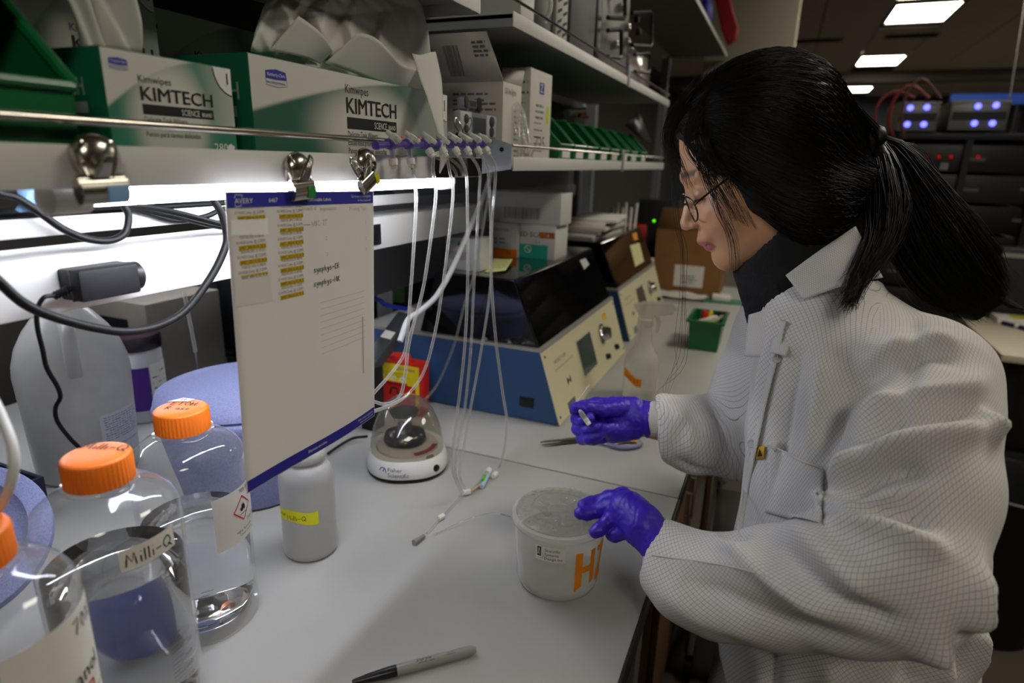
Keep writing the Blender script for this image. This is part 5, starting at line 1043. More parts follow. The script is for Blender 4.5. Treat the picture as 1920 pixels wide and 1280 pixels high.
# ================================================================== tissue boxes on the near shelf
KG = mat('wipe_box_green', '#17684f', .45, var=.05); KGL = mat('wipe_box_pale_green', '#6aa48c', .5, var=.08); KW = mat('wipe_box_white', '#cbc9c2', .5, var=.03)
def sweep_mat(name, g, wv, wc):
    """printed green-to-white swoosh on the box front (flat print), in object space"""
    if name in _MC: return _MC[name]
    m = bpy.data.materials.new(name); m.use_nodes = True; nt = m.node_tree; b = nt.nodes['Principled BSDF']; N = nt.nodes.new; L = nt.links.new
    uv = N('ShaderNodeUVMap'); uv.uv_map = 'print'; sp = N('ShaderNodeSeparateXYZ'); L(uv.outputs[0], sp.inputs[0])
    def math_(op, a, b_=None, c_=None):
        n = N('ShaderNodeMath'); n.operation = op
        for i, q in enumerate((a, b_, c_)):
            if q is None: continue
            if isinstance(q, (int, float)): n.inputs[i].default_value = q
            else: L(q, n.inputs[i])
        return n.outputs[0]
    u, v = sp.outputs[0], sp.outputs[1]
    up = math_('SUBTRACT', v, math_('MULTIPLY_ADD', math_('MULTIPLY', u, u), -.55, math_('MULTIPLY_ADD', u, 1.15, .48)))     # >0: white corner above the arc
    arc = math_('SMOOTHSTEP', up, -.02, .06) if False else None
    mr = N('ShaderNodeMapRange'); mr.interpolation_type = 'SMOOTHSTEP'; L(up, mr.inputs[0]); mr.inputs[1].default_value = -.03; mr.inputs[2].default_value = .03
    dist = math_('SQRT', math_('ADD', math_('POWER', math_('SUBTRACT', u, wc[0]), 2.), math_('POWER', math_('MULTIPLY', math_('SUBTRACT', v, wc[1]), .5), 2.)))
    m2 = N('ShaderNodeMapRange'); m2.interpolation_type = 'SMOOTHSTEP'; L(dist, m2.inputs[0]); m2.inputs[1].default_value = wc[2]; m2.inputs[2].default_value = wc[2] + .22; m2.inputs[3].default_value = 1; m2.inputs[4].default_value = 0
    mrr = N('ShaderNodeMapRange'); mrr.interpolation_type = 'SMOOTHSTEP'; L(u, mrr.inputs[0]); mrr.inputs[1].default_value = .55; mrr.inputs[2].default_value = 1.05; mrr.inputs[4].default_value = .7
    w1 = math_('MAXIMUM', m2.outputs[0], mrr.outputs[0])
    bot = N('ShaderNodeMapRange'); L(v, bot.inputs[0]); bot.inputs[1].default_value = .285; bot.inputs[2].default_value = .295
    w2 = math_('MULTIPLY', w1, math_('MAXIMUM', bot.outputs[0], math_('MULTIPLY', m2.outputs[0], .8)))
    ww = math_('MAXIMUM', mr.outputs[0], w2)
    mx = N('ShaderNodeMix'); mx.data_type = 'RGBA'; mx.inputs[6].default_value = lin(g); mx.inputs[7].default_value = lin(wv); L(ww, mx.inputs[0]); L(mx.outputs[2], b.inputs['Base Color']); b.inputs['Roughness'].default_value = .45
    _MC[name] = m; return m
def wipe_box(lab, x, y0, y1, z0, z1, depth, lead, big=False, dark=False, group='green and white tissue boxes'):
    """front face at x, long side along the shelf"""
    t = thing('wipe_box', lab, 'tissue box', (x - depth / 2, (y0 + y1) / 2, z0), 0, group)
    W, Hh = y1 - y0, z1 - z0
    b = MB(); b.bb(x - depth, x - .0006, y0, y1, z0, z1, .0012); b.build('carton', KG, t)
    f = plane_face((x - .0004, y0, z0), (0, 1, 0), (0, 0, 1), .0002)
    m = MB(); f.rect(m, .001, W - .001, .001, Hh - .001); fr = m.build('front_print', sweep_mat('swoosh' + ('_big' if big else ''), '#2b7a60' if not big else '#1d5c48', '#d2d0c9', (lead + .22 * (1 if not big else .6), .35, .20 if not big else .15)), t, smooth=None)
    ul = fr.data.uv_layers.new(name='print')
    for lp in fr.data.loops: ul.data[lp.index].uv = ((0, 0), (1, 0), (0, 1), (1, 1))[lp.vertex_index] if False else (0, 0)
    vz = [v.co for v in fr.data.vertices]; ys = [v.y for v in vz]; zs_ = [v.z for v in vz]
    for lp in fr.data.loops:
        v = vz[lp.vertex_index]; ul.data[lp.index].uv = ((v.y - min(ys)) / (max(ys) - min(ys)), (v.z - min(zs_)) / (max(zs_) - min(zs_)))
    s_ = Hh / .075 if not big else .072 / .075; u0 = lead * W
    m = MB(); tw = W * .56 if not big else .108
    hh = tw * (.150 if not big else .165)
    vb = (Hh * .565 if not big else Hh * .565)
    [f.text(m, 'KIMTECH', u0 + q * hh, vb + q * hh * .4, h=hh, w=tw, lift=.0006 + .00002 * i) for i, q in enumerate((-.035, 0, .035))]
    f.text(m, 'Kimwipes', u0 - .001, vb + hh * 1.28, h=hh * .55, w=tw * .43, lift=.0005)
    f.rect(m, u0, u0 + tw, vb - hh * 1.02, vb - hh * .26, .0005)
    f.text(m, 'Delicate Task Wipers', u0 + .0005, vb - hh * 1.56, h=hh * .40, w=tw * .58, lift=.0005)
    f.text(m, 'Essuie-tout pour taches delicates', u0 + .0005, vb - hh * 2.10, h=hh * .38, w=tw * .88, lift=.0005)
    f.text(m, 'Panos para tareas delicadas', u0 + .0005, vb - hh * 2.64, h=hh * .38, w=tw * .76, lift=.0005)
    m.build('lettering', INK, t, smooth=None)
    m = MB(); f.text(m, 'SCIENCE', u0 + tw * .52, vb - hh * .88, h=hh * .46, w=tw * .26, lift=.0008); f.text(m, 'BRAND', u0 + tw * .82, vb - hh * .86, h=hh * .32, w=tw * .15, lift=.0008)
    f.text(m, '280' if not big else '140', W * (.78 if not big else .92), Hh * .10, h=Hh * .09, lift=.0006); f.poly(m, [(W * .885, Hh * .15), (W * .93, Hh * .19), (W * .97, Hh * .16), (W * .94, Hh * .06)], .0006); m.build('white_lettering', INK_WHITE, t, smooth=None)
    lw = .016 if not big else .030; m = MB(); lu = W * .05 if not big else .022; lv = Hh * .86 if not big else Hh * .80
    f.poly(m, [(lu, lv), (lu + lw * .5, lv - .0006), (lu + lw, lv), (lu + lw * .97, lv + lw * .26), (lu + lw * .5, lv + lw * .32), (lu, lv + lw * .24)], .0006); m.build('maker_logo', BLUE_PRINT, t, smooth=None)
    m = MB(); f.text(m, 'Kimberly-Clark', lu + lw * .08, lv + lw * .08, w=lw * .84, h=lw * .11, lift=.0009); m.build('logo_lettering', INK_WHITE, t, smooth=None)
    m = MB(); f.text(m, 'PROFESSIONAL', lu + lw * .04, lv - lw * .17, w=lw * .9, h=lw * .08, lift=.0006); f.stroke(m, [(lu, lv - .0005), (lu, lv - lw * .2), (lu + lw * .5, lv - lw * .26), (lu + lw, lv - lw * .2), (lu + lw, lv - .0005)], .0004, .0006); m.build('logo_print', BLUE_PRINT, t, smooth=None)
    cr = .016 if not big else .026
    m = MB(); f.poly(m, [(W - .001, Hh - .001), (W - cr * 1.35, Hh - .001)] + [(W - cr * 1.35 + cr * 1.34 * (1 - math.cos(a)), Hh - .001 - cr * 1.5 * math.sin(a)) for a in np.linspace(.15, 1.5, 8)], .0005); m.build('corner_flash', INK_WHITE, t, smooth=None)
    m = MB(); f.stroke(m, [(W - cr * 1.35 + cr * 1.34 * (1 - math.cos(a)), Hh - .001 - cr * 1.5 * math.sin(a)) for a in np.linspace(.05, 1.5, 10)], .0007, .0008); f.text(m, '1', W - cr * .42, Hh - cr * .95, h=cr * .62, lift=.0008); m.build('corner_print', INK, t, smooth=None)
    # end print
    fe = plane_face((x - depth, y0, z0), (1, 0, 0), (0, 0, 1), .0003); m = MB(); fe.text(m, 'KIMTECH', depth * (.10 if not big else .02), Hh * .58, h=Hh * .16, w=depth * (.62 if not big else .86)); fe.rect(m, depth * .15, depth * .84 if big else depth * .74, Hh * .42, Hh * .52); m.build('end_print', mat('end_print_grey', '#a9b5ac', .5), t, smooth=None)
    # opening slot on top
    m = MB(); m.bb(x - depth * .68, x - depth * .32, y0 + W * .2, y1 - W * .2, z1 + .0001, z1 + .0006); m.build('slot', INK, t)
    return t
ZS = .5525
k = at_x(185, 85, -.5); wipe_box('small green and white tissue box beside the green bin, with its side end in shade', -.5, .3555, .4845, ZS, .6375, .085, .24)
wipe_box('long green and white tissue box with crumpled sheets on top, middle of the shelf', -.5, .507, .912, ZS, .6555, .125, .375, big=True)
wipe_box('shaded green tissue box standing at the back under the dark upper shelf', -.632, .492, .69, ZS, .706, .10, .36)
wipe_box('green tissue box lying at the back corner above the small front box', -.592, .345, .485, ZS, .715, .11, .38)
# tissue standing out of the small box
def cloth(name, lab, cat, fn, nu, nv, m, solid=.0006):
    mb = MB(); mb.grid(fn, nu, nv); p = fn(.5, 0); t = thing(name, lab, cat, p); mb.build('sheet', m, t, smooth=180, solid=solid); return t
TISSUE = mat('tissue_paper', '#c9c7c3', .9, var=.03)
def _trl(name):
    m = bpy.data.materials.new(name); m.use_nodes = True; nt = m.node_tree; nt.nodes.clear(); N = nt.nodes.new; L = nt.links.new
    d = N('ShaderNodeBsdfDiffuse'); d.inputs[0].default_value = lin('#eeece8'); t_ = N('ShaderNodeBsdfTranslucent'); t_.inputs[0].default_value = lin('#e6e4e0'); tp = N('ShaderNodeBsdfTransparent')
    nz = N('ShaderNodeTexNoise'); nz.inputs['Scale'].default_value = 300; tc = N('ShaderNodeTexCoord'); L(tc.outputs['Object'], nz.inputs['Vector']); bp = N('ShaderNodeBump'); bp.inputs['Strength'].default_value = .15; bp.inputs['Distance'].default_value = .001; L(nz.outputs[0], bp.inputs['Height']); L(bp.outputs[0], d.inputs['Normal'])
    x1 = N('ShaderNodeMixShader'); x1.inputs[0].default_value = .35; L(d.outputs[0], x1.inputs[1]); L(t_.outputs[0], x1.inputs[2]); x2 = N('ShaderNodeMixShader'); x2.inputs[0].default_value = .10; L(x1.outputs[0], x2.inputs[1]); L(tp.outputs[0], x2.inputs[2])
    o = N('ShaderNodeOutputMaterial'); L(x2.outputs[0], o.inputs[0]); return m
TIS = _trl('thin_tissue')
def tis1(u, v):
    a = at_x(148, 92, -.545); b = at_x(258, 92, -.535); p = a * (1 - u) + b * u
    wv = .012 * math.sin(u * 7.5 + .5) * (.35 + .65 * v) + .004 * math.sin(u * 19 + v * 4)
    return p + np.array([wv - .012 * v, -.004 * v * (1 - u) + .006 * v * u, v * .062 + .006 * math.sin(u * 5) * v - .012 * (u - .5) ** 2])
cloth('tissue', 'tissue pulled upright out of the small green box', 'tissue', tis1, 30, 12, TIS)
# big crumpled sheet standing out of the long box: outline measured in the plane of the box slot
XO = -.535
outl = {'l': [(470, 96), (478, 60), (492, 18), (503, -6), (512, -22)], 'r': [(815, 205), (812, 140), (803, 60), (792, 12), (776, -22)]}
def lerp_path(P, t):
    k = t * (len(P) - 1); i = min(int(k), len(P) - 2); q = k - i; return np.array(P[i]) * (1 - q) + np.array(P[i + 1]) * q
_rs = np.random.default_rng(21); _fa = _rs.uniform(0, 2 * PI, 9); _fk = _rs.uniform(3, 13, 9); _fp = _rs.uniform(0, 6.28, 9)
def tis2(u, v):
    l = lerp_path(outl['l'], v); r = lerp_path(outl['r'], v); px = l * (1 - u) + r * u; px[1] += (70 * u - 10) * (1 - v) * u * 0
    h = sum((1 - abs(math.sin(_fk[k] * (u * 1.6 * math.cos(_fa[k]) + v * .8 * math.sin(_fa[k])) + _fp[k]))) ** 2 * (.6 if k % 2 else -.6) for k in range(9)) / 3.2
    bulge = .03 * math.sin(PI * u) * (.3 + .7 * v)
    p = at_x(px[0], px[1], XO + .028 * h + bulge - .01)
    return p
cloth('plastic_wrap', 'crumpled whitish sheet standing out of the long green box', 'wrap', tis2, 70, 46, TIS)
fold = [(560, 110), (610, 28), (700, 120), (760, 90)]
def tis3(u, v):   # inner upright fold, left
    a = at_x(505, 95, -.54); b = at_x(600, 120, -.535); c_ = at_x(560, 30, -.522); d_ = at_x(625, 95, -.522)
    p = (a * (1 - u) + b * u) * (1 - v) + (c_ * (1 - u) + d_ * u) * v; return p + np.array([.010 * math.sin(PI * u) * (1 - v * .3), 0, 0])
cloth('wrap_fold', 'folded corner of whitish tissue leaning at the left of the crumpled sheet', 'tissue', tis3, 14, 10, TIS)
def tis4(u, v):
    a = at_x(610, 118, -.53); b = at_x(805, 200, -.52); c_ = at_x(670, 62, -.508); d_ = at_x(790, 150, -.502)
    p = (a * (1 - u) + b * u) * (1 - v) + (c_ * (1 - u) + d_ * u) * v; return p + np.array([.012 * math.sin(PI * u), 0, .006 * math.sin(u * 9) * v])
cloth('wrap_fold', 'broad folded tissue lying along the top of the long box', 'tissue', tis4, 20, 10, TIS)
strip_c = [(795, 100), (808, 150), (815, 180), (823, 230), (829, 270), (832, 300), (826, 322)]
strip_w = [44, 40, 30, 16, 11, 14, 5]
sx_ = [-.505, -.490, -.472, -.452, -.446, -.444, -.444]
def tis5(u, v):
    c_ = lerp_path(strip_c, v); wd = lerp_path([(q, 0) for q in strip_w], v)[0]; x = lerp_path([(q, 0) for q in sx_], v)[0]
    return at_x(c_[0] + (u - .5) * wd, c_[1] + 3 * math.sin(u * 5), x + .004 * math.sin(u * PI))
cloth('tissue', 'twisted end of tissue drooping over the shelf edge and valves', 'tissue', tis5, 8, 30, TIS)

# ================================================================== green bins
def shelf_bin(name, lab, x, y, w_, h, depth, z, label=True, group=None, ry=0.):
    """stackable bin opening to +x, low front wall"""
    t = thing(name, lab, 'bin', (x - depth / 2, y, z), 0, group); th = .0022
    y0, y1 = y - w_ / 2, y + w_ / 2; fh = h * .42
    side = [(x - depth, 0), (x, 0), (x + .004, fh), (x + .001, fh + .004), (x - depth * .34, h), (x - depth, h)]
    m = MB(); m.prism([(a, b + z) for a, b in side], lambda u, v, q: (u, y0 + q, v), th); m.prism([(a, b + z) for a, b in side], lambda u, v, q: (u, y1 - th + q, v), th)
    m.bb(x - depth, x, y0 + th, y1 - th, z, z + th); m.bb(x - depth, x - depth + th, y0 + th, y1 - th, z + th, z + h); m.hexa([(x - th, y0 + th, z + th), (x, y0 + th, z + th), (x, y1 - th, z + th), (x - th, y1 - th, z + th), (x + .004 - th, y0 + th, z + fh), (x + .004, y0 + th, z + fh), (x + .004, y1 - th, z + fh), (x + .004 - th, y1 - th, z + fh)])
    tray = m.build('tray', GREEN_BIN, t)
    rim = MB()
    for yy in (y0, y1): rim.tube([(x + .004, yy, z + fh), (x + .001, yy, z + fh + .004), (x - depth * .34, yy, z + h), (x - depth, yy, z + h)], max(.0016, w_ * .035), 8)
    rim.tube([(x + .004, y0, z + fh), (x + .004, y1, z + fh)], max(.0016, w_ * .03), 8); rim.build('rim', GREEN_BIN, t)
    if label: MB().bb(x + .0018, x + .0042, y - w_ * .30, y + w_ * .28, z + fh * .35, z + fh * .75).build('card_label', PAPER, t)
    return t
shelf_bin('storage_bin', 'large dark green bin cut off at the frame edge on the near shelf', -.475, .247, .130, .118, .20, ZS, False)
shelf_bin('storage_bin', 'upper green bin stacked on the large one at the frame edge', -.485, .247, .130, .098, .20, ZS + .119, False)
bl = ['first small labelled green bin beside the tall white box', 'second small green bin from the tall white box', 'third small green bin from the tall white box', 'fourth small green bin, with a plain label', 'fifth small green bin, holding a dark wrapper', 'sixth small green bin along the far shelf', 'seventh small green bin along the far shelf', 'last small green bin, farthest from the white boxes']
ys = [1.47, 1.58, 1.69, 1.815, 1.94, 2.075, 2.21, 2.37]
for k, yv in enumerate(ys): shelf_bin('parts_bin', bl[k], -.49, yv, .098, .108, .17, .5535, True, 'small green bins on the far shelf')
t = thing('dark_wrapper', 'black wrapper sticking up out of the farther small green bins', 'wrapper', (-.56, 2.2, .58)); m = MB(); m.add([at_x(1172, 235, -.53), at_x(1198, 212, -.53), at_x(1222, 268, -.53), at_x(1205, 262, -.53)], [(0, 1, 2, 3)]); m.build('wrapper', BLACK, t, solid=.003)
t = thing('orange_roll', 'orange and white roll lying behind the small green bins', 'roll', (-.60, 1.72, .66)); MB().cyl(at_x(1062, 211, -.6), at_x(1096, 207, -.6), .010, n=16).build('roll', WHITE_PL, t); MB().cyl(at_x(1086, 216, -.59), at_x(1100, 219, -.59), .007).build('core', ORANGE, t)
# ================================================================== white cartons on the far shelf
def carton_y(name, lab, x0, x1, y0, y1, z0, z1, m, ex=None):
    t = thing(name, lab, 'box', ((x0 + x1) / 2, (y0 + y1) / 2, z0)); MB().bb(x0, x1, y0, y1, z0, z1, .001).build('carton', m, t); ff = plane_face((x1, y0, z0), (0, 1, 0), (0, 0, 1), .0004); fn = plane_face((x0, y0, z0), (1, 0, 0), (0, 0, 1), .0004)
    if ex: ex(t, ff, fn, y1 - y0, z1 - z0, x1 - x0)
    return t
ZF = .5535
def exA(t, ff, fn, W, Hh, D):
    m = MB(); lines(fn, m, D * .25, D * .95, Hh * .84, .011, 2, .004, 3); lines(fn, m, D * .25, D * .95, Hh * .72, .010, 2, .004, 6); ff.text(m, 'GIG Ivo lighter', W * .08, Hh * .86, h=.011, w=W * .62); lines(ff, m, W * .60, W * .92, Hh * .66, .0105, 9, .004, 9); m.build('print', INK_GREY, t)
    z1 = ZF + Hh; x0 = -.63; x1 = -.50; y0 = 1.125
    m = MB(); m.add([(x0, y0, z1), (x1, y0, z1), (x1 - .012, y0 - .05, z1 + .075), (x0 + .0, y0 - .05, z1 + .075)], [(0, 1, 2, 3)]); fl = m.build('flap', CARD, t, solid=.002)
    m = MB(); m.add([(x0, y0 + W, z1), (x1, y0 + W, z1), (x1, y0 + W + .01, z1 + .03), (x0, y0 + W + .01, z1 + .03)], [(0, 1, 2, 3)]); m.build('flap', CARD, t, solid=.002)
    f3 = plane_face((x0, y0, z1), (1, 0, 0), np.array([0, -.05, .075]) / np.linalg.norm([.05, .075]), .002); m = MB(); barcode(f3, m, .025, .055, .012, .07, 8, 3); lines(f3, m, .085, .12, .072, .008, 4, .004, 4); m.build('flap_print', INK_GREY, fl)
carton_y('carton', 'open white carton with its printed flap raised, on the far shelf', -.64, -.50, 1.125, 1.215, ZF, .700, CARD, exA)
def exB(t, ff, fn, W, Hh, D):
    m = MB(); ff.rect(m, W * .40, W * .62, Hh * .76, Hh * .88); m.build('logo_square', mat('violet_blue_print', '#3a2f9a', .5), t); m = MB(); ff.text(m, 'Z', W * .44, Hh * .78, h=.016, lift=.0008); m.build('logo_letter', INK_WHITE, t)
    m = MB(); ff.text(m, 'Z25', W * .22, Hh * .17, h=.026, w=W * .5); lines(ff, m, W * .25, W * .7, Hh * .62, .012, 3, .005, 3); lines(ff, m, W * .2, W * .62, Hh * .44, .014, 5, .003, 4); lines(fn, m, D * .5, D * .95, Hh * .84, .02, 8, .005, 5); m.build('print', INK_GREY, t)
    m = MB(); ff.poly(m, [(W * .82 + .010 * math.cos(a), Hh * .55 + .02 * math.sin(a)) for a in np.linspace(0, 6.28, 18)[:-1]], .0007); m.build('round_sticker', mat('lime_sticker', '#c3d32a', .5), t)
carton_y('carton', 'tall narrow white carton with a lime sticker next to the green bins', -.565, -.50, 1.262, 1.39, ZF, .742, CARD, exB)
t = thing('cardboard_box', 'brown open cardboard box in shade behind the white cartons', 'box', (-.68, 1.30, ZF)); MB().bb(-.76, -.66, 1.18, 1.40, ZF, .765, .002).build('carton', BROWN, t); MB().bb(-.66, -.655, 1.19, 1.30, .72, .785).build('flap', BROWN, t)
t = thing('bubble_wrap', 'bag of grey bubble wrap standing before the white cartons', 'bubble wrap', (-.53, 1.15, ZF)); m = MB()
def bub(u, v): return np.array([-.4825 + .004 * math.sin(9 * u) * math.sin(7 * v) - .02 * v * v, 1.168 + .062 * u, ZF + .006 + .100 * v + .01 * math.sin(4 * u)])
m.grid(bub, 16, 20); bw = m.build('film', FILM, t, solid=.008)
m = MB()
for i in range(8):
    for j in range(14):
        p = bub((i + .5 + .5 * (j % 2)) / 9, (j + .5) / 14); m.lathe([(.0032, 0), (.0026, .0018), (.0008, .0026)], 6, p + np.array([.004, 0, 0]), (1, 0, .1))
bb_ = m.build('bubbles', clear_mat('bubble_film', '#ffffff', .08, .12, .3), t); bb_['kind'] = 'stuff'
# timers
def timer(lab, pxs, x, tall, tone):
    a = at_x(*pxs[0], x); b = at_x(*pxs[1], x); t = thing('lab_timer', lab, 'timer', ((x), (a[1] + b[1]) / 2, min(a[2], b[2])), 0, 'small lab timers')
    y0, y1, z0, z1 = a[1], b[1], b[2], a[2]; MB().bb(x - .014, x, y0, y1, z0, z1, .004).build('case', mat('timer_lilac' + tone, tone, .4), t)
    f = plane_face((x, y0, z0), (0, 1, 0), (0, 0, 1), .0005); W, Hh = y1 - y0, z1 - z0
    m = MB(); f.rect(m, W * .26, W * .66, Hh * .03, Hh * .97); m.build('bezel', mat('timer_grey', '#77787a', .5), t); m = MB(); f.rect(m, W * .29, W * .63, Hh * .12, Hh * .8, .0009); m.build('display', mat('timer_lcd', '#3d423f', .2), t)
    for u, v, r_ in ((.80, .70, .010), (.80, .26, .009), (.13, .68, .008), (.13, .28, .007)): MB().lathe([(r_, 0), (r_ * .9, .002), (r_ * .3, .0025)], 16, f.fn(W * u, Hh * v, 0), (1, 0, 0)).build('button', mat('timer_button', '#2e2f31', .4), t)
    return t
timer('pale lab timer with a dark display standing in front of the bubble wrap', ((864, 206), (934, 260)), -.512, True, '#b9b6bd')
timer('lilac lab timer partly hidden behind the other timer', ((869, 182), (905, 206)), -.535, False, '#a99fb8')
for o in [o for o in bpy.data.objects if o.name.startswith('lab_timer.') and o.parent is None]: pass
t = thing('binder_clip', 'small black binder clip with wire loops behind the row of valves', 'clip', at_x(868, 250, -.50)); q = at_x(868, 252, -.50); MB().prism([(-.010, 0), (.010, 0), (.002, .014), (-.002, .014)], lambda u, v, w_: (q[0] + u, q[1] - .02 + w_, q[2] - .012 + v), .04).build('body', BLACK, t)
for s_ in (-1, 1): MB().tube(smooth_path([q + np.array([.003 * s_, -.008, .002]), q + np.array([.010 * s_, -.010, .016]), q + np.array([.013 * s_, 0, .026]), q + np.array([.010 * s_, .010, .016]), q + np.array([.003 * s_, .008, .002])], 6), .0009, 8).build('wire_loop', CHROME, t)
# ================================================================== upper shelf goods
ZU = .7995
t = thing('slotted_case', 'white ventilated case with slanted slots on the upper shelf', 'instrument', (-.57, 1.36, ZU)); MB().bb(-.70, -.50, 1.20, 1.27, ZU, .98, .003).build('housing', WHITE_PL, t); MB().bb(-.70, -.50, 1.40, 1.478, ZU, .98, .003).build('housing', mat('vent_case', '#b2b0ac', .5), t)
f = plane_face((-.5, 1.40, ZU), (0, 1, 0), (0, 0, 1), .0006)
for i in range(2):
    for j in range(9): 
        m = MB(); u = .006 + i * .036; v = .006 + j * .021; f.poly(m, [(u, v), (u + .028, v + .010), (u + .028, v + .017), (u, v + .007)]); m.build('slot', INK_FAINT if 0 else DARK, t)
MB().bb(-.70, -.505, 1.275, 1.395, ZU, .98, .002).build('dark_body', BLACK, t)
MB().tube(smooth_path([(-.495, 1.27, .90), (-.48, 1.29, .885), (-.478, 1.30, .855), (-.49, 1.30, .83)], 6), .005, 10).build('handle', WHITE_PL, t)
t = thing('amplifier_rack', 'grey rack amplifiers with black square handles on the upper shelf', 'instrument', (-.6, 1.72, ZU))
AMP = mat('amp_grey', '#6f6d6b', .45, metal=.3)
MB().bb(-.74, -.50, 1.50, 1.70, ZU, 1.05, .003).build('side_housing', mat('amp_side', '#57565a', .55), t); MB().bb(-.74, -.497, 1.705, 1.745, ZU, 1.05, .003).build('rack_ear', BLACK, t)
MB().bb(-.74, -.51, 1.75, 2.10, ZU, 1.05, .003).build('front_housing', AMP, t)
def grip(t, y0, y1, z0, z1, x=-.508): MB().tube(smooth_path([(x, y0, z0), (x + .035, y0 + .003, z0), (x + .04, y0 + .004, z0 + .004), (x + .04, y1, z1 - .004), (x + .035, y1, z1), (x, y1, z1)], 4), .0055, 8).build('handle', BLACK, t)
for px0, px1 in (((1140, 33), (1172, -20)), ((1140, 106), (1165, 55)), ((1185, 85), (1222, 22)), ((1190, 134), (1218, 100))):
    a = at_x(*px0, -.468); b = at_x(*px1, -.468); 
    pts = [(-.508, a[1], a[2]), (-.468, a[1], a[2]), (-.468, b[1], a[2]), (-.468, b[1], b[2]), (-.468, a[1], b[2]), (-.508, a[1], b[2])]
    MB().tube([at_x(px0[0], px0[1], -.480), at_x(px1[0] - 3, px0[1] + 2, -.480), at_x(px1[0], px0[1] - 4, -.480), at_x(px1[0], px1[1] + 4, -.480), at_x(px1[0] - 3, px1[1], -.480), at_x(px0[0], px1[1] + 2, -.480)], .0058, 8).build('handle', BLACK, t)
for px, py in ((1173, 52), (1172, 78), (1150, 84), (1160, 15), (1190, 36), (1193, 60)):
    MB().lathe([(.012, 0), (.011, .014), (.004, .016)], 16, at_x(px, py, -.509), (1, 0, 0)).build('knob', CHROME if px < 1180 else DARK, t)
t = thing('clear_carton', 'clear plastic box of pale pink goods at the end of the upper shelf', 'box', (-.6, 2.35, ZU)); MB().bb(-.72, -.505, 2.14, 2.46, ZU, .92, .004).build('shell', FILM, t); MB().bb(-.71, -.515, 2.15, 2.44, ZU + .002, .90, .004).build('contents', mat('pale_pink', '#a38f92', .7, var=.15), t)
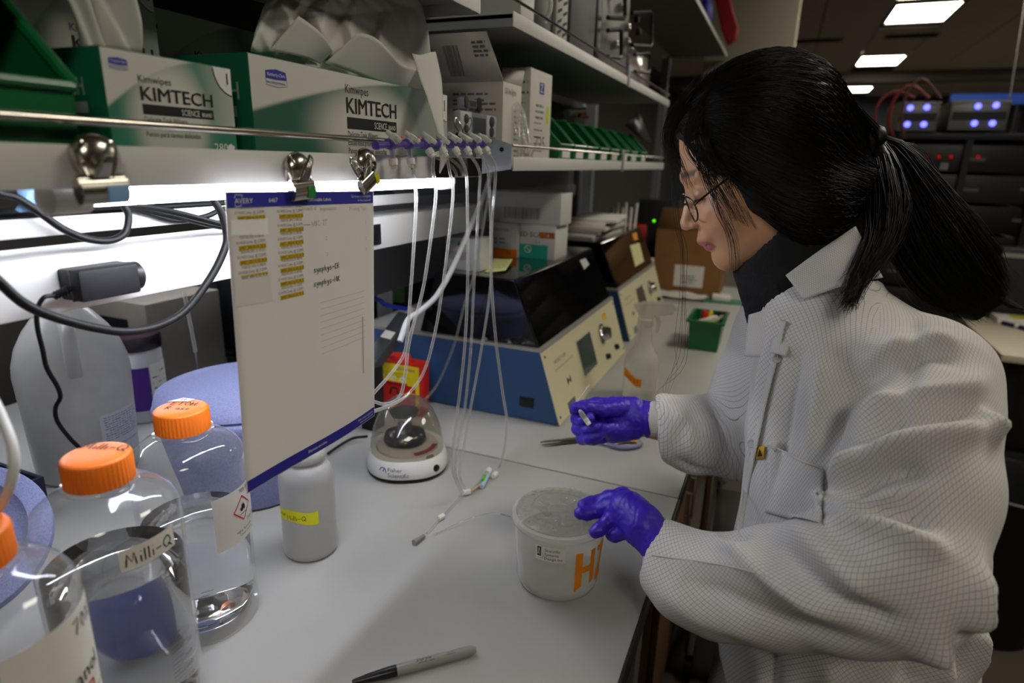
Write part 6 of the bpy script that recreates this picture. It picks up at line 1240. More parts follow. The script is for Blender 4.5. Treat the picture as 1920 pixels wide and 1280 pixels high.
# ================================================================== organic shapes: signed distances meshed with surface nets
def smin(a, b, k):
    h = np.clip(.5 + .5 * (b - a) / k, 0, 1); return b + (a - b) * h - k * h * (1 - h)
def smax(a, b, k): return -smin(-a, -b, k)
class Field:
    def __init__(s, xs, ys, zs):
        s.ax = [np.asarray(q, np.float32) for q in (xs, ys, zs)]
        s.X, s.Y, s.Z = np.meshgrid(*s.ax, indexing='ij', sparse=True); s.d = np.full((len(xs), len(ys), len(zs)), 9., np.float32)
    def cone(s, p, q, r0, r1, k=0., sub=False):
        p = np.array(p, np.float32); q = np.array(q, np.float32); v = q - p; L2 = float(v @ v) + 1e-12
        t = np.clip(((s.X - p[0]) * v[0] + (s.Y - p[1]) * v[1] + (s.Z - p[2]) * v[2]) / L2, 0, 1)
        dd = np.sqrt((s.X - p[0] - t * v[0]) ** 2 + (s.Y - p[1] - t * v[1]) ** 2 + (s.Z - p[2] - t * v[2]) ** 2) - (r0 + (r1 - r0) * t)
        return s.join(dd, k, sub)
    def ell(s, c, r, k=0., R=None, sub=False):
        c = np.array(c, np.float32); x, y, z = s.X - c[0], s.Y - c[1], s.Z - c[2]
        if R is not None: x, y, z = (R[0][0] * x + R[0][1] * y + R[0][2] * z, R[1][0] * x + R[1][1] * y + R[1][2] * z, R[2][0] * x + R[2][1] * y + R[2][2] * z)
        k0 = np.sqrt((x / r[0]) ** 2 + (y / r[1]) ** 2 + (z / r[2]) ** 2); k1 = np.sqrt((x / r[0] ** 2) ** 2 + (y / r[1] ** 2) ** 2 + (z / r[2] ** 2) ** 2) + 1e-6
        return s.join(k0 * (k0 - 1) / k1, k, sub)
    def join(s, dd, k, sub):
        dd = dd.astype(np.float32)
        if sub: s.d = smax(s.d, -dd, k) if k else np.maximum(s.d, -dd)
        else: s.d = smin(s.d, dd, k) if k else np.minimum(s.d, dd)
        return s
    def mesh(s):
        d = s.d; ins = d < 0; nx, ny, nz = d.shape
        c = np.zeros((nx - 1, ny - 1, nz - 1), np.int8)
        for i in (0, 1):
            for j in (0, 1):
                for k in (0, 1): c += ins[i:nx - 1 + i, j:ny - 1 + j, k:nz - 1 + k]
        act = (c > 0) & (c < 8); idx = np.argwhere(act); vid = np.full(act.shape, -1, np.int64); vid[act] = np.arange(len(idx))
        P = np.zeros((len(idx), 3)); cnt = np.zeros(len(idx)); I, J, K = idx.T; ax = s.ax
        cor = [(i, j, k) for i in (0, 1) for j in (0, 1) for k in (0, 1)]
        for a in cor:
            for b in cor:
                if sum(b) - sum(a) == 1 and all(y >= x for x, y in zip(a, b)):
                    da = d[I + a[0], J + a[1], K + a[2]]; db = d[I + b[0], J + b[1], K + b[2]]; m = (da < 0) != (db < 0); t = np.where(m, da / (da - db + 1e-12), 0)
                    for w_ in range(3):
                        ca = ax[w_][(I, J, K)[w_] + a[w_]]; cb = ax[w_][(I, J, K)[w_] + b[w_]]; P[:, w_] += np.where(m, ca + (cb - ca) * t, 0)
                    cnt += m
        P /= cnt[:, None]; F = []
        for w_ in range(3):
            sl0 = [slice(None)] * 3; sl1 = [slice(None)] * 3; sl0[w_] = slice(0, -1); sl1[w_] = slice(1, None)
            A, B = ins[tuple(sl0)], ins[tuple(sl1)]; e = np.argwhere(A != B); u, v = (w_ + 1) % 3, (w_ + 2) % 3
            e = e[(e[:, u] > 0) & (e[:, v] > 0) & (e[:, u] < d.shape[u] - 1) & (e[:, v] < d.shape[v] - 1)]
            def g(du, dv): q = e.copy(); q[:, u] -= du; q[:, v] -= dv; return vid[q[:, 0], q[:, 1], q[:, 2]]
            quad = np.stack([g(1, 1), g(0, 1), g(0, 0), g(1, 0)], 1); fl = A[e[:, 0], e[:, 1], e[:, 2]] if True else None
            quad[~fl] = quad[~fl][:, ::-1]; F.append(quad)
        return P, np.concatenate(F)
def np_mesh(name, P, F, mats, parent, smooth_it=0):
    me = bpy.data.meshes.new(name); o0 = np.array(pworld(parent)); V_ = P + np.array([0, 0, T]) - o0
    F = np.array([f for f in F if len(set(f)) == 4]) if False else F
    me.vertices.add(len(V_)); me.vertices.foreach_set('co', V_.astype(np.float32).ravel()); n = len(F); me.loops.add(4 * n); me.loops.foreach_set('vertex_index', F.astype(np.int32).ravel()); me.polygons.add(n)
    me.polygons.foreach_set('loop_start', np.arange(0, 4 * n, 4, dtype=np.int32)); me.update(calc_edges=True); me.validate(); me.shade_smooth()
    for m in (mats if isinstance(mats, (list, tuple)) else [mats]): me.materials.append(m)
    o = bpy.data.objects.new(name, me); COL.objects.link(o); o.parent = parent; return o
def relax(P, F, it, lam=.5):
    E = np.concatenate([F[:, [0, 1]], F[:, [1, 2]], F[:, [2, 3]], F[:, [3, 0]]]); E = np.concatenate([E, E[:, ::-1]]); n = len(P); deg = np.bincount(E[:, 0], minlength=n)[:, None]
    for _ in range(it):
        for l in (lam, -lam * 1.02):
            S = np.stack([np.bincount(E[:, 0], weights=P[E[:, 1], w_], minlength=n) for w_ in range(3)], 1); P = P + l * (S / np.maximum(deg, 1) - P)
    return P
def vnormals(P, F):
    a = P[F[:, 2]] - P[F[:, 0]]; b = P[F[:, 3]] - P[F[:, 1]]; nf = np.cross(a, b); N = np.zeros_like(P)
    for k in range(4): np.add.at(N, F[:, k], nf)
    return N / (np.linalg.norm(N, axis=1)[:, None] + 1e-12)
def frange(*segs):  # (start, stop, step), ...
    out = []
    for a, b, st in segs: out += list(np.arange(a, b - st * .3, st))
    out.append(segs[-1][1]); return np.array(out)

# ================================================================== the person
PER = thing('person', 'person with black ponytail, glasses, white lab coat and violet gloves leaning over the bench', 'person', (.15, .90, FLOORZ))
PIT, YAW = math.radians(26), math.radians(12)
Fw = np.array([-math.cos(YAW) * math.cos(PIT), -math.sin(YAW) * math.cos(PIT), -math.sin(PIT)])
Lf = np.cross(np.array([0, 0, 1.]), Fw); Lf /= np.linalg.norm(Lf); Up = np.cross(Fw, Lf)
Lf = -Lf if Lf[1] > 0 else Lf               # the person's left, toward the camera
HS = .94                                    # head size
HC = np.array([-.0370, .885, .5545])
def hd(x, y, z): return HC + (Lf * x - Fw * y + Up * z) * HS         # x: left, y: backward, z: up
HR = np.stack([Lf, -Fw, Up])
# ---- body (head, neck, trunk, arms, legs) as one surface
xs = frange((-.34, HC[0] - .15, .016), (HC[0] - .15, HC[0] + .13, .0023), (HC[0] + .13, .46, .018))
ys = frange((.48, HC[1] - .10, .016), (HC[1] - .10, HC[1] + .10, .0023), (HC[1] + .10, 1.20, .018))
zs = frange((-.92, -.05, .03), (-.05, HC[2] - .15, .014), (HC[2] - .15, HC[2] + .16, .0023))
B = Field(xs, ys, zs)
def Bc(p, q, r0, r1, k=0., sub=False): B.cone(p, q, r0 * HS, r1 * HS, k * HS, sub)
def Be(c, r, k=0., R=None, sub=False): B.ell(c, [q * HS for q in r], k * HS, R, sub)
Be(hd(0, .012, .045), (.0755, .096, .092), 0, HR)
Be(hd(0, -.028, -.030), (.062, .066, .086), .03, HR)
Bc(hd(.034, -.010, -.062), hd(.010, -.066, -.096), .026, .016, .025); Bc(hd(-.034, -.010, -.062), hd(-.010, -.066, -.096), .026, .016, .025)
Bc(hd(.011, -.075, -.0965), hd(-.011, -.075, -.0965), .0125, .0125, .016)
for s_ in (1, -1):
    Be(hd(.040 * s_, -.052, -.030), (.022, .026, .024), .022, HR)
    Bc(hd(.008 * s_, -.083, .030), hd(.042 * s_, -.070, .028), .009, .008, .012)
Bc(hd(0, -.084, .012), hd(0, -.1055, -.028), .0062, .0090, .010); Be(hd(0, -.1065, -.031), (.0105, .0090, .0085), .006, HR)
for s_ in (1, -1): Be(hd(.0105 * s_, -.0960, -.0345), (.0068, .0095, .0068), .005, HR)
Be(hd(0, -.088, -.058), (.024, .012, .012), .010, HR)
Bc(hd(.015, -.0865, -.0640), hd(0, -.0965, -.0610), .0042, .0056, .004); Bc(hd(-.015, -.0865, -.0640), hd(0, -.0965, -.0610), .0042, .0056, .004)
Bc(hd(.012, -.0870, -.0725), hd(-.012, -.0870, -.0725), .0055, .0055, .004); Be(hd(0, -.0910, -.0722), (.010, .0052, .0062), .004, HR)
for s_ in (1, -1):
    Be(hd(.031 * s_, -.094, .006), (.015, .013, .010), .008, HR, sub=True)
    Be(hd(.031 * s_, -.0735, .004), (.0145, .0135, .0128), .003, HR)
    Be(hd(.0085 * s_, -.0985, -.0405), (.0030, .004, .0026), .002, HR, sub=True)
    Be(hd(.073 * s_, .012, -.005), (.008, .018, .030), .006, HR)
Bc(hd(.030, -.0915, -.0675), hd(-.030, -.0915, -.0675), .0014, .0014, .002, sub=True)
SHL, SHR = at_d(1738, 722, .70), at_d(1462, 618, 1.01)
NK = np.array([.055, .900, .400])
B.cone(hd(0, .028, -.030), NK, .052, .056, .03)
B.cone(SHL, NK - [0, 0, .06], .045, .055, .03); B.cone(SHR, NK - [0, 0, .06], .045, .055, .03)
B.cone(NK + [.05, 0, -.07], (.165, .885, -.05), .070, .095, .05); B.cone((.16, .83, -.10), (.16, .94, -.10), .085, .085, .05)
ELB = at_d(1678, 1078, .60); WRL = at_d(1240, 1010, .775)
ELR = at_d(1388, 822, 1.04); WRR = at_d(1212, 788, 1.005)
B.cone(SHL, ELB, .042, .036, .02); B.cone(ELB, at_d(1420, 1094, .705), .036, .032, .01); B.cone(at_d(1420, 1094, .705), at_d(1285, 1068, .760), .032, .027, .01); B.cone(at_d(1285, 1068, .760), WRL, .027, .022, .01); B.cone(SHR, ELR, .042, .036, .02); B.cone(ELR, WRR, .036, .027, .01)
for y in (.82, .95): B.cone((.15, y, -.12), (.10, y, -.48), .072, .050, .03); B.cone((.10, y, -.48), (.15, y, -.86), .048, .036, .02); B.cone((.15, y, -.885), (.02, y, -.89), .03, .03, .02)
P, Fq = B.mesh(); P = relax(P, Fq, 2)
SKIN = bpy.data.materials.new('skin'); SKIN.use_nodes = True
_nt = SKIN.node_tree; _b = _nt.nodes['Principled BSDF']; _at = _nt.nodes.new('ShaderNodeVertexColor'); _at.layer_name = 'tone'; _tc = _nt.nodes.new('ShaderNodeTexCoord'); _nz = _nt.nodes.new('ShaderNodeTexNoise'); _nz.inputs['Scale'].default_value = 45
_mx = _nt.nodes.new('ShaderNodeMix'); _mx.data_type = 'RGBA'; _mx.blend_type = 'MULTIPLY'; _mx.inputs[7].default_value = (.94, .89, .85, 1); _nt.links.new(_tc.outputs['Object'], _nz.inputs['Vector']); _nt.links.new(_nz.outputs[0], _mx.inputs[0]); _nt.links.new(_at.outputs[0], _mx.inputs[6]); _nt.links.new(_mx.outputs[2], _b.inputs['Base Color'])
_b.inputs['Roughness'].default_value = .48; _b.inputs['Subsurface Weight'].default_value = .06; _b.inputs['Subsurface Radius'].default_value = (.008, .003, .0015); _b.inputs['Subsurface Scale'].default_value = .6
body = np_mesh('body', P, Fq, SKIN, PER)
H = (P - HC) @ HR.T / HS      # head coordinates
col = np.tile(np.array(lin('#cc9c76')), (len(P), 1))
def blend(mask, hexc):
    m_ = np.clip(mask, 0, 1)[:, None]; col[:, :3] = col[:, :3] * (1 - m_) + np.array(lin(hexc)[:3]) * m_
def blob(c, r, p=2.): return np.exp(-(((H[:, 0] - c[0]) / r[0]) ** 2 + ((H[:, 1] - c[1]) / r[1]) ** 2 + ((H[:, 2] - c[2]) / r[2]) ** 2) ** (p / 2) * 1.2)
ax_ = np.abs(H[:, 0])
front = H[:, 1] < -.06
zl = np.where(ax_ < .03, .0, 0)
lips = (ax_ < .0225) & (H[:, 2] < -.0595 - .10 * (ax_ - .006).clip(0)) & (H[:, 2] > -.0785 + .22 * (ax_ - .006).clip(0)) & (H[:, 1] < -.080)
blend(lips * .85, '#b5626a')
sy = np.exp(-((H[:, 2] - (.0345 - .10 * (ax_ - .03).clip(0))) / .0042) ** 4) * ((ax_ > .010) & (ax_ < .047) & (H[:, 1] < -.05)); blend(sy * .8, '#2b201c')
ey = np.exp(-((H[:, 2] + .0015 + 3.2 * (ax_ - .031) ** 2 * 4) / .0016) ** 2) * ((ax_ > .018) & (ax_ < .0465) & (H[:, 1] < -.055)); blend(ey, '#17110f')
ey2 = np.exp(-((H[:, 2] - .0115 - 1.0 * (ax_ - .031)) / .0011) ** 2) * ((ax_ > .02) & (ax_ < .046) & front); blend(ey2 * .45, '#7a5040')
for s_ in (1, -1): blend(blob((.045 * s_, -.06, -.03), (.02, .03, .018)) * .35, '#d98a78'); blend(blob((.0085 * s_, -.098, -.0405), (.0035, .006, .003)) * .8, '#4a2a22')
blend(blob((0, -.112, -.031), (.012, .01, .01)) * .3, '#d98a78'); blend(blob((.052, -.035, -.012), (.0018, .02, .0018)) * .9, '#3a241c')
ca = body.data.color_attributes.new('tone', 'FLOAT_COLOR', 'POINT'); ca.data.foreach_set('color', col.astype(np.float32).ravel())
# eyes peeping under the lids
for s_ in (1,):
    m = MB(); m.lathe([(.0003, 0), (.0022, .0004), (.0042, .0012)], 14, hd(.031 * s_, -.0868, -.0035), -Fw); 
# lashes
m = MB()
for s_ in (1, -1):
    for k in range(16):
        a = -1 + 2 * k / 15; p0 = hd((.031 + .0135 * a) * s_, -.0862 + .0075 * a * a, -.0015 - .0022 * a * a); p1 = p0 + (Fw * .0055 - Up * .004 + Lf * s_ * .002 * a); m.tube([p0, (p0 + p1) / 2 - Up * .0008, p1], [.0003, .0002, .00006], 4)
    m.tube([hd((.031 + .0145 * a) * s_, -.0858 + .0075 * a * a, -.0016 - .0022 * a * a) for a in np.linspace(-1, 1, 11)], .0006, 5)
HAIRM = bpy.data.materials.new('black_hair'); HAIRM.use_nodes = True; _b = HAIRM.node_tree.nodes['Principled BSDF']; _b.inputs['Roughness'].default_value = .42; _b.inputs['Specular IOR Level'].default_value = .28
_tc = HAIRM.node_tree.nodes.new('ShaderNodeTexCoord'); _nz = HAIRM.node_tree.nodes.new('ShaderNodeTexNoise'); _nz.inputs['Scale'].default_value = 90; _rp = HAIRM.node_tree.nodes.new('ShaderNodeValToRGB'); _rp.color_ramp.elements[0].color = lin('#060505'); _rp.color_ramp.elements[1].color = lin('#120d0b')
HAIRM.node_tree.links.new(_tc.outputs['Object'], _nz.inputs['Vector']); HAIRM.node_tree.links.new(_nz.outputs[0], _rp.inputs[0]); HAIRM.node_tree.links.new(_rp.outputs[0], _b.inputs['Base Color'])
lash = m.build('eyelashes', HAIRM, PER); lash['kind'] = 'stuff'
# ---- hair
TIE = at_d(1640, 262, .775)
hx = frange((HC[0] - .16, HC[0] + .20, .0045)); hy = frange((HC[1] - .16, HC[1] + .16, .0045)); hz_ = frange((HC[2] - .16, HC[2] + .20, .0045))
Hf = Field(hx, hy, hz_)
HCc, HCr = hd(0, .022, .050), (.0820, .104, .0905)
Hf.ell(HCc, HCr, 0, HR); Hf.cone(hd(0, .06, .015), TIE, .066, .014, .03); Hf.ell(hd(.050, .022, -.030), (.033, .058, .070), .02, HR); Hf.ell(hd(-.050, .022, -.030), (.033, .058, .070), .03, HR)
Hf.cone(hd(.045, .045, -.075), hd(.01, .10, -.06), .042, .035, .03)
# open the face: everything in front of the hairline is cut away
Hf.cone(hd(0, -.130, -.02), hd(0, -.128, .012), .086, .080, .012, sub=True); Hf.cone(hd(0, -.20, .05), hd(0, -.20, -.1), .10, .10, .02, sub=True); Hf.cone(hd(.06, -.085, -.115), hd(-.06, -.085, -.115), .082, .082, .015, sub=True)
P, Fq = Hf.mesh(); P = relax(P, Fq, 3)
Hn = (P - HC) @ HR.T; nrm = vnormals(P, Fq); ang = np.arctan2(Hn[:, 0], Hn[:, 2] + .02); edge_ = np.clip((Hn[:, 1] + .045) / .05, 0, 1) * np.clip((Hn[:, 2] + .02) / .05, 0, 1); P = P + nrm * (.0007 * np.sin(ang * 70 + 5 * np.sin(Hn[:, 1] * 60)) * edge_)[:, None]
hair = np_mesh('hair', P, Fq, HAIRM, PER)
def strands(name, guides, r=.00055, parent=PER, n=3):
    m = MB()
    for g in guides:
        L = len(g); m.tube(g, [r * (1 - .75 * (i / (L - 1)) ** 2) for i in range(L)], n, False)
    return m.build(name, HAIRM, parent, smooth=180)
rh = np.random.default_rng(3)
def ell_pt(u, lift=1.0): return HCc + Lf * u[0] * HCr[0] * lift - Fw * u[1] * HCr[1] * lift + Up * u[2] * HCr[2] * lift
tie_u = (TIE - HCc) @ HR.T / np.array(HCr); tie_n = tie_u / np.linalg.norm(tie_u)
htree = BVHTree.FromPolygons([Vector(p) for p in P], [tuple(f) for f in Fq])
def on_hair(p, lift):
    h = htree.find_nearest(Vector(p)); q = np.array(h[0]); n = np.array(h[1]); n = n if n @ (q - HCc) > 0 else -n; return q + n * lift
G = []
for _ in range(2600):
    a = rh.uniform(-2.0, 2.35); y = -.90 + .30 * max(0, abs(a) - .3) ** 1.2 + rh.uniform(0, .75) ** 1.6
    y = min(y, .75); rr0 = math.sqrt(max(.02, 1 - y * y))
    u0 = np.array([math.sin(a) * rr0, y, math.cos(a) * rr0]); u0 /= np.linalg.norm(u0)
    om = math.acos(np.clip(u0 @ tie_n, -1, 1)); pts = []; wob = rh.normal(size=3) * .005; lf = rh.uniform(.0002, .0016)
    if om < .25: continue
    for i in range(10):
        t_ = i / 9; u = (math.sin((1 - t_) * om) * u0 + math.sin(t_ * om) * tie_n) / math.sin(om); R_ = 1 + (np.linalg.norm(tie_u) - 1) * max(0, (t_ - .5) / .5) ** 1.5
        pts.append(on_hair(ell_pt(u * R_) - Up * max(0, .25 - u[2]) * .075 + wob * math.sin(PI * t_), lf))
    pts[-1] = TIE + rh.normal(size=3) * .005; G.append(pts)
hs = strands('hair_strands', G, .0006, hair); hs['kind'] = 'stuff'
# loose strands: fringe, cheek, long ones falling past the chin
G = []
def px_strand(pp, d0, d1, jit=.0015):
    P_ = [at_d(px, py, d0 + (d1 - d0) * i / (len(pp) - 1)) + rh.normal(size=3) * jit for i, (px, py) in enumerate(pp)]; return smooth_path(P_, 4)
for k in range(60):
    o = rh.uniform(0, 1); s_ = rh.uniform(-1, 1)
    G.append(px_strand([(1300 + 60 * o, 150 - 30 * o), (1252 + 30 * o, 215), (1243 + 22 * o + 4 * s_, 262), (1250 + 30 * o, 300), (1252 + 50 * o + 8 * s_, 335 + 20 * o)], .775, .735))
for k in range(80):
    o = rh.uniform(0, 1); s_ = rh.uniform(-1, 1)
    G.append(px_strand([(1330 + 50 * o, 160), (1285 + 40 * o, 230), (1285 + 50 * o, 280), (1315 + 50 * o, 325), (1345 + 40 * o + 6 * s_, 365), (1370 + 50 * o, 410 + 20 * o)], .745, .738))
for k in range(22):
    o = rh.uniform(0, 1); s_ = rh.uniform(-1, 1)
    G.append(px_strand([(1300 + 40 * o, 230), (1305 + 25 * o, 300), (1325 + 15 * o, 350), (1350 + 10 * s_, 400), (1372 + 8 * s_, 450), (1376 + 10 * s_, 500 + 20 * o)], .738, .732))
for k in range(5): G.append(px_strand([(1262, 240), (1258 + 3 * k, 330), (1268 + 2 * k, 420), (1277 + 2 * k, 470), (1274 + 3 * k, 560), (1266 + 5 * k, 640 + 10 * k), (1268 - 8 * k, 690 + 10 * k), (1255 - 3 * k, 740)], .755, .765, .0008))
ls = strands('loose_strands', G, .00032, hair); ls['kind'] = 'stuff'
MB().lathe([(.010, -.007), (.016, -.006), (.018, 0), (.016, .006), (.010, .007)], 20, TIE, TIE - HCc).build('hair_tie', BLACK_RUB, PER)
# ponytail: a flattened core under many strands
def swath(pp, hw, d0, d1, th):
    C_ = [at_d(px, py, d0 + (d1 - d0) * i / (len(pp) - 1)) for i, (px, py) in enumerate(pp)]; return smooth_path(C_, 4), lerp_w(hw, (len(pp) - 1) * 4 + 1), th
def lerp_w(hw, n): return np.interp(np.linspace(0, len(hw) - 1, n), range(len(hw)), hw)
camx = CR @ np.array([.86, .5, 0]); 
SW1 = swath([(1640, 262), (1672, 296), (1708, 372), (1748, 450), (1795, 520), (1846, 572)], [.007, .021, .036, .046, .046, .030], .775, .748, .55)
SW2 = swath([(1640, 262), (1650, 310), (1660, 385), (1652, 450), (1615, 515), (1590, 570)], [.007, .018, .024, .017, .008, .003], .775, .685, .6)
pm = Field(frange((TIE[0] - .08, TIE[0] + .22, .005)), frange((TIE[1] - .12, TIE[1] + .10, .005)), frange((TIE[2] - .28, TIE[2] + .04, .005)))
for ph, wd, th in (SW1, SW2):
    for i in range(0, len(ph) - 1):
        t3 = ph[min(i + 1, len(ph) - 1)] - ph[max(i - 1, 0)]; t3 = t3 / np.linalg.norm(t3); vw = (ph[i] - CC) / np.linalg.norm(ph[i] - CC); sd3 = np.cross(t3, vw); sd3 /= np.linalg.norm(sd3)
        for q in (-.45, 0, .45): pm.cone(ph[i] + sd3 * wd[i] * q, ph[i + 1] + sd3 * wd[i + 1] * q, wd[i] * .36, wd[i + 1] * .36, .006)
P, Fq = pm.mesh(); P = relax(P, Fq, 2); pony = np_mesh('ponytail', P, Fq, HAIRM, PER)
G = []
for (ph, wd, th), cnt in ((SW1, 1500), (SW2, 520)):
    L = len(ph)
    for _ in range(cnt):
        a = rh.uniform(0, 2 * PI); r_ = rh.uniform(.55, 1.06); cut = 1 - abs(rh.normal()) * .10; jt = rh.normal(size=3) * .0035; a2 = a + rh.normal() * .5; pts = []
        for i in range(0, L, 2):
            j = min(int(i * min(1.06, max(.75, cut))), L - 1); t3 = ph[min(j + 1, L - 1)] - ph[max(j - 1, 0)]; t3 = t3 / np.linalg.norm(t3); vw = (ph[j] - CC) / np.linalg.norm(ph[j] - CC); sd3 = np.cross(t3, vw); sd3 /= np.linalg.norm(sd3); f_ = i / (L - 1); aa = a * (1 - f_) + a2 * f_
            pts.append(ph[j] + sd3 * wd[j] * r_ * math.cos(aa) - vw * wd[j] * th * r_ * abs(math.sin(aa)) * (1 if math.sin(aa) > -.4 else -1) + jt * f_)
        tl = pts[-1] - pts[-2]; pts.append(pts[-1] + tl * rh.uniform(.1, .9) + rh.normal(size=3) * .003); G.append(pts)
for _ in range(70):
    o = rh.uniform(0, 1); s_ = rh.normal(); G.append(px_strand([(1780, 470), (1830 + 10 * s_, 530), (1870 + 15 * s_, 560 + 10 * s_), (1905 + 20 * s_, 568 + 12 * s_)], .745, .76, .001))
for _ in range(30):
    s_ = rh.normal(size=3); G.append(px_strand([(1655, 265), (1720 + 10 * s_[0], 300 + 14 * s_[1]), (1775 + 20 * s_[0], 400 + 20 * s_[2]), (1800 + 24 * s_[0], 470 + 30 * s_[1])], .775, .775, .001))
ps = strands('ponytail_strands', G, .0006, pony); ps['kind'] = 'stuff'
# ---- glasses
GLM = mat('glasses_frame', '#3a2a1c', .25, metal=.7)
g = MB()
def gl(a, s_): return hd((.0335 + .0215 * math.cos(a)) * s_, -.1010 + .0065 * max(0, math.cos(a)) + .004, -.010 + .0200 * math.sin(a) * .9)
spec = {}
for s_ in (1, -1): g.tube([gl(a, s_) for a in np.linspace(0, 2 * PI, 29)], .0011, 8, False)
g.tube([gl(PI * .88, 1), hd(.005, -.104, -.002), hd(-.005, -.104, -.002), gl(PI * .88, -1)], .0011, 8)
gf = g.build('glasses_rim', GLM, PER)
for s_ in (1, -1): MB().tube(smooth_path([gl(.25, s_), hd(.060 * s_, -.085, -.002), hd(.071 * s_, -.040, .012), hd(.079 * s_, .015, .025)], 5), [.0013] * 16, 8).build('temple', GLM, gf)
for s_ in (1, -1): m = MB(); m.add([gl(a, s_) for a in np.linspace(0, 2 * PI, 25)[:-1]], [tuple(range(24))]); m.build('lens', clear_mat('lens_clear', '#ffffff', .02, .0, .02), gf)
for s_ in (1, -1): MB().lathe([(.0008, 0), (.0034, .0006), (.003, .0018)], 12, hd(.013 * s_, -.0955, -.012), Lf * -s_).build('nose_pad', clear_mat('lens_clear', '#ffffff', .02, .0, .02), gf)
# ---- black roll-neck
tx_ = frange((-.16, .24, .005)); ty_ = frange((.76, 1.06, .005)); tz_ = frange((.22, .56, .005))
Tn = Field(tx_, ty_, tz_); JW = hd(0, -.020, -.078)
n0 = hd(0, .020, -.055); n1 = NK
Tn.cone(n0, n1 + [0, 0, -.01], .064, .074, 0); Tn.cone(hd(0, -.020, -.112), n1 + [-.012, -.005, -.03], .046, .058, .03); Tn.cone(n1 + [.01, 0, -.03], n1 + [.04, 0, -.10], .07, .07, .03)
pl = (Tn.X - HC[0]) * Up[0] + (Tn.Y - HC[1]) * Up[1] + (Tn.Z - HC[2]) * Up[2]; fw_ = (Tn.X - HC[0]) * Fw[0] + (Tn.Y - HC[1]) * Fw[1] + (Tn.Z - HC[2]) * Fw[2]
Tn.d = smax(Tn.d, (pl + .090 + .62 * (fw_ - .035)).astype(np.float32), .006)
P, Fq = Tn.mesh(); P = relax(P, Fq, 2); nr = vnormals(P, Fq); hh = (P - HC) @ HR.T; th = np.arctan2(hh[:, 0], hh[:, 1]); P = P + nr * (.0012 * np.sin(th * 60))[:, None]
np_mesh('roll_neck', P, Fq, mat('black_knit', '#0d0e10', .85, var=.3, vscale=200, bump=.5, bscale=300), PER)
# ---- trousers, shoes
Tr = Field(frange((-.04, .36, .012)), frange((.70, 1.10, .012)), frange((-.90, -.02, .02)))
Tr.cone((.16, .83, -.09), (.16, .94, -.09), .100, .100, 0)
for y in (.82, .95): Tr.cone((.15, y, -.14), (.10, y, -.48), .088, .066, .03); Tr.cone((.10, y, -.48), (.15, y, -.86), .064, .055, .02)
P, Fq = Tr.mesh(); P = relax(P, Fq, 2); np_mesh('trousers', P, Fq, mat('dark_trousers', '#1d1f24', .8, var=.2, bump=.2), PER)
for y in (.82, .95):
    S_ = Field(frange((-.06, .24, .008)), frange((y - .07, y + .07, .008)), frange((-.935, -.80, .008))); S_.cone((.15, y, -.885), (.005, y, -.892), .044, .036, 0); S_.cone((.15, y, -.87), (.15, y, -.83), .05, .05, .02); S_.d = np.maximum(S_.d, (-.9185 - S_.Z)); P, Fq = S_.mesh(); np_mesh('shoe', relax(P, Fq, 2), Fq, BLACK_RUB, PER)
# ================================================================== lab coat
cx_ = frange((-.20, .42, .0056)); cy_ = frange((.50, 1.20, .0056)); cz_ = frange((-.62, -.20, .012), (-.20, .50, .0056))
K = Field(cx_, cy_, cz_)
# trunk: stacked ellipses blended along the height
zz = np.array([-.62, -.30, -.05, .10, .22, .31, .37, .42]); CCX = [.165, .165, .160, .152, .136, .120, .088, .062]; CCY = [.885, .885, .882, .888, .895, .900, .900, .900]; RX = [.178, .172, .160, .150, .142, .128, .105, .066]; RY = [.205, .198, .188, .186, .182, .172, .140, .085]
ccx = np.interp(cz_, zz, CCX); ccy = np.interp(cz_, zz, CCY)
rx = np.interp(cz_, zz, RX); ry = np.interp(cz_, zz, RY)
qx = (K.X - ccx[None, None, :]) / rx[None, None, :]; qy = (K.Y - ccy[None, None, :]) / ry[None, None, :]
trunk = (np.sqrt(qx ** 2 + qy ** 2) - 1) * np.minimum(rx, ry)[None, None, :]; trunk = np.maximum(trunk, K.Z - .425); K.join(trunk, 0, False)
K.cone(SHL + [-.015, .02, .012], NK + [.02, -.03, -.035], .060, .050, .05); K.cone(SHR + [.01, -.02, .01], NK + [.01, .03, -.035], .060, .050, .05)
SLV = [(SHL, .072), (at_d(1718, 900, .635), .0705), (ELB, .0665), (at_d(1590, 1090, .630), .0665), (at_d(1450, 1098, .690), .0640), (at_d(1350, 1097, .730), .0565), (at_d(1290, 1077, .755), .0530), (at_d(1252, 1047, .770), .0420), (at_d(1230, 1027, .777), .0330)]
for (a, ra), (b, rb_) in zip(SLV[:-1], SLV[1:]): K.cone(a, b, ra, rb_, .018)
SRV = [(SHR, .070), (SHR * .5 + ELR * .5, .072), (ELR, .068), (ELR * .55 + WRR * .45 + [0, 0, -.008], .062), (ELR * .2 + WRR * .8 + [0, 0, -.004], .050), (at_d(1238, 786, 1.000), .036)]
for (a, ra), (b, rb_) in zip(SRV[:-1], SRV[1:]): K.cone(a, b, ra, rb_, .018)
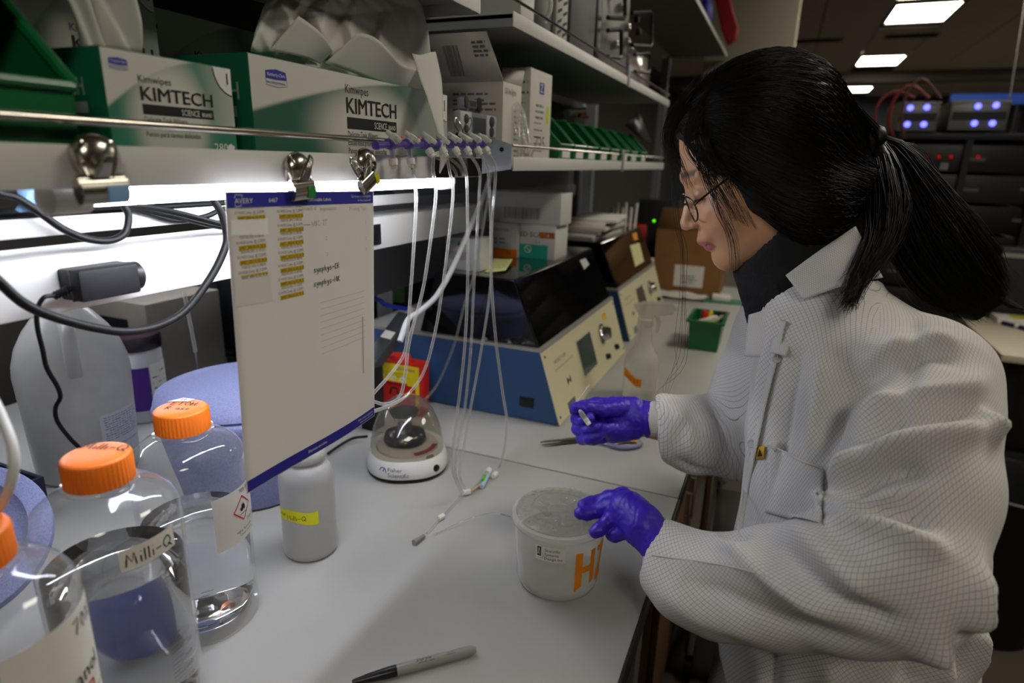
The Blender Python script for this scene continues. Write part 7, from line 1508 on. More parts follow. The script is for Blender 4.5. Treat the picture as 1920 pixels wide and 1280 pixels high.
# neck opening
K.cone(NK + [-.02, -.01, .14], NK + [.004, 0, .028], .080, .058, .008, sub=True)
def cut_cuff(c, n, hole):
    n = n / np.linalg.norm(n); pl = (K.X - c[0]) * n[0] + (K.Y - c[1]) * n[1] + (K.Z - c[2]) * n[2]; reg = np.sqrt((K.X - c[0]) ** 2 + (K.Y - c[1]) ** 2 + (K.Z - c[2]) ** 2) - .08
    K.join(np.maximum(-pl, reg), .003, True); K.cone(c + n * .02, c - n * .006, hole, hole, .003, sub=True)
CUL, CUR = at_d(1226, 1026, .778), at_d(1234, 786, 1.001)
cut_cuff(CUL, at_d(1180, 1003, .795) - CUL, .0275); cut_cuff(CUR, WRR - at_d(1270, 784, .99), .0285)
P, Fq = K.mesh(); P = relax(P, Fq, 3)
# ---- folds: ridges (+) and valleys (-) drawn as paths on the near side of the cloth
tree = BVHTree.FromPolygons([Vector(p) for p in P], [tuple(f) for f in Fq])
def on_cloth(px, py):
    r = _ray(px, py); r = r / np.linalg.norm(r); h = tree.ray_cast(Vector(CC), Vector(r)); return None if h[0] is None else np.array(h[0])
FOLDS = [ # (pixel path, height, width)
 # elbow crease fan of the near sleeve
 ([(1560, 905), (1600, 870), (1660, 845), (1720, 830), (1800, 812), (1858, 800)], .016, .016), ([(1575, 945), (1620, 905), (1680, 880), (1740, 880)], -.014, .012),
 ([(1540, 920), (1560, 945), (1600, 948), (1650, 935), (1710, 915)], .010, .010), ([(1590, 960), (1640, 950), (1700, 965), (1760, 1000)], -.012, .012),
 ([(1545, 985), (1600, 975), (1660, 985), (1720, 1010), (1775, 1035)], .012, .016), ([(1470, 980), (1530, 1020), (1590, 1080), (1650, 1130)], .010, .018), ([(1440, 1000), (1490, 1050), (1550, 1105), (1620, 1150), (1690, 1165)], -.010, .014),
 ([(1260, 1045), (1330, 1055), (1400, 1070), (1440, 1085)], .003, .006), ([(1340, 1000), (1400, 1045), (1450, 1085), (1520, 1135), (1600, 1165)], .010, .014), ([(1395, 1010), (1370, 1000), (1352, 1008)], -.010, .014),
 ([(1270, 1080), (1350, 1110), (1450, 1160), (1560, 1200), (1660, 1215)], -.006, .020), ([(1240, 1110), (1320, 1160), (1430, 1200)], .004, .018),
 # upper sleeve and shoulder
 ([(1600, 790), (1660, 760), (1730, 745), (1800, 735), (1850, 700)], .012, .018), ([(1610, 830), (1680, 790), (1760, 780), (1830, 770)], -.012, .016), ([(1590, 760), (1620, 710), (1680, 680), (1760, 660), (1800, 690)], -.009, .016),
 ([(1620, 690), (1680, 655), (1740, 640), (1800, 640)], .010, .020), ([(1835, 770), (1850, 800), (1870, 815)], .010, .012), ([(1700, 560), (1715, 620), (1712, 690), (1690, 760), (1640, 840), (1600, 890)], -.006, .008),
 # chest drape
 ([(1500, 640), (1480, 740), (1460, 840), (1440, 950)], -.008, .016), ([(1545, 650), (1535, 760), (1520, 860)], .008, .018), ([(1590, 640), (1580, 740), (1560, 850)], -.008, .016), ([(1440, 640), (1425, 760), (1405, 900)], .006, .016),
 # lower coat
 ([(1760, 1200), (1770, 1280)], .010, .02), ([(1700, 1230), (1700, 1290)], -.010, .02), ([(1560, 1240), (1560, 1300)], .008, .02), ([(1450, 1215), (1440, 1300)], -.008, .016), ([(1835, 1050), (1830, 1160), (1825, 1280)], .010, .016), ([(1800, 1180), (1805, 1280)], -.012, .014),
 # far sleeve
 ([(1330, 750), (1350, 780), (1360, 840), (1345, 885)], -.008, .014), ([(1260, 770), (1290, 800), (1300, 860)], .006, .016), ([(1270, 860), (1300, 880), (1340, 890)], -.006, .01)]
N_ = vnormals(P, Fq); disp = np.zeros(len(P))
for pp, hgt, wd in FOLDS:
    W3 = [on_cloth(*q) for q in [tuple(np.array(pp[i]) * (1 - k / 4) + np.array(pp[i + 1]) * k / 4) for i in range(len(pp) - 1) for k in range(4)] + [pp[-1]]]; W3 = [q for q in W3 if q is not None]
    if len(W3) < 2: continue
    best = np.full(len(P), 9.)
    bb0 = np.min(W3, 0) - 4 * wd; bb1 = np.max(W3, 0) + 4 * wd; sel = np.where(np.all((P > bb0) & (P < bb1), 1))[0]; Q = P[sel]; bs = np.full(len(sel), 9.); tt = np.zeros(len(sel)); n = len(W3) - 1
    for i in range(n):
        a, b = W3[i], W3[i + 1]
        if np.linalg.norm(b - a) > .05: continue
        v = b - a; t_ = np.clip((Q - a) @ v / (v @ v + 1e-12), 0, 1); dd = np.linalg.norm(Q - a - t_[:, None] * v, axis=1); up = dd < bs; tt[up] = (i + t_[up]) / n; bs = np.minimum(bs, dd)
    disp[sel] += hgt * 1.6 * np.exp(-(bs / wd) ** 1.5 * 1.5) * np.clip(np.sin(PI * np.clip(tt * .9 + .05, 0, 1)) * 1.5, 0, 1)
# gentle overall cloth waviness
disp += .0022 * np.sin(P[:, 0] * 34 + 3 * np.sin(P[:, 2] * 17)) * np.sin(P[:, 1] * 29 + P[:, 2] * 23)
low = np.clip((-.0 - P[:, 2]) / .3, 0, 1); th = np.arctan2(P[:, 1] - .905, P[:, 0] - .175); disp += low * .010 * np.sin(th * 9 + 1)
P = P + N_ * disp[:, None]; P = relax(P, Fq, 5)
# front opening: a slit down the chest facing the bench, below the collar
# ---- cloth coordinates (metres) for the woven grid
ctr = P[Fq].mean(1); nv = len(Fq)
def seg_info(chain, Q):
    best = np.full(len(Q), 9.)
    for (a, ra), (b, rb_) in zip(chain[:-1], chain[1:]):
        v = b - a; t_ = np.clip((Q - a) @ v / (v @ v), 0, 1); best = np.minimum(best, np.linalg.norm(Q - a - t_[:, None] * v, axis=1) - (ra + (rb_ - ra) * t_))
    return best, None
bl, _ = seg_info(SLV, ctr); br_, _ = seg_info(SRV, ctr)
ii = lambda z, q: np.interp(z, zz, q)
bt = (np.sqrt(((ctr[:, 0] - ii(ctr[:, 2], CCX)) / ii(ctr[:, 2], RX)) ** 2 + ((ctr[:, 1] - ii(ctr[:, 2], CCY)) / ii(ctr[:, 2], RY)) ** 2) - 1) * .14
part = np.argmin(np.stack([bt, bl, br_]), 0)
def axis_of(chain, Q):
    AX = np.zeros((len(Q), 3)); CE = np.zeros((len(Q), 3)); WS = np.zeros(len(Q))
    for (a, ra), (b, rb_) in zip(chain[:-1], chain[1:]):
        v = b - a; L = np.linalg.norm(v); t_ = np.clip((Q - a) @ v / (L * L), 0, 1); rel = np.linalg.norm(Q - a - t_[:, None] * v, axis=1) - (ra + (rb_ - ra) * t_)
        wt = np.exp(-np.clip(rel + .03, 0, 1) / .02) + 1e-9; AX += wt[:, None] * v / L; CE += wt[:, None] * (a + t_[:, None] * v); WS += wt
    return AX / np.linalg.norm(AX, axis=1)[:, None], CE / WS[:, None]
def cg(E, rhs_e, n, it=260):
    """least-squares heights whose differences along edges E match rhs_e"""
    i, j = E.T; deg = np.bincount(i, minlength=n) + np.bincount(j, minlength=n) + 1e-6
    A = lambda x: deg * x - np.bincount(i, weights=x[j], minlength=n) - np.bincount(j, weights=x[i], minlength=n)
    b_ = np.bincount(j, weights=rhs_e, minlength=n) - np.bincount(i, weights=rhs_e, minlength=n); x = np.zeros(n); r = b_.copy(); p = r / deg; z = p; rz = r @ z
    for _ in range(it):
        Ap = A(p); al = rz / (p @ Ap + 1e-20); x += al * p; r -= al * Ap; z = r / deg; rn = r @ z; p = z + rn / (rz + 1e-20) * p; rz = rn
    return x
VN = vnormals(P, Fq); UVf = np.zeros((len(Fq), 4, 2))
for pt, chain in ((0, None), (1, SLV), (2, SRV)):
    fs = np.where(part == pt)[0]; F_ = Fq[fs]; used = np.unique(F_); mp = np.full(len(P), -1); mp[used] = np.arange(len(used)); F_ = mp[F_]; Q = P[used]; NQ = VN[used]
    if chain is None: AXq = np.tile(np.array([0, 0, 1.]), (len(Q), 1)); CE = np.stack([np.full(len(Q), .145), np.full(len(Q), .89), Q[:, 2]], 1)
    else: AXq, CE = axis_of([(chain[0][0] + (NK - chain[0][0]) * .7, .07)] + chain, Q)
    tv = AXq - NQ * (AXq * NQ).sum(1)[:, None]
    if chain is None: tv = tv + np.clip(.35 - np.linalg.norm(tv, axis=1), 0, 1)[:, None] * (CE - Q) * 6 * np.array([1, 1, 0])
    tv /= np.linalg.norm(tv, axis=1)[:, None] + 1e-9; tu = np.cross(tv, NQ)
    E = np.unique(np.sort(np.concatenate([F_[:, [0, 1]], F_[:, [1, 2]], F_[:, [2, 3]], F_[:, [3, 0]]]), 1), axis=0); ev = Q[E[:, 1]] - Q[E[:, 0]]
    dv = (ev * (tv[E[:, 0]] + tv[E[:, 1]]) / 2).sum(1); du = (ev * (tu[E[:, 0]] + tu[E[:, 1]]) / 2).sum(1)
    # cut round the body on the side away from the camera so that u need not close on itself
    cd = (CE.mean(0) - CC); cd = cd / np.linalg.norm(cd); w_ = Q - CE; side = np.cross(AXq, cd); sgn = (w_ * side).sum(1); back = (w_ @ cd) > 0
    cut = (np.sign(sgn[E[:, 0]]) != np.sign(sgn[E[:, 1]])) & back[E[:, 0]] & back[E[:, 1]]
    V1 = cg(E, dv, len(Q)); U1 = cg(E[~cut], du[~cut], len(Q)); UVf[fs] = np.stack([U1[F_], V1[F_]], 2)
UV = UVf.reshape(-1, 2)
COAT = bpy.data.materials.new('coat_cloth_grid'); COAT.use_nodes = True; nt = COAT.node_tree; b_ = nt.nodes['Principled BSDF']; N = nt.nodes.new; L_ = nt.links.new
uvn = N('ShaderNodeUVMap'); uvn.uv_map = 'cloth'; sp = N('ShaderNodeSeparateXYZ'); L_(uvn.outputs[0], sp.inputs[0])
COATP = mat('coat_cloth_plain', '#c9c7c3', .8, var=.04)
def thread(expr_a, expr_b, pitch, wdt):
    n1 = N('ShaderNodeMath'); n1.operation = 'MULTIPLY_ADD'; L_(sp.outputs[0], n1.inputs[0]); n1.inputs[1].default_value = expr_a / pitch
    n2 = N('ShaderNodeMath'); n2.operation = 'MULTIPLY'; L_(sp.outputs[1], n2.inputs[0]); n2.inputs[1].default_value = expr_b / pitch; L_(n2.outputs[0], n1.inputs[2])
    n3 = N('ShaderNodeMath'); n3.operation = 'FRACT'; L_(n1.outputs[0], n3.inputs[0]); n4 = N('ShaderNodeMath'); n4.operation = 'LESS_THAN'; L_(n3.outputs[0], n4.inputs[0]); n4.inputs[1].default_value = wdt; return n4.outputs[0]
mx_ = N('ShaderNodeMath'); mx_.operation = 'MAXIMUM'; L_(thread(.84, .54, .0037, .10), mx_.inputs[0]); L_(thread(-.84, .54, .0037, .10), mx_.inputs[1])
tcn = N('ShaderNodeTexCoord'); nz = N('ShaderNodeTexNoise'); nz.inputs['Scale'].default_value = 14; L_(tcn.outputs['Object'], nz.inputs['Vector'])
cm0 = N('ShaderNodeMix'); cm0.data_type = 'RGBA'; cm0.inputs[6].default_value = lin('#d3d1cd'); cm0.inputs[7].default_value = lin('#dcdad6'); L_(nz.outputs[0], cm0.inputs[0])
cm = N('ShaderNodeMix'); cm.data_type = 'RGBA'; L_(mx_.outputs[0], cm.inputs[0]); L_(cm0.outputs[2], cm.inputs[6]); cm.inputs[7].default_value = lin('#98979c'); L_(cm.outputs[2], b_.inputs['Base Color'])
b_.inputs['Roughness'].default_value = .78; b_.inputs['Sheen Weight'].default_value = .1; b_.inputs['Specular IOR Level'].default_value = .25
coat = np_mesh('lab_coat', P, Fq, COAT, PER)
def set_uv(o, UV):
    u = o.data.uv_layers.new(name='cloth'); u.data.foreach_set('uv', UV.astype(np.float32).ravel())
set_uv(coat, UV)
def cloth_patch(name, fn, nu, nv_, parent, su, sv, m=COAT, solid=.0012, n0=0):
    mb = MB(); mb.grid(fn, nu, nv_); o = mb.build(name, m, parent, smooth=180, solid=solid); u = o.data.uv_layers.new(name='cloth')
    for lp in o.data.loops:
        vi = lp.vertex_index; u.data[lp.index].uv = ((vi % (nu + 1)) / nu * su, (vi // (nu + 1)) / nv_ * sv)
    return o
tree = BVHTree.FromPolygons([Vector(p) for p in P], [tuple(f) for f in Fq])
def oc(px, py, lift=.002):
    r = _ray(px, py); r = r / np.linalg.norm(r); h = tree.ray_cast(Vector(CC), Vector(r))
    if h[0] is None: return None
    n = np.array(h[1]); n = n if n @ r < 0 else -n; return np.array(h[0]) + n * lift
# collar: near leaf, lapel and band (real leaves of cloth standing off the coat)
def quad_leaf(pts, bulge=.006):
    A, B_, C_, D_ = [np.array(q) for q in pts]
    nn = np.cross(B_ - A, D_ - A); nn /= np.linalg.norm(nn); nn = nn if nn @ (CC - A) > 0 else -nn
    return lambda u, v: (A * (1 - u) + B_ * u) * (1 - v) + (D_ * (1 - u) + C_ * u) * v + nn * bulge * math.sin(PI * u) * math.sin(PI * (.2 + .8 * v) * .5)
def ocd(px, py, d, lift=.004):
    q = oc(px, py, lift); return q if q is not None else at_d(px, py, d)
cloth_patch('collar_leaf', quad_leaf([at_d(1604, 424, .738), at_d(1473, 516, .748), ocd(1510, 568, .742, .007), ocd(1655, 520, .712, .007)], .010), 20, 12, coat, .16, .06)
cloth_patch('lapel', quad_leaf([at_d(1463, 572, .770), at_d(1514, 560, .750), ocd(1478, 668, .75, .006), ocd(1448, 660, .77, .005)], .004), 10, 14, coat, .05, .09)
cloth_patch('collar_leaf', quad_leaf([at_d(1404, 590, .800), at_d(1466, 572, .768), at_d(1454, 668, .772), at_d(1396, 668, .812)], .006), 10, 10, coat, .08, .06)
# placket edge, buttons, pocket, label
pk = [(1470, 600), (1452, 680), (1432, 760), (1415, 840), (1400, 920), (1388, 1000)]
W3 = [oc(*q, .0015) for q in pk]
if all(q is not None for q in W3):
    rg = np.array([.012, -.012, 0]); cloth_patch('placket', lambda u, v: lerp_path(W3, v) + (u - .5) * np.array([.006, -.016, .0]) + np.array([-.0012, -.0012, 0]) * math.sin(PI * u), 4, 40, coat, .02, .3, solid=.0006)
for px, py in ((1460, 672), (1412, 830)):
    q = oc(px, py, .003)
    if q is not None: MB().lathe([(.0005, .0012), (.0035, .0012), (.0048, .002), (.0055, .0014), (.0055, 0)], 18, q, CC - q).build('button', mat('coat_button', '#b9bac0', .35), coat)
pkt = [(1446, 832), (1546, 878), (1544, 985), (1438, 960)]
Q4 = [oc(*q, .003) for q in pkt]
if all(q is not None for q in Q4):
    def pfn(u, v):
        px = (np.array(pkt[0]) * (1 - u) + np.array(pkt[1]) * u) * (1 - v) + (np.array(pkt[3]) * (1 - u) + np.array(pkt[2]) * u) * v
        q = oc(px[0], px[1], .003 + .004 * (1 - v) ** 3 * math.sin(PI * u)); return q if q is not None else (Q4[0] * (1 - u) + Q4[1] * u) * (1 - v) + (Q4[3] * (1 - u) + Q4[2] * u) * v
    cloth_patch('breast_pocket', pfn, 18, 18, coat, .09, .09, solid=.0016)
    m = MB(); q0 = [pfn(a, 0) + np.array([-.0012, -.0012, .001]) for a in np.linspace(0, 1, 14)]; m.tube(q0, .0013, 6); m.build('pocket_hem', COATP, coat)
    o = cloth_patch('pocket_flap_tip', quad_leaf([oc(1445, 832, .005), oc(1455, 818, .006), oc(1462, 826, .006), oc(1458, 846, .005)], .002), 4, 4, coat, .02, .02)
lb = [oc(*q, .0028) for q in ((1421, 838), (1437, 834), (1436, 858), (1422, 861))]
if all(q is not None for q in lb):
    m = MB(); m.add(lb, [(0, 1, 2, 3)]); lo = m.build('static_label', mat('label_amber', '#d8a51e', .6), coat, solid=.0005)
    f_ = plane_face(lb[3], (lb[2] - lb[3]) / np.linalg.norm(lb[2] - lb[3]), (lb[0] - lb[3]) / np.linalg.norm(lb[0] - lb[3]), .0006); lw = np.linalg.norm(lb[2] - lb[3]); lh = np.linalg.norm(lb[0] - lb[3]); m = MB()
    f_.poly(m, [(lw * .15, lh * .2), (lw * .85, lh * .2), (lw * .5, lh * .85)]); m.build('label_print', INK, lo)
# seam lines: sleeve seam, armhole, shoulder (raised welts)
def welt(name, pp, r=.0011):
    q = [oc(*p_, .0004) for p_ in pp]; q = [p_ for p_ in q if p_ is not None]
    if len(q) > 2: MB().tube(smooth_path(q, 5), r, 6).build(name, COATP, coat)
welt('sleeve_seam', [(1222, 1040), (1262, 1046), (1310, 1052), (1360, 1060), (1405, 1070), (1440, 1080)])
# cuffs
def cuff(chain_end, axis, r0, r1, L, name, mm):
    m = MB(); m.lathe([(r0, 0), (r0 + .001, .001), (r1, L), (r1 - .002, L), (r0 - .003, .001)], 32, chain_end, axis, False, False); return m.build(name, mm, PER)
axL = at_d(1285, 1054, .752) - at_d(1228, 1026, .776); cuff(CUL + axL * -.02, axL, .0275, .0315, .012, 'sleeve_cuff', COATP)
axR = at_d(1250, 783, .998) - at_d(1216, 787, 1.005); cuff(at_d(1217, 787, 1.004), axR, .0275, .0305, .022, 'knit_cuff', mat('knit_cuff_white', '#cfc8c0', .9, var=.1, vscale=400, bump=.6, bscale=500))
# ================================================================== gloved hands
def glove(name, cones, k=.0032, h=.00135, lab=None, dents=()):
    pts = np.array([q for a, b, *_ in cones for q in (a, b)]); lo = pts.min(0) - .035; hi = pts.max(0) + .035
    G_ = Field(*[frange((lo[i], hi[i], h)) for i in range(3)])
    for a, b, r0, r1, *kk in cones: G_.cone(a, b, r0, r1, kk[0] if kk else k)
    P, Fq = G_.mesh(); P = relax(P, Fq, 1); nr = vnormals(P, Fq); wr = .00035 * np.sin(P[:, 0] * 420 + 3 * np.sin(P[:, 2] * 260)) * np.sin(P[:, 1] * 330 + 2 * np.sin(P[:, 0] * 300)); P = P + nr * wr[:, None]
    return np_mesh(name, P, Fq, GLOVE, PER)
D = at_d
D2 = lambda px, py, d: at_d(px, py, d - .013)
# left hand, palm down over the lid: back of the hand, index + middle stretched, ring bent, little finger tucked, thumb beneath
WR = D2(1232, 1018, .778)
kI, kM, kR, kP = D2(1150, 936, .838), D2(1142, 950, .828), D2(1152, 968, .817), D2(1172, 985, .808)
HL = [ (WR, D2(1205, 985, .795), .0235, .0265), (D2(1205, 985, .795), D2(1178, 957, .815), .0275, .0255), (D2(1190, 965, .805), kI, .022, .0130), (D2(1190, 970, .803), kM, .021, .0125), (D2(1192, 980, .800), kR, .020, .0120), (D2(1195, 990, .797), kP, .018, .0115),
 (kI, D2(1128, 940, .842), .0115, .0098), (D2(1128, 940, .842), D2(1108, 943, .842), .0098, .0092), (D2(1108, 943, .842), D2(1094, 947, .838), .0092, .0082),
 (kM, D2(1122, 957, .832), .0112, .0096), (D2(1122, 957, .832), D2(1102, 962, .830), .0096, .0092), (D2(1102, 962, .830), D2(1088, 962, .826), .0092, .0082),
 (kR, D2(1138, 980, .812), .0108, .0094), (D2(1138, 980, .812), D2(1124, 992, .805), .0094, .0090), (D2(1124, 992, .805), D2(1116, 997, .803), .0090, .0080),
 (kP, D2(1165, 998, .803), .0100, .0090), (D2(1165, 998, .803), D2(1152, 1004, .805), .0090, .0082), (D2(1152, 1004, .805), D2(1146, 1002, .812), .0082, .0076),
 (D2(1195, 965, .82), D2(1168, 930, .85), .017, .0125), (D2(1168, 930, .85), D2(1140, 932, .862), .0115, .0095), (D2(1140, 932, .862), D2(1118, 944, .860), .0095, .0082),
 (WR, D2(1246, 1034, .770), .0235, .0235)]
glove('glove', HL)
# right hand, palm toward us, pinching a small tube between thumb and index
wr = D(1206, 784, 1.006)
HRr = [(wr, D(1180, 782, 1.01), .0275, .0290), (D(1180, 782, 1.01), D(1150, 782, 1.015), .0290, .0250), (D(1185, 768, 1.005), D(1150, 760, 1.0), .022, .0150), (D(1185, 800, 1.005), D(1150, 812, 1.0), .022, .0160),
 (D(1150, 762, 1.012), D(1118, 757, 1.010), .0150, .0110), (D(1118, 757, 1.010), D(1092, 762, 1.000), .0110, .0100), (D(1092, 762, 1.000), D(1078, 770, .988), .0100, .0085),
 (D(1165, 765, .995), D(1130, 768, .982), .0150, .0115), (D(1130, 768, .982), D(1100, 764, .976), .0110, .0098), (D(1100, 764, .976), D(1080, 763, .974), .0098, .0082),
 (D(1140, 785, 1.015), D(1104, 783, 1.012), .0135, .0115), (D(1104, 783, 1.012), D(1082, 785, 1.000), .0115, .0105), (D(1082, 785, 1.000), D(1092, 788, .978), .0100, .0092), (D(1092, 788, .978), D(1106, 784, .970), .0090, .0080),
 (D(1142, 800, 1.015), D(1108, 804, 1.010), .0135, .0112), (D(1108, 804, 1.010), D(1084, 804, .998), .0112, .0105), (D(1084, 804, .998), D(1100, 806, .976), .0100, .0092), (D(1100, 806, .976), D(1120, 801, .970), .0090, .0082),
 (D(1145, 815, 1.010), D(1112, 822, 1.005), .0120, .0105), (D(1112, 822, 1.005), D(1092, 822, .995), .0105, .0098), (D(1092, 822, .995), D(1104, 822, .974), .0096, .0088), (D(1104, 822, .974), D(1122, 816, .972), .0086, .0080),
 (D(1165, 805, .995), D(1130, 805, .982), .0150, .0110, .010), (wr, D(1214, 785, 1.006), .0285, .0290)]
glove('glove', HRr)
MB().lathe([(.0285, -.004), (.0305, -.003), (.0312, 0), (.0305, .003), (.0285, .004)], 28, D(1210, 785, 1.006), axR).build('glove_cuff_roll', GLOVE, PER)
t = thing('sample_tube', 'small clear sample tube pinched in the far gloved hand', 'tube', D(1096, 782, .962))
a = Vector(D(1086, 768, .966)); b = Vector(D(1105, 796, .958)); MB().lathe([(.0012, 0), (.0030, .002), (.0040, .006), (.0042, .022), (.0036, (b - a).length - .002), (.001, (b - a).length)], 16, a, b - a).build('barrel', clear_mat('tube_white', '#f0f0f4', .1, .55, .3), t); MB().cyl(a + (b - a) * .62, a + (b - a) * 1.0, .0043, .0038, 14).build('end_cap', WHITE_PL, t)
m = MB()
for k in range(5): m.lathe([(.00435, 0), (.00435, .0007)], 16, a + (b - a) * (.2 + .07 * k), b - a)
m.build('scale_marks', INK_GREY, t)
t = thing('glass_capillary', 'thin clear glass rod held up between thumb and finger of the far hand', 'rod', D(1085, 745, 1.0)); MB().cyl(D(1070, 768, .99), D(1104, 722, 1.03), .0022).build('rod', CLEAR_TUBE, t)
# ================================================================== far racks, desk, bin behind the person
YR = 3.9
RACK = mat('rack_dark', '#161719', .6, var=.2); RG = mat('rack_unit_grey', '#6b6a66', .45, metal=.3)
led_b = emit_mat('blue_led', '#6a6cff', 3.2); led_r = emit_mat('red_led', '#d01010', .55)
def P2(px, py, y=YR): return at_y(px, py, y)
def unit(lab, px0, px1, py0, py1, leds, y=YR):
    a = P2(px0, py1, y); b = P2(px1, py0, y); t = thing('rack_unit', lab, 'server', ((a[0] + b[0]) / 2, y + .2, a[2]), 0, 'rack units with blue lights')
    x0, x1, z0, z1 = a[0], b[0], a[2], b[2]; MB().bb(x0, x1, y, y + .45, z0, z1, .004).build('chassis', RG, t); MB().bb(x0 + .01, x1 - .01, y - .004, y, z0 + .35 * (z1 - z0), z0 + .62 * (z1 - z0)).build('dark_slot', RACK, t)
    MB().bb(x0, x1, y - .006, y - .001, z1 - .012, z1).build('top_lip', mat('lip_light', '#8f8d86', .4), t)
    for px, py in leds: q = P2(px, py, y - .008); MB().lathe([(.0145, 0), (.013, .004), (.004, .006)], 14, q, (0, -1, 0)).build('blue_light', led_b, t)
    return t
unit('grey rack unit with four blue lights, nearer the ponytail', 1676, 1766, 190, 246, ((1707, 202), (1738, 201), (1701, 233), (1732, 233)))
unit('grey rack unit with four blue lights, at the frame side', 1775, 1898, 187, 244, ((1834, 199), (1868, 197), (1827, 231), (1861, 231)))
a = P2(1640, 262); b = P2(1960, 248)
t = thing('equipment_rack', 'dark equipment rack under the blue-lit units, full of black modules', 'rack', ((a[0] + b[0]) / 2, YR + .2, FLOORZ))
x0, x1 = P2(1672, 300)[0], P2(1960, 300)[0]; zt = P2(1770, 250)[2]
MB().bb(x0, x1, YR - .02, YR + .5, zt - .03, zt, .003).build('top_shelf', RACK, t)
for x in (x0 + .015, (x0 + x1) / 2, x1 - .015): MB().bb(x - .015, x + .015, YR - .015, YR + .015, FLOORZ, zt - .031).build('post', RACK, t)
MB().bb(x0, x1, YR + .45, YR + .47, FLOORZ, zt - .03).build('back_panel', RACK, t)
for k in range(7):
    z1 = zt - .05 - k * .15
    MB().bb(x0 + .035, x1 - .035, YR + .02, YR + .42, z1 - .135, z1, .004).build('module', mat('module_black%d' % (k % 3), ('#17181a', '#202124', '#121315')[k % 3], .5), t)
    for j in range(3): MB().bb(x0 + .08 + j * .25, x0 + .16 + j * .25, YR + .014, YR + .02, z1 - .07 - .01 * (j % 2), z1 - .055 - .01 * (j % 2)).build('tag', mat('grey_tag', '#55575a', .5), t)
for px in (1735, 1760, 1783, 1808, 1834): q = P2(px, 294, YR + .012); MB().lathe([(.008, 0), (.007, .004), (.002, .005)], 12, q, (0, -1, 0)).build('red_light', led_r, t)
q = P2(1770, 312, YR + .012); MB().bb(q[0] - .018, q[0] + .018, YR + .012, YR + .018, q[2] - .018, q[2] + .018).build('pale_tag', INK_GREY, t)
for k, (px, hx_) in enumerate(((1640, '#7a2020'), (1668, '#8a2a22'), (1690, '#6b3a3a'))):
    t = thing('red_cable', ['red cable hanging at the rack end behind the ponytail', 'red cable draped beside the blue-lit rack', 'dull red cable rising over the blue-lit rack'][k], 'cable', P2(px, 230), 0, 'cables at the far rack'); MB().tube(smooth_path([P2(px + 6, 250 + 4 * k, YR - .06), P2(px, 225, YR - .07), P2(px + 10, 190 - 6 * k, YR - .06), P2(px + 40, 172 - 12 * k, YR - .03), P2(px + 75, 184, YR - .03)], 6), .007, 8).build('cable', mat('cable' + hx_, hx_, .5), t)
t = thing('ceiling_mount', 'dark ceiling mount with thin rods above the far racks', 'mount', P2(1860, 110, 5.0)); q = P2(1860, 105, 5.2)
MB().bb(q[0] - .16, q[0] + .16, 5.1, 5.3, CEILZ - .03, CEILZ - .001).build('plate', DARK, t)
for px in (1893,): e = P2(px, 186, 4.1); MB().tube([(q[0] + (px - 1868) * .003, 5.2, CEILZ - .03), e], .0035, 6).build('rod', mat('rod_dark', '#3d3a33', .6), t)
t = thing('blue_strip', 'blue strip panel on posts at the frame side above the far racks', 'cabinet', P2(1900, 185, 6.0)); a = P2(1780, 196, 6.); b = P2(1960, 174, 6.); MB().bb(a[0], b[0], 6.0, 6.05, a[2], b[2]).build('panel', mat('blue_panel', '#2450b8', .5), t); MB().bb(a[0] + .1, a[0] + .13, 6.05, 6.1, FLOORZ, b[2]).build('post', DARK, t); MB().bb(b[0] - .13, b[0] - .1, 6.05, 6.1, FLOORZ, b[2]).build('post', DARK, t)  # flat blue panel on posts, without a cabinet body
# desk on the other side of the aisle
dz = -.10; q = at_z(1879, 664, dz)
DX0, DY0 = q[0], q[1] - .0
t = thing('side_desk', 'pale desk corner across the aisle behind the lab coat', 'desk', (DX0 + .5, DY0 + .4, FLOORZ))
MB().bb(DX0, DX0 + 1.2, DY0, DY0 + .85, dz - .03, dz, .003).build('top', mat('desk_pale', '#c6bba4', .5), t)
for x, y in ((DX0 + .06, DY0 + .06), (DX0 + .06, DY0 + .78), (DX0 + 1.1, DY0 + .06), (DX0 + 1.1, DY0 + .78)): MB().bb(x - .025, x + .025, y - .025, y + .025, FLOORZ, dz - .031).build('leg', DARK, t)
for k in range(2):  # black drawer fronts added for the shade under the desk
    z0 = FLOORZ + .06 + k * .36; d = MB().bb(DX0 + .07, DX0 + .55, DY0 + .09, DY0 + .11, z0, z0 + .34, .003).build('drawer', mat('desk_shade_black', '#16171a', .5), t); MB().bb(DX0 + .2, DX0 + .4, DY0 + .075, DY0 + .089, z0 + .27, z0 + .285, .002).build('handle', DARK, d)
MB().bb(DX0 + .07, DX0 + .55, DY0 + .111, DY0 + .75, FLOORZ + .04, dz - .05).build('shade_block', mat('desk_shade_black', '#16171a', .5), t)  # black block filling in for the shade under the desk
a = at_z(1880, 605, dz + .01); b = at_z(1925, 616, dz + .01); t = thing('dark_marker', 'dark blue marker lying on the pale desk corner', 'pen', (a + b) / 2); MB().cyl(a, b, .0095, n=14).build('barrel', mat('navy_plastic', '#1c2150', .4), t); MB().cyl(a + (b - a) * .55, a + (b - a) * .70, .0099, n=14).build('band', INK_WHITE, t)
a = at_z(1893, 597, dz + .02); t = thing('yellow_note_pad', 'pad with a yellow tab on the pale desk under the ponytail end', 'pad', a); MB().bb(a[0] - .06, a[0] + .16, a[1] - .06, a[1] + .06, dz + .0005, dz + .03, .003).build('pad', PAPER, t); MB().bb(a[0] + .0, a[0] + .10, a[1] - .04, a[1] + .03, dz + .0305, dz + .034).build('tab', mat('yellow_tab', '#c8c21e', .5), t)
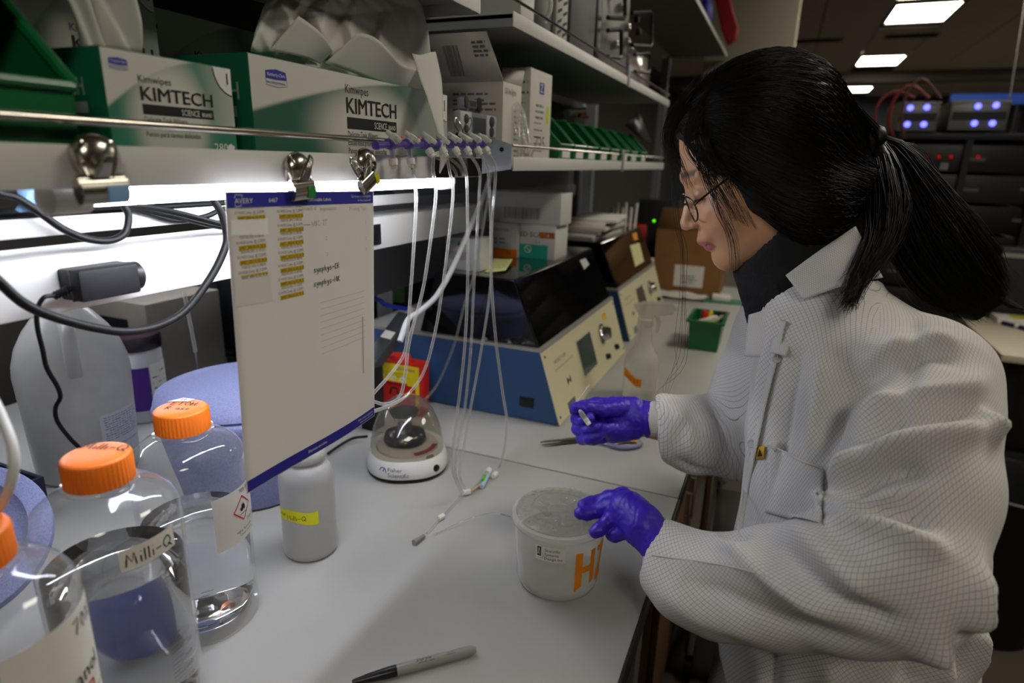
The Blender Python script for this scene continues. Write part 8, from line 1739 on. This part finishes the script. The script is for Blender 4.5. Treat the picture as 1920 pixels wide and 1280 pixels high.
a = at_z(1895, 560, dz); t = thing('monitor_tower', 'dark cabinet box standing at the back of the pale desk', 'cabinet', (a[0] + .3, a[1] + .25, dz)); MB().bb(DX0 + .12, DX0 + .9, DY0 + .72, DY0 + .84, dz + .0005, dz + .33, .004).build('housing', mat('dark_housing', '#202226', .5), t); MB().bb(DX0 + .12, DX0 + .9, DY0 + .712, DY0 + .7195, dz + .29, dz + .31).build('lip', mat('lip_light', '#8f8d86', .4), t)
# waste bin and stool in the aisle
c = (.80, 2.3); t = thing('waste_bin', 'black round waste bin on the aisle floor behind the lab coat', 'bin', (c[0], c[1], FLOORZ)); MB().lathe([(.002, .002), (.15, .002), (.16, .01), (.19, .52), (.197, .53), (.19, .535), (.183, .52), (.15, .02), (.002, .015)], 36, (c[0], c[1], FLOORZ)).build('drum', mat('bin_black', '#0e0f12', .5), t)
c = (1.36, 2.3)
t = thing('lab_stool', 'dark stool with round seat standing before the pale desk', 'stool', (c[0], c[1], FLOORZ)); MB().lathe([(.002, 0), (.17, 0), (.18, .015), (.178, .05), (.16, .062), (.002, .066)], 32, (c[0], c[1], -.36)).build('seat', BLACK, t); MB().cyl((c[0], c[1], FLOORZ + .12), (c[0], c[1], -.36), .025).build('column', DARK, t)
for k in range(5):
    a = k * 2 * PI / 5 + .3; lg = MB().tube([(c[0], c[1], FLOORZ + .13), (c[0] + .26 * math.cos(a), c[1] + .26 * math.sin(a), FLOORZ + .075)], .018, 8).build('leg', DARK, t); MB().cyl((c[0] + .26 * math.cos(a) - .012, c[1] + .26 * math.sin(a), FLOORZ + .028), (c[0] + .26 * math.cos(a) + .012, c[1] + .26 * math.sin(a), FLOORZ + .028), .028, n=16).build('caster', BLACK_RUB, lg)
# dark shelving run across the aisle closing the far view
t = thing('storage_shelving', 'tall dark storage shelving across the aisle behind the racks', 'shelving', (1.6, 6.6, FLOORZ))
for z in (-.5, -.05, .4, .85): MB().bb(-.0, 4.6, 6.5, 6.95, z, z + .03).build('board', RACK, t)
for x in (.02, 1.5, 3.0, 4.58): MB().bb(x - .02, x + .02, 6.5, 6.95, FLOORZ, .95).build('post', RACK, t)
for x in (.75, 2.25, 3.8):
    MB().bb(x - .7, x + .7, 6.93, 6.949, FLOORZ + .1, .84).build('back_panel', RACK, t)

for o in bpy.data.objects:
    if o.type == 'MESH' and any(o.name.startswith(q) for q in ('graduation_marks', 'highlight', 'show_through_print', 'white_lettering', 'print', 'barcode', 'scale_marks', 'label_print', 'lettering')): o['kind'] = 'stuff'
